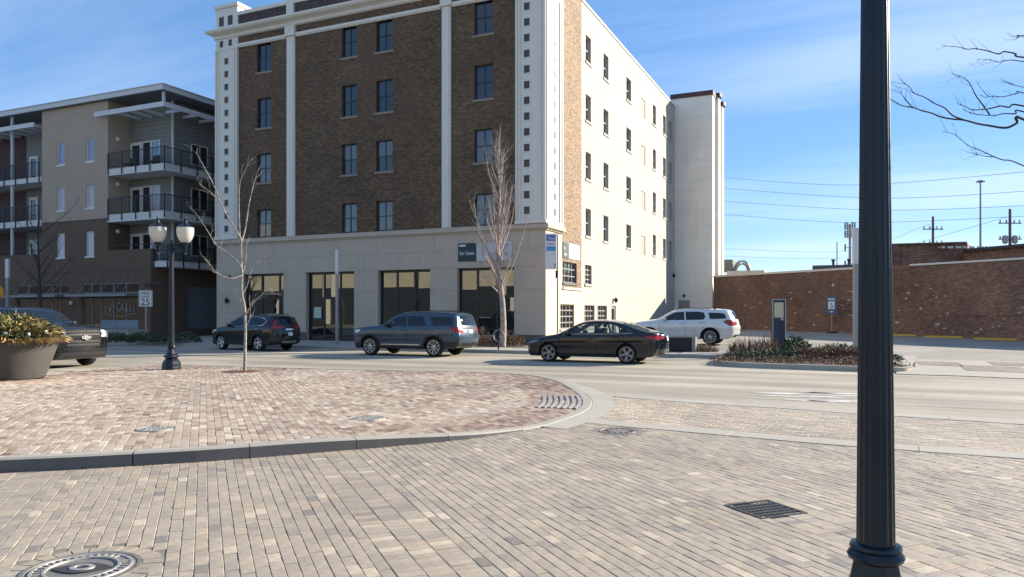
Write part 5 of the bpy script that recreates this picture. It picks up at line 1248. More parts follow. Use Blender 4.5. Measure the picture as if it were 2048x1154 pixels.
# ---- white three-row SUV in the lot
p_white = paint('silver_white_paint', (0.60, 0.60, 0.60), 0.28, 0.25)
WSUV = dict(name='parked_car', cat='car', L=4.92, W=1.92, wb=2.86, fo=.96, r=.37, sill=.27, belt=(1.04, 1.12), paint=p_white, tum=.28, rfe=.30, rft=.12, be=.13, bt=.04, arch=.035, pf=.09, pr=.06, gap=.05,
    top=[(.22, .24), (.08, .3), (.02, .5), (.02, .82), (.08, .95), (.22, 1.02), (.6, 1.09), (1.1, 1.14), (1.32, 1.18), (1.70, 1.42), (1.98, 1.575), (2.2, 1.63), (2.6, 1.67), (3.2, 1.68), (3.9, 1.655), (4.45, 1.625), (4.62, 1.58), (4.73, 1.40), (4.83, 1.15), (4.88, .98), (4.92, .7), (4.90, .5), (4.75, .34)],
    side=[('side_window', [(1.56, 1.14), (1.92, 1.40), (2.15, 1.51), (2.60, 1.545), (2.64, 1.15)], g_tint, .006), ('side_window', [(2.71, 1.15), (2.66, 1.548), (3.30, 1.545), (3.52, 1.50), (3.60, 1.30), (3.52, 1.17)], g_dark, .006), ('side_window', [(3.80, 1.20), (3.72, 1.50), (4.25, 1.485), (4.46, 1.44), (4.56, 1.22)], g_dark, .006),
        ('head_light', [(.10, .92), (.2, .99), (.58, 1.05), (.42, .95), (.2, .88)], m_lamp, .001), ('tail_light', [(4.40, 1.10), (4.6, 1.17), (5.0, 1.15), (4.95, .90), (4.72, .88), (4.48, 1.02)], m_tail, .001), ('sill_trim', [(1.4, .2), (3.4, .2), (3.4, .33), (1.4, .33)], m_clad, .0)],
    seams=[[(1.48, 1.12), (1.44, .36)], [(2.67, 1.13), (2.70, .36)], [(3.66, 1.15), (3.5, .8)]],
    strip=[('windscreen', g_tint, ('u', 1.40), ('u', 2.08), -.92, .92), ('rear_screen', g_dark, ('r', 1.5), ('r', 1.16), -.86, .86), ('tail_light', m_tail, ('r', 1.1), ('r', .92), -1, -.62, -.002), ('tail_light', m_tail, ('r', 1.1), ('r', .92), .62, 1, -.002), ('number_plate', m_plate, ('r', .88), ('r', .75), -.2, .2, .005), ('rear_bumper', m_clad, ('r', .5), ('r', .36), -.9, .9, .003), ('grille', m_clad, ('f', .5), ('f', .88), -.62, .62, -.02)],
    mirror=(1.72, 1.18), handles=[(2.5, 1.0), (3.42, 1.03)], trims=[('sill_strip', m_chrome, [(1.5, .40), (3.35, .40)], .014)], rails=[('roof_rail', m_clad, [(2.2, .6, 1.64), (2.35, .6, 1.715), (3.9, .59, 1.70), (4.1, .59, 1.62)], .018)], seats=(.5, [2.3, 3.25]), dash=1.7, spokes=10, sw=.035, rim=.255)
# ---- black pickup
m_gbar = M('grey_grille_bar', (0.03, 0.03, 0.033), 0.35, metal=0.3, var=0)
p_pick = paint('black_pickup_paint', (0.008, 0.009, 0.012), 0.08, 0.0, 0.35)
PICK = dict(name='pickup_truck', cat='pickup truck', L=5.88, W=2.06, wb=3.75, fo=.97, r=.415, sill=.36, belt=(1.28, 1.32), paint=p_pick, tum=.26, rfe=.18, rft=.09, be=.11, bt=.05, arch=.05, pf=.04, pr=.03, gap=.07,
    top=[(.22, .27), (.08, .30), (.01, .42), (.0, .62), (.0, .85), (.02, 1.08), (.06, 1.2), (.2, 1.25), (.8, 1.30), (1.35, 1.34), (1.5, 1.38), (1.85, 1.62), (2.15, 1.82), (2.35, 1.87), (2.8, 1.905), (3.4, 1.90), (3.75, 1.87), (3.88, 1.75), (3.95, 1.42), (4.05, 1.37), (5.5, 1.38), (5.80, 1.38), (5.84, 1.3), (5.86, .9), (5.86, .7), (5.84, .52), (5.75, .48)],
    side=[('side_window', [(1.80, 1.36), (2.12, 1.62), (2.30, 1.74), (2.72, 1.78), (2.76, 1.37)], g_tint, .006), ('side_window', [(2.84, 1.37), (2.80, 1.78), (3.40, 1.775), (3.66, 1.72), (3.72, 1.38)], g_dark, .006), ('head_light', [(.0, .95), (.03, 1.16), (.40, 1.20), (.34, 1.0), (.2, .92)], m_lampd, .001), ('cladding', [(1.5, .3), (4.2, .3), (4.2, .5), (1.5, .5)], m_clad, -.004)],
    seams=[[(1.66, 1.33), (1.62, .5)], [(2.80, 1.34), (2.84, .5)], [(3.78, 1.36), (3.78, .55)], [(3.92, 1.38), (3.92, .5)]],
    strip=[('windscreen', g_tint, ('u', 1.54), ('u', 2.22), -.93, .93), ('grille', m_clad, ('f', .66), ('f', 1.18), -.74, .74, -.02), ('head_light', m_lampd, ('f', .96), ('f', 1.17), -1, -.76, -.002), ('head_light', m_lampd, ('f', .96), ('f', 1.17), .76, 1, -.002), ('bumper', m_clad, ('f', .36), ('f', .50), -.98, .98, .012)],
    mirror=(1.9, 1.38), mirm=m_clad, handles=[(2.62, 1.15), (3.58, 1.16)], bars=[('grille_bar', m_gbar, ('f', z), -.74, .74, .016, .0) for z in (.72, .80, .88, 1.02, 1.10, 1.17)] + [('bumper_bar', m_gbar, ('f', z), -.9, .9, .014, .012) for z in (.34, .52, .60)] + [('grille_bar', m_gbar, ('f', .95), -.74, -.16, .02, .012), ('grille_bar', m_gbar, ('f', .95), .16, .74, .02, .012)], seats=(.75, [2.4, 3.3]), dash=1.8, spokes=6, sw=.08, rim=.26, tw=.27)

def car_from_wheels(S, label, front_xy, heading, side=1, z=0.0):
    """front_xy: ground point of the front wheel on the camera's side (outer face); side=+1 when the car's left side faces the camera"""
    hx, hy = math.cos(heading), math.sin(heading); lx, ly = -hy, hx
    cx_ = front_xy[0] - hx * S['wb'] / 2 - lx * side * (S['W'] / 2 - .1); cy_ = front_xy[1] - hy * S['wb'] / 2 - ly * side * (S['W'] / 2 - .1)
    return Car(S, label, (cx_, cy_), heading, z)
def wpt(px, D): v = atD(px, 700, D); return (v.x, v.y)
C_SEDAN = car_from_wheels(SEDAN, 'black saloon car parked at the kerb, rightmost of three in the street', wpt(1098, 26.9), R(180))
C_SUV = car_from_wheels(SUV, 'slate blue large SUV with chrome door strip, parked between two darker cars', wpt(741, 31.1), R(180))
C_CUV = car_from_wheels(CUV, 'charcoal compact SUV with red rear lights, parked behind the thin young tree', wpt(443.8, 36.0), R(180 - 8))
C_W = car_from_wheels(WSUV, 'silver white SUV with roof rails standing in the parking lot', wpt(1299, 36.2), R(180), 1, 0.0)
C_W.root.location.z = lotz(-6.5, 36.0) + .02
fw_ = wpt(176, 25.2)
hd = R(2)
hx, hy = math.cos(hd), math.sin(hd)
C_P = Car(PICK, 'black pickup truck turning in behind the large planter', (fw_[0] - hx * PICK['wb'] / 2 + hy * (PICK['W'] / 2 - .1), fw_[1] - hy * PICK['wb'] / 2 - hx * (PICK['W'] / 2 - .1)), hd)
# bow-tie emblem on the pickup's grille
mb = MB(); pr = [(-.17, .03), (-.14, -.045), (-.055, -.045), (-.055, -.075), (.075, -.075), (.075, -.045), (.16, -.045), (.17, .045), (.055, .045), (.055, .075), (-.075, .075), (-.075, .045), (-.16, .045)]
c = Vector(C_P.stript(('f', .95), 0, .02)); mb.add([(c.x + .025, y, c.z + z) for y, z in pr] + [(c.x, y, c.z + z) for y, z in pr], [tuple(range(len(pr)))] + [(i, (i + 1) % len(pr), len(pr) + (i + 1) % len(pr), len(pr) + i) for i in range(len(pr))])
mb.build('emblem', m_chrome, C_P.root, world=False)
m_drl = M('day_running_light', (0.9, 0.9, 0.88), 0.3, var=0, emit=((1, .98, .92), 2.2))
for sg in (1, -1):
    mb = MB(); i0 = C_P.find(('f', 1.14)); i1 = C_P.find(('f', .99)); a, b = sorted((i0, i1))
    pts = [C_P.strip(a + (b - a) * 0, sg * .80, .015)] + [C_P.strip(i, sg * .93, .012) for i in range(a, b + 1)] + [C_P.strip(b, sg * .80, .015)]
    mb.tube(pts, .022, 6); mb.build('running_light', m_drl, C_P.root, world=False)

# ================================================================== brick building along the right of the lot
m_oldbrick = brick_mat('old_wall_brick', [(0, (0.13, 0.072, 0.05)), (0.3, (0.19, 0.10, 0.068)), (0.65, (0.235, 0.128, 0.085)), (1, (0.29, 0.168, 0.115))], (0.125, 0.088, 0.066), bumpd=0.0015, white=0.0015, whitec=(0.50, 0.43, 0.34), patch=0.35, patchc=(0.11, 0.08, 0.07), axis=(0.8087, -0.5882))
W0 = Vector((-10.9, 65.3)); W1 = Vector((8.75, 50.86)); WD = (W1 - W0).normalized(); WN = Vector((-WD.y, WD.x))   # WN points away from the camera
WH = thing('brick_warehouse', 'long low red brick warehouse wall with pale spalled bricks behind the parking lot', 'building', (W0.x, W0.y, 0))
rs0 = random.Random(8)
def wq(s0, s1, z0, z1, off=0.0, mb=None):
    a = W0 + WD * s0 + WN * off; b = W0 + WD * s1 + WN * off
    return mb.quad((a.x, a.y, z0), (b.x, b.y, z0), (b.x, b.y, z1), (a.x, a.y, z1))
def wbox(mb, s0, s1, o0, o1, z0, z1):
    p = [W0 + WD * s + WN * o for s, o in ((s0, o0), (s1, o0), (s1, o1), (s0, o1))]
    vs = [(q.x, q.y, z) for z in (z0, z1) for q in p]; return mb.add(vs, [(0, 3, 2, 1), (4, 5, 6, 7), (0, 1, 5, 4), (1, 2, 6, 5), (2, 3, 7, 6), (3, 0, 4, 7)])
mb = MB(); wbox(mb, 0.05, 70, 0.0, 22, -0.2, 4.78); mb.build('wall', m_oldbrick, WH)
mb = MB(); wbox(mb, 0.05, 15.8, -0.07, 0.35, 4.78, 4.93); wbox(mb, 17.6, 70, -0.07, 0.35, 4.78, 4.9); mb.build('coping', m_terra, WH)
mb = MB(); wbox(mb, 15.8, 17.6, -.05, .3, 4.6, 4.86); mb.build('parapet', m_oldbrick, WH)
mb = MB(); wbox(mb, 20.5, 26, -0.05, 0.0, 1.6, 4.2); mb.build('infill_panel', m_oldbrick, WH)
# upper storeys set back, not parallel to the front wall
def pbox(mb, pts, z0, z1): return mb.prism([(p[0], p[1]) for p in pts], z0, z1)
def cpt(px, D): v = atD(px, 600, D); return (v.x, v.y)
mb = MB(); pbox(mb, [cpt(1745, 57), cpt(1935, 55), cpt(1985, 75), cpt(1760, 78)], 4.7, 6.85); mb.build('upper_wall', m_oldbrick, WH)
mb = MB(); pbox(mb, [cpt(1744, 56.85), cpt(1934, 54.85), cpt(1934, 55.4), cpt(1744, 57.5)], 6.85, 6.95); mb.build('coping', M('dark_coping', (0.10, 0.08, 0.075), 0.7), WH)
for px_ in (1786, 1815, 1845):
    mb = MB(); pbox(mb, [cpt(px_, 56.2), cpt(px_ + 13, 56.2), cpt(px_ + 13, 56.9), cpt(px_, 56.9)], 4.9, 6.84); mb.build('buttress', m_oldbrick, WH)
mb = MB(); wbox(mb, 25, 60, 0.6, 3.6, 4.9, 5.35); mb.build('roof_light', m_metal, WH)
mb = MB(); pbox(mb, [cpt(1928, 54), cpt(2250, 44), cpt(2400, 60), cpt(1960, 72)], 4.8, 6.1); mb.build('upper_wall', m_oldbrick, WH)
mb = MB(); pbox(mb, [cpt(1926, 53.8), cpt(2252, 43.8), cpt(2400, 60), cpt(1960, 72)], 6.1, 6.32); mb.build('dark_roof', M('dark_roofing', (0.05, 0.042, 0.045), 0.8, var=0.2), WH)
for i in range(14):
    px_ = 1885 + i * 8.5 + rs0.uniform(-2, 2); mb = MB(); pbox(mb, [cpt(px_, 53.6), cpt(px_ + 6, 53.6), cpt(px_ + 6, 54.1), cpt(px_, 54.1)], 6.36 - .2 * (i < 6) * 0, 6.5); mb.build('cap_stone', m_terra, WH)
# plaster scars on the wall
m_scar = M('lime_scar', (0.50, 0.42, 0.32), 0.9, var=0.2, scale=9)
rs = random.Random(3)
for i in range(64):
    s = rs.choice((4, 9, 13, 19, 22, 24)) + rs.gauss(0, 1.3); z = rs.uniform(.5, 4.0) if i % 3 else rs.uniform(.6, 1.8); w = rs.uniform(.10, .30); h = rs.choice((.06, .065, .07, .13))
    mb = MB(); wbox(mb, s, s + w, -0.012, 0.01, z, z + h); wbox(mb, s + w * .3, s + w * 1.2, -0.010, 0.01, z + h + .004, z + h * 1.8) if i % 4 == 0 else None; mb.build('plaster_scar', m_scar, WH)
# rooftop kit left of the warehouse, next to the tower
RU = thing('rooftop_unit', 'pale metal rooftop plant box with looped ducts beside the stair tower', 'air handler', (-9.5, 74, 4.9))
q = MB(); q.bbox(-11.0, -7.6, 73.5, 77, 4.6, 5.75, .05); q.build('casing', M('beige_casing', (0.42, 0.40, 0.34), 0.6), RU)
q = MB(); q.bbox(-11.6, -10.5, 73.8, 76, 5.75, 6.85, .05); q.build('fan_box', M('green_grey_casing', (0.10, 0.12, 0.11), 0.6), RU)
for r_ in (.95, .7): q = MB(); q.tube([(-9.7 + r_ * .75 * math.cos(R(a)), 74.2, 5.75 + r_ * 1.0 * math.sin(R(a))) for a in range(0, 181, 12)], .10, 8); q.build('duct_loop', m_metal, RU)
t = thing('rooftop_unit', 'long dark rooftop unit with small vents on the warehouse roof', 'air handler', (0, 70, 4.9))
q = MB(); q.bbox(-3.2, 4.0, 68, 72, 4.6, 5.75, .05); q.build('casing', M('dark_casing', (0.09, 0.10, 0.11), 0.6), t)
for x in (-1.6, -.4, 1.2, 2.6): q = MB(); q.lathe([(.1, 0), (.1, .4), (.16, .42), (.16, .55)], 10, (x, 68.6, 5.7)); q.build('vent', m_rail, t)
# yellow wheel stops
m_yel = M('yellow_paint', (0.50, 0.31, 0.045), 0.7, var=0.2, scale=6)
def wall_at(px, off):
    """point seen at photo column px on the line running parallel to the warehouse wall"""
    lo, hi = 0.0, 60.0
    for _ in range(40):
        m_ = (lo + hi) / 2; q_ = W0 + WD * m_ - WN * off
        if CX + F * camx(q_.x, q_.y) / camD(q_.x, q_.y) < px: lo = m_
        else: hi = m_
    return W0 + WD * lo - WN * off
for k, (p0, p1, lab) in enumerate(((1765, 1833, 'leftmost'), (1851, 1926, 'middle'), (1949, 2035, 'rightmost'))):
    a = wall_at(p0, 1.0); b = wall_at(p1, 1.0)
    d = (b - a).normalized(); n = Vector((-d.y, d.x)); z = lotz(a.x, a.y)
    pr = [(-.1, 0), (.1, 0), (.075, .12), (-.075, .12)]; vs = [(c_.x + n.x * o, c_.y + n.y * o, z + h - .005) for c_ in (a, b) for o, h in pr]
    mb = MB(); mb.add(vs, [(0, 1, 2, 3), (7, 6, 5, 4)] + [(i, (i + 1) % 4, 4 + (i + 1) % 4, 4 + i) for i in range(4)])
    tag(mb.build('wheel_stop', m_yel), lab + ' of the yellow wheel stops along the brick warehouse wall', 'wheel stop', 'wheel stops along the wall')
# accessible parking sign
m_blue = M('sign_blue', (0.03, 0.085, 0.26), 0.5, var=0.05); m_signw = M('sign_white', (0.68, 0.67, 0.64), 0.5, var=0.05); m_blk = M('sign_black', (0.015, 0.015, 0.015), 0.6, var=0); m_post = M('galvanised_post', (0.33, 0.31, 0.28), 0.5, metal=0.4, var=0.1)
pp = wall_at(1664, .9); z = lotz(pp.x, pp.y)
t = thing('parking_sign', 'blue and white parking sign on a thin post by the warehouse wall', 'sign', (pp.x, pp.y, z), math.atan2(WD.y, WD.x))
q = MB(); q.box(-.03, .03, -.03, .03, -.02, 2.2); q.build('post', m_post, t, world=False)
q = MB(); q.bbox(-.42, .42, -.06, -.035, 1.35, 2.55, .01); q.build('board', m_blue, t, world=False)
q = MB(); q.box(-.26, .26, -.066, -.06, 1.68, 2.22); q.build('white_panel', m_signw, t, world=False)
q = MB(); q.box(-.28, .28, -.066, -.06, 2.32, 2.42); q.box(-.14, .14, -.066, -.06, 1.46, 1.54); q.build('print', m_signw, t, world=False)
q = MB(); q.tube([(.12 * math.cos(R(a)), -.07, 1.9 + .12 * math.sin(R(a))) for a in range(-150, 60, 15)], .022, 6); q.box(-.03, .02, -.072, -.064, 1.9, 2.14); q.build('wheelchair_symbol', m_blue, t, world=False)
q = MB(); q.bbox(-.3, .3, -.2, .2, -.02, .12, .03); q.build('foot', m_clad, t, world=False)

# ================================================================== far background
m_pole = M('weathered_pole', (0.12, 0.10, 0.085), 0.9, var=0.2); m_far = M('far_steel', (0.30, 0.31, 0.33), 0.6, var=0.1)
def far(px, py, D): return atD(px, py, D)
def util(px, ytop, ybot, D, lab):
    b = far(px, ybot, D); tp = far(px, ytop, D); t = thing('utility_pole', lab, 'utility pole', (b.x, b.y, 0))
    q = MB(); q.tube([(b.x, b.y, 0), (b.x, b.y, tp.z)], [.19, .14], 8); q.build('pole', m_pole, t)
    ux, uy = CA, SA
    for k, zz in enumerate((tp.z - 1.6, tp.z - 3.4)):
        q = MB(); q.tube([(b.x - ux * 1.3, b.y - uy * 1.3, zz), (b.x + ux * 1.3, b.y + uy * 1.3, zz)], .06, 6); q.build('crossarm', m_pole, t)
        for s in (-1.1, -.4, .5, 1.1): q = MB(); q.lathe([(.05, 0), (.11, .1), (.06, .2), (.1, .3), (.03, .4)], 8, (b.x + ux * s, b.y + uy * s, zz)); q.build('insulator', m_far, t)
    return t
t = util(1866, 433, 490, 95, 'thin dark utility pole above the warehouse roof, nearer the black lamp post')
t = util(2020, 418, 486, 85, 'utility pole with transformers at the right edge above the roof')
b = far(2020, 470, 85)
for s in (-.55, .55): q = MB(); q.lathe([(.1, -.1), (.27, 0), (.3, .15), (.3, .75), (.18, .85)], 12, (b.x + CA * s, b.y + SA * s, b.z - .9)); q.build('transformer', m_far, t)
b = far(1961, 488, 110); tp = far(1961, 362, 110)
t = thing('light_mast', 'tall slim highway light mast rising behind the warehouse', 'light mast', (b.x, b.y, 0))
q = MB(); q.tube([(b.x, b.y, 0), (b.x, b.y, tp.z)], [.22, .11], 10); q.build('pole', m_far, t)
q = MB(); q.lathe([(.12, -.12), (.4, -.06), (.4, .06), (.12, .12)], 12, (b.x, b.y, tp.z))
for a in range(6): q.bbox(b.x + .45 * math.cos(a) - .13, b.x + .45 * math.cos(a) + .13, b.y + .45 * math.sin(a) - .13, b.y + .45 * math.sin(a) + .13, tp.z - .18, tp.z - .02, .03)
q.build('lamp_ring', m_far, t)
b = far(1700, 540, 130); tp = far(1700, 448, 130)
t = thing('cell_tower', 'grey mobile phone mast with antenna clusters just left of the black lamp post', 'mast', (b.x, b.y, 0))
q = MB(); q.tube([(b.x, b.y, 0), (b.x, b.y, tp.z)], [.3, .2], 10); q.build('pole', m_far, t)
for k, py in enumerate((452, 468, 495, 528)):
    zc = far(1700, py, 130).z; q = MB()
    for a in range(0, 360, 60 if k < 2 else 180): q.bbox(b.x + .75 * math.cos(R(a)) - .15, b.x + .75 * math.cos(R(a)) + .15, b.y + .75 * math.sin(R(a)) - .15, b.y + .75 * math.sin(R(a)) + .15, zc - .6, zc + .6, .03)
    q.tube([(b.x - .7, b.y, zc), (b.x + .7, b.y, zc)], .06, 5); q.build('antenna', m_far, t)
b = far(1674, 545, 170); tp = far(1674, 484, 170); q = MB(); q.tube([(b.x, b.y, 0), (b.x, b.y, tp.z)], .12, 6)
tag(q.build('thin_mast', m_far), 'very thin pale mast on the skyline left of the phone mast', 'mast')
m_wire = M('wire', (0.10, 0.11, 0.13), 0.6, var=0)
WIRES = [((1440, 376, 120), (1745, 396, 95), (2060, 382, 80)), ((1440, 402, 120), (1745, 420, 95), (2060, 411, 80)), ((1440, 428, 120), (1700, 445, 100), (2060, 432, 80)), ((1440, 497, 150), (1690, 503, 150), (1860, 448, 95)), ((1440, 512, 150), (1700, 515, 150), (2015, 434, 85)), ((1445, 355, 120), (1700, 370, 100), (2060, 343, 80))]
for i, w in enumerate(WIRES):
    pts = [far(*p) for p in w]; pts = [tuple(p) for p in catmull([tuple(p) for p in pts], 14)]
    q = MB(); q.tube(pts, .022, 4)
    nm = ['second', 'third', 'fourth', 'low slack', 'lowest', 'topmost'][i]
    tag(q.build('overhead_wire', m_wire), nm + ' overhead wire crossing the sky on the right', 'wire', 'overhead wires')
for i, (x0, x1, h, D, lab) in enumerate(((-130, -66, 13, 48, 'low grey block far left beyond the apartment balconies'),)):
    q = MB(); q.box(-150, -84, 36, 60, 0, 11); tag(q.build('far_block', m_tan), lab, 'building')

# ================================================================== street lamps
m_lampk = M('lamp_black', (0.005, 0.012, 0.022), 0.36, var=0.2, scale=14, coat=0.1, spec=0.35)
def globe_mat():
    """ribbed milky acrylic: scatters light through"""
    m, t, b = newmat('frosted_globe'); t.t.nodes.remove(b); out = t.t.nodes['Material Output']
    df = t.n('ShaderNodeBsdfDiffuse'); df.inputs[0].default_value = (0.92, 0.91, 0.87, 1); tl = t.n('ShaderNodeBsdfTranslucent'); tl.inputs[0].default_value = (1.0, 0.97, 0.88, 1)
    tr = t.n('ShaderNodeBsdfTransparent'); gl = t.n('ShaderNodeBsdfGlossy'); gl.inputs['Roughness'].default_value = 0.12
    m1 = t.n('ShaderNodeMixShader'); m1.inputs[0].default_value = 0.5; t.l(df.outputs[0], m1.inputs[1]); t.l(tl.outputs[0], m1.inputs[2])
    m2 = t.n('ShaderNodeMixShader'); m2.inputs[0].default_value = 0.06; t.l(m1.outputs[0], m2.inputs[1]); t.l(tr.outputs[0], m2.inputs[2])
    fr = t.n('ShaderNodeFresnel'); fr.inputs[0].default_value = 1.45; m3 = t.n('ShaderNodeMixShader'); t.l(fr.outputs[0], m3.inputs[0]); t.l(m2.outputs[0], m3.inputs[1]); t.l(gl.outputs[0], m3.inputs[2]); t.l(m3.outputs[0], out.inputs[0]); return m
m_globe = globe_mat()
def street_lamp(loc, rz, label, tilt=0.0):
    t = thing('street_lamp', label, 'street lamp', loc, rz, 'black twin globe street lamps'); t.rotation_euler = (tilt, 0, rz)
    q = MB(); q.lathe([(.26, 0), (.26, .06), (.245, .10), (.25, .12), (.235, .20), (.19, .27), (.15, .31), (.195, .345), (.205, .37), (.195, .395), (.14, .44), (.118, .50), (.105, .56), (.098, .60)], 8); q.xf(Matrix.Rotation(R(22.5), 4, 'Z')); q.build('base', m_lampk, t, smooth=True, world=False, sharp=25)
    q = MB(); q.lathe([(.095, .585), (.118, .60), (.122, .615), (.112, .632), (.104, .64), (.112, .650), (.108, .664), (.09, .672)], 32); q.build('collar', m_lampk, t, smooth=True, world=False)
    prof = [(.083, .66)] + [(.083 - (.083 - .058) * (z - .66) / 2.6, z) for z in np.linspace(.70, 3.30, 12)]
    q = MB(); q.lathe(prof, 96, flute=(.69, 3.4, 16, .085)); q.build('shaft', m_lampk, t, smooth=True, world=False, sharp=60)
    q = MB(); q.lathe([(.062, 3.28), (.085, 3.3), (.085, 3.34), (.06, 3.38), (.055, 3.46), (.075, 3.49), (.06, 3.54), (.03, 3.58), (.035, 3.61), (.012, 3.66)], 20); q.build('cap', m_lampk, t, smooth=True, world=False)
    for s in (-1, 1):
        q = MB(); q.tube([(s * .05, 0, 3.42), (s * .18, 0, 3.36), (s * .30, 0, 3.34), (s * .36, 0, 3.38), (s * .37, 0, 3.44)], .022, 8); q.tube([(s * .05, 0, 3.5), (s * .14, 0, 3.48), (s * .22, 0, 3.43), (s * .27, 0, 3.36)], .014, 6)
        q.lathe([(.012, 3.22), (.03, 3.25), (.02, 3.28), (.035, 3.32), (.03, 3.38), (.055, 3.42), (.05, 3.48), (.075, 3.52), (.10, 3.56), (.105, 3.58)], 16, (s * .37, 0, 0)); q.build('arm', m_lampk, t, smooth=True, world=False)
        q = MB(); q.lathe([(.09, 3.575), (.13, 3.60), (.19, 3.69), (.225, 3.80), (.235, 3.90), (.228, 4.00), (.20, 4.02)], 28, (s * .37, 0, 0)); q.build('globe', m_globe, t, smooth=True, world=False)
        q = MB(); q.lathe([(.225, 4.01), (.235, 4.03), (.20, 4.055), (.12, 4.09), (.075, 4.12), (.07, 4.14), (.045, 4.16), (.04, 4.19), (.055, 4.21), (.04, 4.24), (.018, 4.26), (.022, 4.28), (.006, 4.32)], 24, (s * .37, 0, 0)); q.build('globe_cap', m_lampk, t, smooth=True, world=False)
        q = MB(); q.lathe([(.03, 3.6), (.04, 3.75), (.05, 3.85), (.03, 3.92)], 12, (s * .37, 0, 0)); q.build('bulb', M('lamp_bulb', (0.85, 0.82, 0.72), 0.4, var=0) if 'lamp_bulb' not in bpy.data.materials else bpy.data.materials['lamp_bulb'], t, world=False)
    return t
lp = gp(343, 738, .155)
street_lamp((lp[0], lp[1], islez(*lp) - .006), YAW + R(8), 'black twin globe street lamp standing on the brick island, seen whole')
v = atD(1752, 700, 3.46); street_lamp((v.x, v.y, 0.0), YAW + R(64.3), 'fluted black street lamp post in the right foreground, cut off by the frame')
bpy.data.objects['street_lamp.001'].rotation_euler = (R(-.1), R(-.28), YAW + R(64.3))
# pale light columns
m_col = M('grey_column', (0.30, 0.295, 0.28), 0.5, metal=0.2, var=0.08); m_colw = M('milky_diffuser', (0.62, 0.62, 0.60), 0.4, var=0.05)
def column(px, ybase, ytop, ysplit, D, label, w=.11):
    b = atD(px, ybase, D); z0 = .14; zt = atD(px, ytop, D).z; zs = atD(px, ysplit, D).z
    t = thing('light_column', label, 'light column', (b.x, b.y, z0), YAW, 'slim light columns')
    q = MB(); q.bbox(-w, w, -w, w, 0, .05, .01); q.box(-w * .62, w * .62, -w * .62, w * .62, .05, zs - z0); q.build('mast', m_col, t, world=False)
    q = MB(); q.bbox(-w * .78, w * .78, -w * .78, w * .78, zs - z0, zt - z0, .02); q.build('diffuser', m_colw, t, world=False)
column(674, 690, 500, 548, 39.0, 'slim light column with white top standing before the second storefront')
column(15, 660, 518, 556, 41.0, 'slim light column with white top at the far left edge')
column(1711, 720, 456, 528, 31.0, 'slim light column half hidden by the black lamp post', .13)
# speed limit sign
b = atD(292, 690, 42.0); t = thing('speed_limit_sign', 'white SPEED LIMIT 25 sign on a thin metal post', 'sign', (b.x, b.y, .14), YAW)
zc = atD(293, 597, 42.0).z - .14
q = MB(); q.box(-.035, .035, -.03, .03, -.02, zc + .45); q.build('post', m_post, t, world=False)
q = MB(); q.bbox(-.38, .38, -.06, -.035, zc - .46, zc + .46, .008); q.build('board', m_signw, t, world=False)
q = MB()
for a, c_, d, e in ((-.35, .35, .43, .41), (-.35, .35, -.43, -.41)): q.box(a, c_, -.064, -.06, zc + min(d, e), zc + max(d, e))
q.box(-.35, -.335, -.064, -.06, zc - .41, zc + .41); q.box(.335, .35, -.064, -.06, zc - .41, zc + .41); q.build('border', m_blk, t, world=False)
for s, sz, dz in (('SPEED', .19, .22), ('LIMIT', .19, .03), ('25', .50, -.36)):
    o = text(s, 'lettering', m_blk, None, (0, -.065, zc + dz), sz, align='CENTER', sx=1.05); o.parent = t
# pole sign at the corner
b = atD(1115, 690, 36.6); t = thing('leasing_sign', 'tall white sign with blue bands on a pole at the building corner', 'sign', (b.x, b.y, .14), YAW)
zz = lambda py: atD(1115, py, 36.6).z - .14
q = MB(); q.tube([(0, 0, -.02), (0, 0, zz(468))], .045, 10); q.build('pole', m_post, t, world=False)
q = MB(); q.bbox(-.60, -.06, -.05, -.01, zz(539), zz(467), .01); q.build('board', m_signw, t, world=False)
m_b1 = M('sign_indigo', (0.10, 0.13, 0.45), 0.5, var=0.1); m_b2 = M('sign_sky', (0.06, 0.28, 0.60), 0.5, var=0.1)
q = MB(); q.box(-.54, -.10, -.056, -.05, zz(482), zz(470)); q.build('blue_band', m_b1, t, world=False); q = MB(); q.box(-.54, -.10, -.056, -.05, zz(502), zz(493)); q.build('blue_band', m_b2, t, world=False)
o = text('Now', 'lettering', m_signw, None, (-.46, -.06, zz(480)), .24, sx=.8); o.parent = t
o = text('LEASING', 'lettering', m_b1, None, (-.52, -.055, zz(490)), .13, sx=.75); o.parent = t
q = MB(); q.box(-.16, -.1, -.056, -.05, zz(531), zz(527)); q.box(-.16, -.1, -.056, -.05, zz(535), zz(533)); q.build('print', m_blk, t, world=False)
q = MB(); q.bbox(-.10, .02, -.06, .06, zz(556), zz(541), .01); q.build('meter_box', m_clad, t, world=False)
# orange and blue road signs at the left edge
b = atD(-6, 690, 40.0); t = thing('road_sign', 'round orange sign above a small blue plate, cut by the left edge', 'sign', (b.x, b.y, .14), YAW)
z1 = atD(-3, 584, 40.0).z - .14; q = MB(); q.tube([(0, 0, 0), (0, 0, z1 + .3)], .035, 8); q.build('post', m_post, t, world=False)
q = MB(); q.lathe([(.40, 0), (.40, .02)], 28); q.xf(Matrix.Translation((0, -.04, z1)) @ Matrix.Rotation(R(90), 4, 'X')); q.build('disc', M('sign_orange', (0.60, 0.24, 0.015), 0.5, var=0.1), t, world=False)
q = MB(); q.box(-.28, .28, -.06, -.04, z1 - 1.05, z1 - .62); q.build('plate', m_blue, t, world=False)
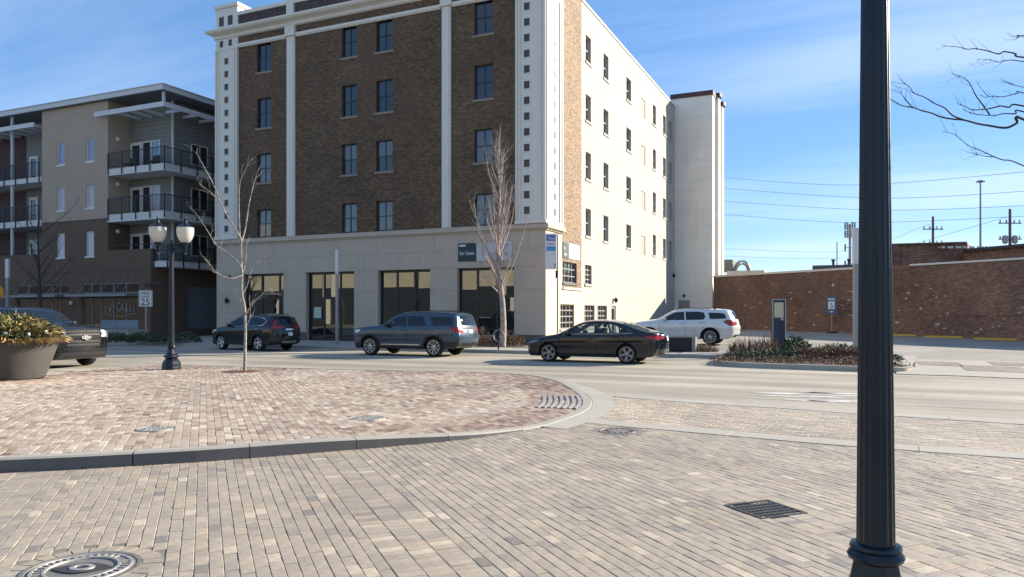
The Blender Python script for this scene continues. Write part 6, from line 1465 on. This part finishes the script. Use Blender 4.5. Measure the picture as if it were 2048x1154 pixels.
# hoop bike rack
b = gp(997, 711, .14); t = thing('bike_rack', 'round hoop bike rack on a short post beside the pear tree', 'bike rack', (b[0], b[1] , .13), YAW)
b2 = atD(997, 700, 33.0); t.location = (b2.x, b2.y, .13)
q = MB(); q.tube([(0, 0, 0), (0, 0, 1.0)], .035, 10); q.build('post', m_lampk, t, world=False)
q = MB(); q.tube([(.23 * math.cos(R(a)), 0, .62 + .25 * math.sin(R(a))) for a in range(-90, 271, 15)], .03, 8); q.build('hoop', m_metal, t, world=False)
# kiosk totem in the bed
kb = atD(1556, 690, 31.0); t = thing('wayfinding_kiosk', 'tall dark blue parking pay kiosk with cream display, standing in the planted bed', 'kiosk', (kb.x, kb.y, .12), YAW + R(6))
z1 = atD(1556, 600, 31.0).z - .12; m_kio = M('kiosk_navy', (0.012, 0.024, 0.05), 0.4, var=0.1); m_kiof = M('kiosk_frame', (0.36, 0.36, 0.36), 0.4, metal=0.5)
q = MB(); q.bbox(-.26, .24, -.11, .11, 0, z1, .02); q.build('body', m_kio, t, world=False)
q = MB(); q.box(.24, .285, -.13, -.08, 0, z1 + .03); q.box(-.285, -.26, -.13, -.10, .0, z1 + .03); q.box(-.26, .24, -.13, -.10, z1, z1 + .03); q.build('frame', m_kiof, t, world=False)
q = MB(); q.box(-.22, .18, -.125, -.11, z1 - .72, z1 - .1); q.build('display', M('cream_display', (0.55, 0.49, 0.32), 0.4, var=0.2, scale=10), t, world=False)
for k in range(11): q = MB(); q.box(.02, .21, -.122, -.109, z1 - .95 - k * .13, z1 - .89 - k * .13); q.build('louvre', m_rail, t, world=False)
q = MB(); q.lathe([(.06, 0), (.06, .02)], 16); q.xf(Matrix.Translation((.12, -.11, z1 - .78)) @ Matrix.Rotation(R(90), 4, 'X')); q.build('button', m_kiof, t, world=False)
# low dark utility box at the kerb
b = atD(1365, 710, 31.2); t = thing('utility_box', 'low black cabinet at the kerb behind the black saloon', 'cabinet', (b.x, b.y, .12), R(3))
q = MB(); q.bbox(-.52, .42, -.25, .25, 0, .62, .02); q.build('cabinet', m_clad, t, world=False); q = MB(); q.box(.42, .56, -.27, .27, 0, .64); q.build('end_plate', m_metal, t, world=False)
for s in (-.42, -.1): q = MB(); q.box(s, s + .28, -.262, -.249, .12, .5); q.build('door', m_rail, t, world=False)
# manhole covers and the drain grate
m_iron = M('cast_iron', (0.21, 0.195, 0.17), 0.6, metal=0.25, var=0.25, scale=14, bump=0.3); m_irond = M('dark_iron', (0.06, 0.055, 0.055), 0.6, metal=0.2, var=0.3, scale=12); m_worn = M('worn_iron', (0.36, 0.34, 0.305), 0.5, metal=0.25, var=0.25, scale=20)
t = thing('manhole_cover', 'large cast iron manhole cover with raised rings and lens emblem in the near left pavers', 'manhole cover', (MH[0], MH[1], 0))
q = MB(); q.lathe([(.365, -.05), (.365, .008), (.335, .008), (.33, .001), (.30, .001)], 48); q.build('frame', m_iron, t, smooth=True, world=False, sharp=25)
q = MB(); q.lathe([(.325, -.02), (.325, .004), (.32, .006), (.215, .006), (.21, -.002), (.02, -.002)], 48); q.build('lid', m_iron, t, smooth=True, world=False, sharp=25)
for r_, w_, m_ in ((.30, .012, m_worn), (.225, .012, m_worn)): q = MB(); q.lathe([(r_ - w_, .005), (r_ - w_ + .003, .013), (r_ + w_ - .003, .013), (r_ + w_, .005)], 48); q.f = q.f[:-2]; q.build('ring', m_, t, smooth=True, world=False)
for k in range(34):
    if k % 17 in (15, 16): continue
    a = 6.2832 * k / 34; q = MB(); q.box(-.009, .009, -.022, .022, .006, .013); q.xf(Matrix.Rotation(a, 4, 'Z') @ Matrix.Translation((0, .262, 0))); q.build('stud', m_worn, t, world=False)
q = MB(); n = 14; lens = [(-.2 + .4 * i / n, .1 * math.sin(math.pi * i / n)) for i in range(n + 1)] + [(.2 - .4 * i / n, -.1 * math.sin(math.pi * i / n)) for i in range(1, n)]; q.prism(lens, -.002, .010); q.xf(Matrix.Rotation(YAW + R(6), 4, 'Z')); q.build('emblem', m_irond, t, world=False)
q = MB(); q.lathe([(.035, .009), (.037, .016), (.062, .016), (.064, .009)], 24); q.f = q.f[:-2]; q.xf(Matrix.Rotation(YAW, 4, 'Z') @ Matrix.Scale(1.3, 4, (1, 0, 0))); q.build('emblem_ring', m_worn, t, smooth=True, world=False)
ring = MB(); n = 26
for k in range(n):
    a0, a1 = 6.2832 * k / n + .012, 6.2832 * (k + 1) / n - .012; q = MB(); q.prism([(r_ * math.cos(a), r_ * math.sin(a)) for r_, a in ((.372, a0), (.498, a0), (.498, a1), (.372, a1))], -.04, random.uniform(-.003, .001)); q.tone = [random.gauss(.55, .15)] * len(q.f); q.build('ring_paver', m_pave, t, world=False)
def small_cover(p, r, z, mat, label, dark=False):
    t = thing('manhole_cover', label, 'manhole cover', (p[0], p[1], z))
    q = MB(); q.lathe([(r, -.05), (r, .004), (r * .9, .005), (r * .88, -.003), (r * .84, -.003), (r * .82, .004), (.01, .005)], 36); q.build('lid', mat, t, smooth=True, world=False, sharp=25)
    for k in range(14):
        a = 6.2832 * k / 14; q = MB(); q.box(-.012, .012, -.03, .03, .003, .009); q.xf(Matrix.Rotation(a, 4, 'Z') @ Matrix.Translation((0, r * .62, 0))); q.build('stud', m_irond if dark else mat, t, world=False)
    return t
small_cover(M3, .29, islez(*M3) + .002, m_worn, 'pale worn round cover set in the brick island, right of centre')
small_cover(M4, .23, islez(*M4) + .002, m_worn, 'smaller pale round cover set in the brick island near its kerb')
t = small_cover(M2, .30, 0.0, m_iron, 'round utility cover ringed with broken pavers at the crosswalk edge', True)
q = MB(); q.lathe([(.41, -.03), (.41, -.002), (.31, -.001)], 36); q.build('collar', m_sand, t, world=False)
t = thing('drain_grate', 'square cast iron drain grate in the pavers left of the lamp post', 'drain grate', (GR[0], GR[1], 0), DIR1)
q = MB(); q.box(-.25, .25, -.25, .25, -.06, -.03); q.build('sump', m_under, t, world=False)
q = MB(); w = .25
for a, b_ in ((-w, -w + .03), (w - .03, w)): q.box(a, b_, -w, w, -.03, .004); q.box(-w + .03, w - .03, a, b_, -.03, .004)
q.build('frame', m_irond, t, world=False)
for k in range(5): q = MB(); x = -w + .03 + (k + 1) * .44 / 6; q.box(x - .016, x + .016, -w + .03, w - .03, -.028, .0025); q.build('bar', m_irond, t, world=False)
for k in range(9): q = MB(); x = -w + .03 + (k + 1) * .44 / 10; q.box(-w + .03, w - .03, x - .008, x + .008, -.028, -.002); q.build('cross_bar', m_irond, t, world=False)

# ================================================================== trees
m_bark = M('pale_bark', (0.27, 0.245, 0.22), 0.9, var=0.75, scale=11, bump=0.5, bscale=40)
m_bark2 = M('pear_bark', (0.34, 0.28, 0.235), 0.9, var=0.6, scale=7, bump=0.4, bscale=40)
m_barkd = M('dark_bark', (0.05, 0.042, 0.04), 0.9, var=0.3, scale=8)
m_twig = M('pear_twig', (0.42, 0.345, 0.30), 0.9, var=0.2)
def limb(mb, pts, r0, r1, n=6):
    p = [Vector(q) for q in catmull(pts, 4)]; k = len(p); mb.tube(p, [r0 + (r1 - r0) * (i / (k - 1)) ** .8 for i in range(k)], n); return p
def twigs(mb, path, cnt, ln, r, rnd, up=.5, lo=.25, n=4, sub=2):
    for i in range(cnt):
        f = lo + (1 - lo) * (i + rnd.random()) / cnt; k = min(len(path) - 2, int(f * (len(path) - 1))); p = path[k].lerp(path[k + 1], rnd.random()); d = (path[k + 1] - path[k]).normalized()
        s = Vector((rnd.gauss(0, 1), rnd.gauss(0, 1), rnd.gauss(0, 1))); s = (s - d * s.dot(d)).normalized()
        v = (d * .7 + s * .75 + Vector((0, 0, up))).normalized(); L = ln * rnd.uniform(.45, 1.1) * (1.1 - .5 * f); q = [p]
        for j in range(4): v = (v + Vector((rnd.gauss(0, .16), rnd.gauss(0, .16), rnd.gauss(0, .12) + up * .12))).normalized(); q.append(q[-1] + v * L / 4)
        mb.tube(q, [r, r * .8, r * .65, r * .5, r * .3], n)
        if sub:
            twigs(mb, q, sub, L * .5, r * .55, rnd, up, .3, 3, 0)
# young tree on the island, limbs as in the photograph, spread in depth
TD = 20.6
def tz(x, y): return (380 + x / 2.404, 280 + y / 2.404)
TR = thing('young_tree', 'slender leafless young tree with pale bark in a mulch pit on the brick island', 'tree', tuple(atD(489, 742, TD)))
rt = random.Random(11)
def tp_(pts, dd): return [atD(*tz(x, y), TD + dd * i / (len(pts) - 1) + (rt.uniform(-.05, .05) if i else 0)) for i, (x, y) in enumerate(pts)]
tr = MB(); cr = MB()
trunk = limb(tr, tp_([(263, 1118), (265, 1000), (266, 900), (262, 800), (250, 740), (250, 650), (247, 600), (246, 490)], .25), .044, .024, 9)
mains = []
for pts, dd, r0 in (([(246, 490), (265, 430), (285, 300), (310, 200), (332, 135)], .5, .028), ([(246, 490), (240, 465), (200, 400), (150, 310), (125, 240), (85, 160), (40, 80), (30, 55)], -.7, .028), ([(247, 612), (215, 570), (160, 530), (120, 498), (80, 430), (30, 355), (12, 345)], .9, .022), ([(266, 840), (300, 790), (345, 745), (400, 738), (440, 748)], -.8, .022), ([(250, 650), (268, 590), (272, 500)], .4, .014), ([(240, 465), (236, 300), (240, 210), (265, 145), (300, 88)], -.3, .016), ([(250, 650), (200, 665), (130, 640), (75, 570)], -.6, .016), ([(250, 745), (275, 700), (300, 620), (360, 560), (415, 530)], .8, .010), ([(262, 800), (235, 760), (190, 720)], .5, .008), ([(150, 310), (120, 270), (45, 210)], -.9, .009), ([(266, 900), (290, 850), (285, 770)], .4, .008)):
    d0 = .2 if r0 > .0 else 0
    p = limb(cr, [v_ for v_ in tp_(pts, dd)], r0, .005, 6); mains.append(p)
for p in mains: twigs(cr, p, 7, .6, .007, rt, .5, .2, 4, 2)
tr.build('trunk', m_bark, TR, smooth=True); cr.build('crown', m_bark, TR, smooth=True)
# upright pear tree at the building corner
PD = 35.6; PT = thing('pear_tree', 'tall narrow leafless pear tree before the fourth storefront', 'tree', tuple(atD(1001, 698, PD)))
def pz(x, y): return (900 + x / 2.456, 250 + y / 2.456)
rp = random.Random(5); tr = MB(); cr = MB()
tpts = [atD(*pz(x, y), PD) for x, y in ((256, 1100), (262, 1000), (258, 880), (248, 780), (240, 700), (236, 600), (240, 480), (244, 330), (242, 200), (238, 60))]
trunk = limb(tr, tpts[:6], .17, .085, 10); up_ = limb(tr, tpts[5:], .085, .012, 8)
whole = trunk + up_
tw_all = MB()
for i in range(34):
    f = .30 + .62 * i / 33; k = int(f * (len(whole) - 1)); p = whole[k]; az = rp.uniform(0, 6.2832); spread = (1.35 * (1 - (f - .30) / .8) ** 1.0 + .18) * rp.uniform(.5, 1.1); rise = spread * rp.uniform(1.7, 2.8) + .5
    o_ = Vector((math.cos(az), math.sin(az), 0)); q = [p, p + o_ * spread * .45 + Vector((0, 0, rise * .30)), p + o_ * spread * .8 + Vector((0, 0, rise * .65)), p + o_ * spread + Vector((rp.gauss(0, .1), rp.gauss(0, .1), rise))]
    b_ = limb(cr, q, .036 * (1.25 - f * .7), .006, 5); twigs(cr, b_, 14, .85, .010, rp, .8, .10, 3, 3)
twigs(cr, up_, 26, .8, .010, rp, .8, .1, 3, 3)
for a, b_ in (((250, 790), (120, 560)), ((248, 800), (315, 620)), ((245, 830), (180, 770))):
    q = [atD(*pz(*a), PD), atD(*pz((a[0] * .5 + b_[0] * .5), (a[1] * .45 + b_[1] * .55)), PD - .4), atD(*pz(*b_), PD - .7)]; lb = limb(cr, q, .045, .01, 6); twigs(cr, lb, 18, 1.0, .012, rp, .8, .2, 3, 4)
tr.build('trunk', m_bark2, PT, smooth=True); cr.build('crown', m_twig, PT)
# dark street tree before the apartments
BD = 42.5; BT = thing('street_tree', 'dark leafless street tree before the apartment shopfronts at far left', 'tree', tuple(atD(80, 690, BD)))
rb = random.Random(9); tr = MB(); cr = MB()
trunk = limb(tr, [atD(80, 695, BD), atD(82, 640, BD), atD(80, 590, BD), atD(78, 540, BD), atD(76, 470, BD), atD(78, 400, BD)], .15, .02, 8)
for i in range(15):
    f = .38 + .5 * i / 15; p = trunk[int(f * (len(trunk) - 1))]; az = rb.uniform(0, 6.28); sp = rb.uniform(1.0, 2.2); o_ = Vector((math.cos(az), math.sin(az), 0)); b_ = limb(cr, [p, p + o_ * sp * .5 + Vector((0, 0, sp * .45)), p + o_ * sp + Vector((0, 0, sp * 1.0))], .035, .006, 5); twigs(cr, b_, 9, 1.0, .008, rb, .5, .15, 3, 2)
tr.build('trunk', m_barkd, BT, smooth=True); cr.build('crown', m_barkd, BT)
# tree at the right edge: trunk outside the frame, branches reaching in
RD = 4.15; RT = thing('street_tree', 'leafless tree at the right edge, only its dark branches reaching into the sky', 'tree', tuple(atD(2420, 700, RD).to_2d()) + (0.0,))
def rz_(x, y): return (1568 + x / 4.267, y / 4.267)
rr_ = random.Random(2); tr = MB(); cr = MB()
base = atD(2420, 700, RD); trunk = limb(tr, [(base.x, base.y, 0), (base.x + .02, base.y, 1.0), (base.x - .02, base.y + .02, 2.0), (base.x, base.y, 3.0), (base.x + .03, base.y, 4.2)], .06, .03, 10)
BR = [([(2048, 1020), (1990, 1050), (1920, 1085), (1860, 1090), (1740, 1070), (1650, 1055), (1540, 1025), (1430, 1015), (1330, 995), (1260, 965), (1180, 945), (1110, 920), (1050, 910), (990, 895), (950, 870), (890, 835)], .0045, 2.25), ([(1110, 920), (1070, 885), (1010, 815), (1000, 775)], .0018, None), ([(1540, 1025), (1440, 985), (1370, 920), (1290, 885), (1200, 830), (1110, 795), (1070, 740), (1020, 705), (995, 670)], .0026, None), ([(2048, 955), (1980, 970), (1870, 970), (1800, 985), (1680, 980), (1570, 955), (1530, 930)], .0028, 2.5), ([(1755, 980), (1700, 900), (1640, 820), (1600, 740), (1560, 680), (1500, 650), (1440, 630)], .0024, None), ([(2048, 905), (1920, 915), (1850, 905), (1760, 925), (1690, 935), (1600, 935), (1540, 905), (1480, 885)], .0034, 2.6), ([(2048, 795), (2000, 795), (1870, 825), (1780, 820), (1720, 830), (1680, 810)], .0022, 2.7), ([(2048, 490), (1980, 460), (1880, 440), (1830, 460), (1720, 430), (1620, 415), (1570, 420), (1480, 400), (1350, 390)], .0032, 3.1), ([(2048, 525), (1900, 515), (1840, 530), (1760, 510), (1650, 505)], .0022, 3.0), ([(2048, 745), (1960, 720), (1860, 680)], .002, 2.8), ([(2048, 1417), (1850, 1360), (1670, 1280), (1570, 1240), (1460, 1150), (1350, 1120)], .0026, 2.0), ([(1780, 1340), (1700, 1330), (1600, 1300)], .0016, None), ([(2048, 305), (2010, 310), (1975, 340)], .0026, 3.2)]
for pts, r_, hz_ in BR:
    P_ = [atD(*rz_(x, y), RD + rr_.uniform(-.02, .02)) for x, y in pts]
    if hz_:   # carry the branch on to the trunk outside the frame
        e = Vector((base.x, base.y, hz_ + .2)); P_ = [e, e.lerp(P_[0], .5) + Vector((0, 0, -.12))] + P_
    q = limb(cr, P_, r_ * 1.9, r_ * .45, 6); 
    for k in range(6, len(q) - 2, 7):   # buds
        cr.lathe([(.0005, -.006), (r_ * .9 + .001, 0), (.0005, .006)], 6, tuple(q[k]))
    twigs(cr, q, 5, .16, .0011, rr_, .3, .45, 4, 1)
tr.build('trunk', m_barkd, RT, smooth=True); cr.build('crown', m_barkd, RT, smooth=True)

# ================================================================== planting
def leafmat(name, stops, rough=.7):
    m, t, b = newmat(name); at = t.n('ShaderNodeAttribute'); at.attribute_name = 'tone'; t.l(t.ramp(at.outputs['Fac'], stops), b.inputs['Base Color']); b.inputs['Roughness'].default_value = rough; b.inputs['Specular IOR Level'].default_value = .3; return m
m_jun = leafmat('juniper_leaf', [(0, (0.025, 0.045, 0.028)), (.5, (0.065, 0.10, 0.055)), (1, (0.13, 0.165, 0.085))]); m_dry = leafmat('dry_stalk', [(0, (0.07, 0.04, 0.025)), (.5, (0.19, 0.115, 0.068)), (1, (0.34, 0.245, 0.155))]); m_gold = leafmat('straw_leaf', [(0, (0.16, 0.09, 0.03)), (.5, (0.42, 0.28, 0.10)), (1, (0.62, 0.50, 0.28))]); m_olive = leafmat('olive_leaf', [(0, (0.025, 0.03, 0.015)), (.5, (0.10, 0.10, 0.035)), (1, (0.30, 0.28, 0.09))])
def clump(c, rx, ry, h, n, ln, wd, rnd, mode='leaf', flop=.4, dome=True):
    """leaf blades rooted through an ellipsoid mound"""
    mb = MB(); mb.tone = []
    for i in range(n):
        a = rnd.uniform(0, 6.2832); rad = math.sqrt(rnd.random()); hh = h * math.sqrt(max(.02, 1 - rad * rad)) if dome else h
        p = Vector((c[0] + rx * rad * math.cos(a), c[1] + ry * rad * math.sin(a), c[2] + hh * (rnd.random() ** .6 if mode == 'leaf' else 0)))
        d = Vector((math.cos(a) * rad * flop * 1.6 + rnd.gauss(0, flop), math.sin(a) * rad * flop * 1.6 + rnd.gauss(0, flop), 1.0 if mode != 'leaf' else rnd.uniform(.1, 1))).normalized()
        L = ln * rnd.uniform(.5, 1.2) * (hh / h if mode == 'stalk' else 1); s = d.cross(Vector((rnd.gauss(0, 1), rnd.gauss(0, 1), .3))).normalized() * wd * rnd.uniform(.6, 1.2)
        m_ = p + d * L * .55 + Vector((0, 0, -.03 * L)); e = p + d * L + Vector((rnd.gauss(0, .1) * L, rnd.gauss(0, .1) * L, -.18 * L * flop))
        mb.add([p - s * .35, p + s * .35, m_ + s, e, m_ - s], [(0, 1, 2, 3, 4)]); mb.tone.append(min(1, max(0, rnd.gauss(.5, .24))))
    return mb
rl = random.Random(21)
def shrub(name, label, c, rx, ry, h, n, ln, wd, mat, mode='leaf', flop=.4, cat='shrub', group=None, stems=6, smat=None):
    t = thing(name, label, cat, c, group=group); clump(c, rx, ry, h, n, ln, wd, rl, mode, flop).build('foliage', mat, t)
    sb = MB()
    for k in range(stems): a = rl.uniform(0, 6.28); sb.tube([(c[0], c[1], c[2] - .03), (c[0] + rx * .4 * math.cos(a), c[1] + ry * .4 * math.sin(a), c[2] + h * .5), (c[0] + rx * .8 * math.cos(a), c[1] + ry * .8 * math.sin(a), c[2] + h * .8)], [.012, .008, .004], 4)
    sb.build('stems', smat or m_barkd, t); return t
def bedpt(px, D): v = atD(px, 700, D); return (v.x, v.y, .11)
BS = [('juniper_shrub', 'spreading green juniper at the left end of the planted bed', 1490, 26.6, .75, .5, .28, 900, .16, .018, m_jun, 'leaf', .6), ('juniper_shrub', 'low green juniper in front of the pay kiosk', 1540, 26.9, 1.0, .6, .36, 1300, .17, .018, m_jun, 'leaf', .6), ('juniper_shrub', 'upright dark green juniper just right of the pay kiosk', 1592, 28.6, .5, .45, .85, 900, .20, .02, m_jun, 'leaf', .5),
      ('dry_grass_clump', 'straw coloured dead stalks left of the pay kiosk', 1490, 29.2, .65, .4, .75, 420, .8, .010, m_dry, 'stalk', .22), ('dry_grass_clump', 'tall straw stalks beside the kiosk foot', 1530, 30.2, .5, .4, .8, 320, .85, .010, m_dry, 'stalk', .22), ('dry_shrub', 'brown dried shrub right of the juniper in the bed', 1618, 27.0, .65, .5, .42, 1000, .18, .016, m_dry, 'leaf', .6), ('dry_shrub', 'reddish brown dried shrub in the middle right of the bed', 1655, 27.2, .7, .5, .45, 1100, .18, .016, m_dry, 'leaf', .6), ('dry_shrub', 'russet dried shrub close to the lamp post in the bed', 1696, 27.0, .65, .5, .40, 1000, .18, .016, m_dry, 'leaf', .6), ('juniper_shrub', 'green mound behind the dried shrubs by the light column', 1680, 28.8, .8, .5, .5, 900, .17, .018, m_jun, 'leaf', .6), ('dry_shrub', 'small dark shrub at the right end of the bed beyond the lamp post', 1772, 26.2, .5, .4, .25, 500, .14, .016, m_jun, 'leaf', .6), ('dry_grass_clump', 'brown dry clump at the kerb by the black cabinet', 1408, 31.0, .6, .4, .5, 380, .5, .010, m_dry, 'stalk', .3)]
for nm, lab, px, D, rx, ry, h, n, ln, wd, mat, mode, flop in BS: shrub(nm, lab, bedpt(px, D), rx, ry, h * .85, n, ln, wd, mat, mode, flop, cat='grass clump' if 'grass' in nm else 'shrub', group='plants in the kerbside bed')
gc = MB(); gc.tone = []
for k in range(60):
    x = rl.uniform(-4.2, 1.3); y = rl.uniform(25.3, 28.6)
    if inpoly((x, y), [p for p in bi]): q = clump((x, y, .11), .45, .4, .16, 60, .13, .014, rl, 'leaf', .6); b0 = len(gc.v); gc.v += q.v; gc.f += [tuple(i + b0 for i in f) for f in q.f]; gc.tone += [v_ * .8 for v_ in q.tone]
o = gc.build('ground_cover', m_dry); tag(o, 'low brown ground cover filling the kerbside bed', None, kind='stuff')
for i, (px, lab) in enumerate(((915, 'reddish dry shrub below the fourth storefront, nearest the slate SUV'), (955, 'reddish dry shrub left of the pear tree trunk'), (1022, 'reddish dry shrub right of the pear tree trunk'))):
    v = atD(px, 690, 36.6); shrub('dry_shrub', lab, (v.x, v.y, .15), .75, .5, .55, 900, .22, .013, m_dry, 'leaf', .5, group='dry shrubs below the storefront')
for i, (px, D, lab) in enumerate(((232, 40.5, 'dark evergreen mound just right of the pickup, left of the speed sign'), (285, 41, 'dark evergreen mound around the foot of the speed sign'), (330, 40.5, 'dark evergreen mound behind the whole street lamp'), (372, 41, 'dark evergreen mound nearest the alley'))):
    v = atD(px, 690, D); shrub('evergreen_shrub', lab, (v.x, v.y, .15), .95, .6, .55, 1100, .16, .02, m_jun, 'leaf', .6, group='evergreens before the terrace')
# large planter with winter arrangement
PB = atD(24, 700, 18.25); PB = (PB.x, PB.y); PP = thing('planter', 'large round dark grey planter at the left edge of the brick island', 'planter', (PB[0], PB[1], islez(*PB)))
m_pot = M('planter_fibre', (0.068, 0.064, 0.058), 0.75, var=0.12, scale=2, bump=0.1)
q = MB(); q.lathe([(.66, 0), (.69, .02), (.76, .2), (.86, .5), (.95, .76), (1.0, .93), (1.02, .95), (1.02, .99), (.97, .99), (.95, .90), (.02, .88)], 56); q.build('pot', m_pot, PP, smooth=True, world=False, sharp=35)
q = MB(); q.lathe([(.945, .86), (.88, .92), (.02, .94)], 32); q.build('soil', m_mulch, PP, world=False)
pc = (PB[0], PB[1], islez(*PB))
def arr(nm, lab, n, r0, r1, z0, h, ln, wd, mat, flop, mode='leaf'):
    mb = MB(); mb.tone = []
    for i in range(n):
        a = rl.uniform(0, 6.2832); r_ = r0 + (r1 - r0) * math.sqrt(rl.random()); p = Vector((pc[0] + r_ * math.cos(a), pc[1] + r_ * math.sin(a), pc[2] + z0 + h * rl.random() * (1 - .6 * (r_ / .95) ** 2)))
        out = Vector((math.cos(a), math.sin(a), 0)); d = (out * flop * (.3 + r_) + Vector((rl.gauss(0, .35), rl.gauss(0, .35), rl.uniform(-.1, .9) if flop < 1.2 else rl.uniform(-.7, .4)))).normalized(); L = ln * rl.uniform(.6, 1.25); s = d.cross(Vector((rl.gauss(0, 1), rl.gauss(0, 1), .4))).normalized() * wd * rl.uniform(.6, 1.2)
        m_ = p + d * L * .5; e = p + d * L + Vector((0, 0, -.2 * L)); mb.add([p - s * .3, p + s * .3, m_ + s, e, m_ - s], [(0, 1, 2, 3, 4)]); mb.tone.append(min(1, max(0, rl.gauss(.55, .25))))
    return mb.build(nm, mat, PP)
arr('evergreen_sprays', '', 2600, 0, .9, .92, .62, .18, .016, m_olive, .6); arr('straw_leaves', '', 700, .15, .98, .94, .55, .20, .026, m_gold, .7); arr('trailing_leaves', '', 1150, .84, 1.07, .94, .12, .22, .028, m_gold, 1.6); arr('dark_sprays', '', 1200, .2, .98, .92, .35, .17, .018, m_jun, .7)
q = MB()
for i in range(46):
    a = rl.uniform(0, 6.28); r_ = rl.uniform(0, .6); p = Vector((pc[0] + r_ * math.cos(a), pc[1] + r_ * math.sin(a), pc[2] + 1.02)); d = Vector((math.cos(a) * .5, math.sin(a) * .5, 1)).normalized(); q.tube([p, p + d * rl.uniform(.35, .75)], [.006, .003], 4)
q.build('bare_stems', m_barkd, PP)
for i in range(7):
    a = -1.2 + i * .5; q = MB(); q.lathe([(.005, -.05), (.045, -.02), (.05, .015), (.02, .05)], 10, (pc[0] + .9 * math.cos(a), pc[1] + .9 * math.sin(a), pc[2] + 1.12 - .02 * (i % 3))); q.build('white_bauble', m_signw, PP, smooth=True)
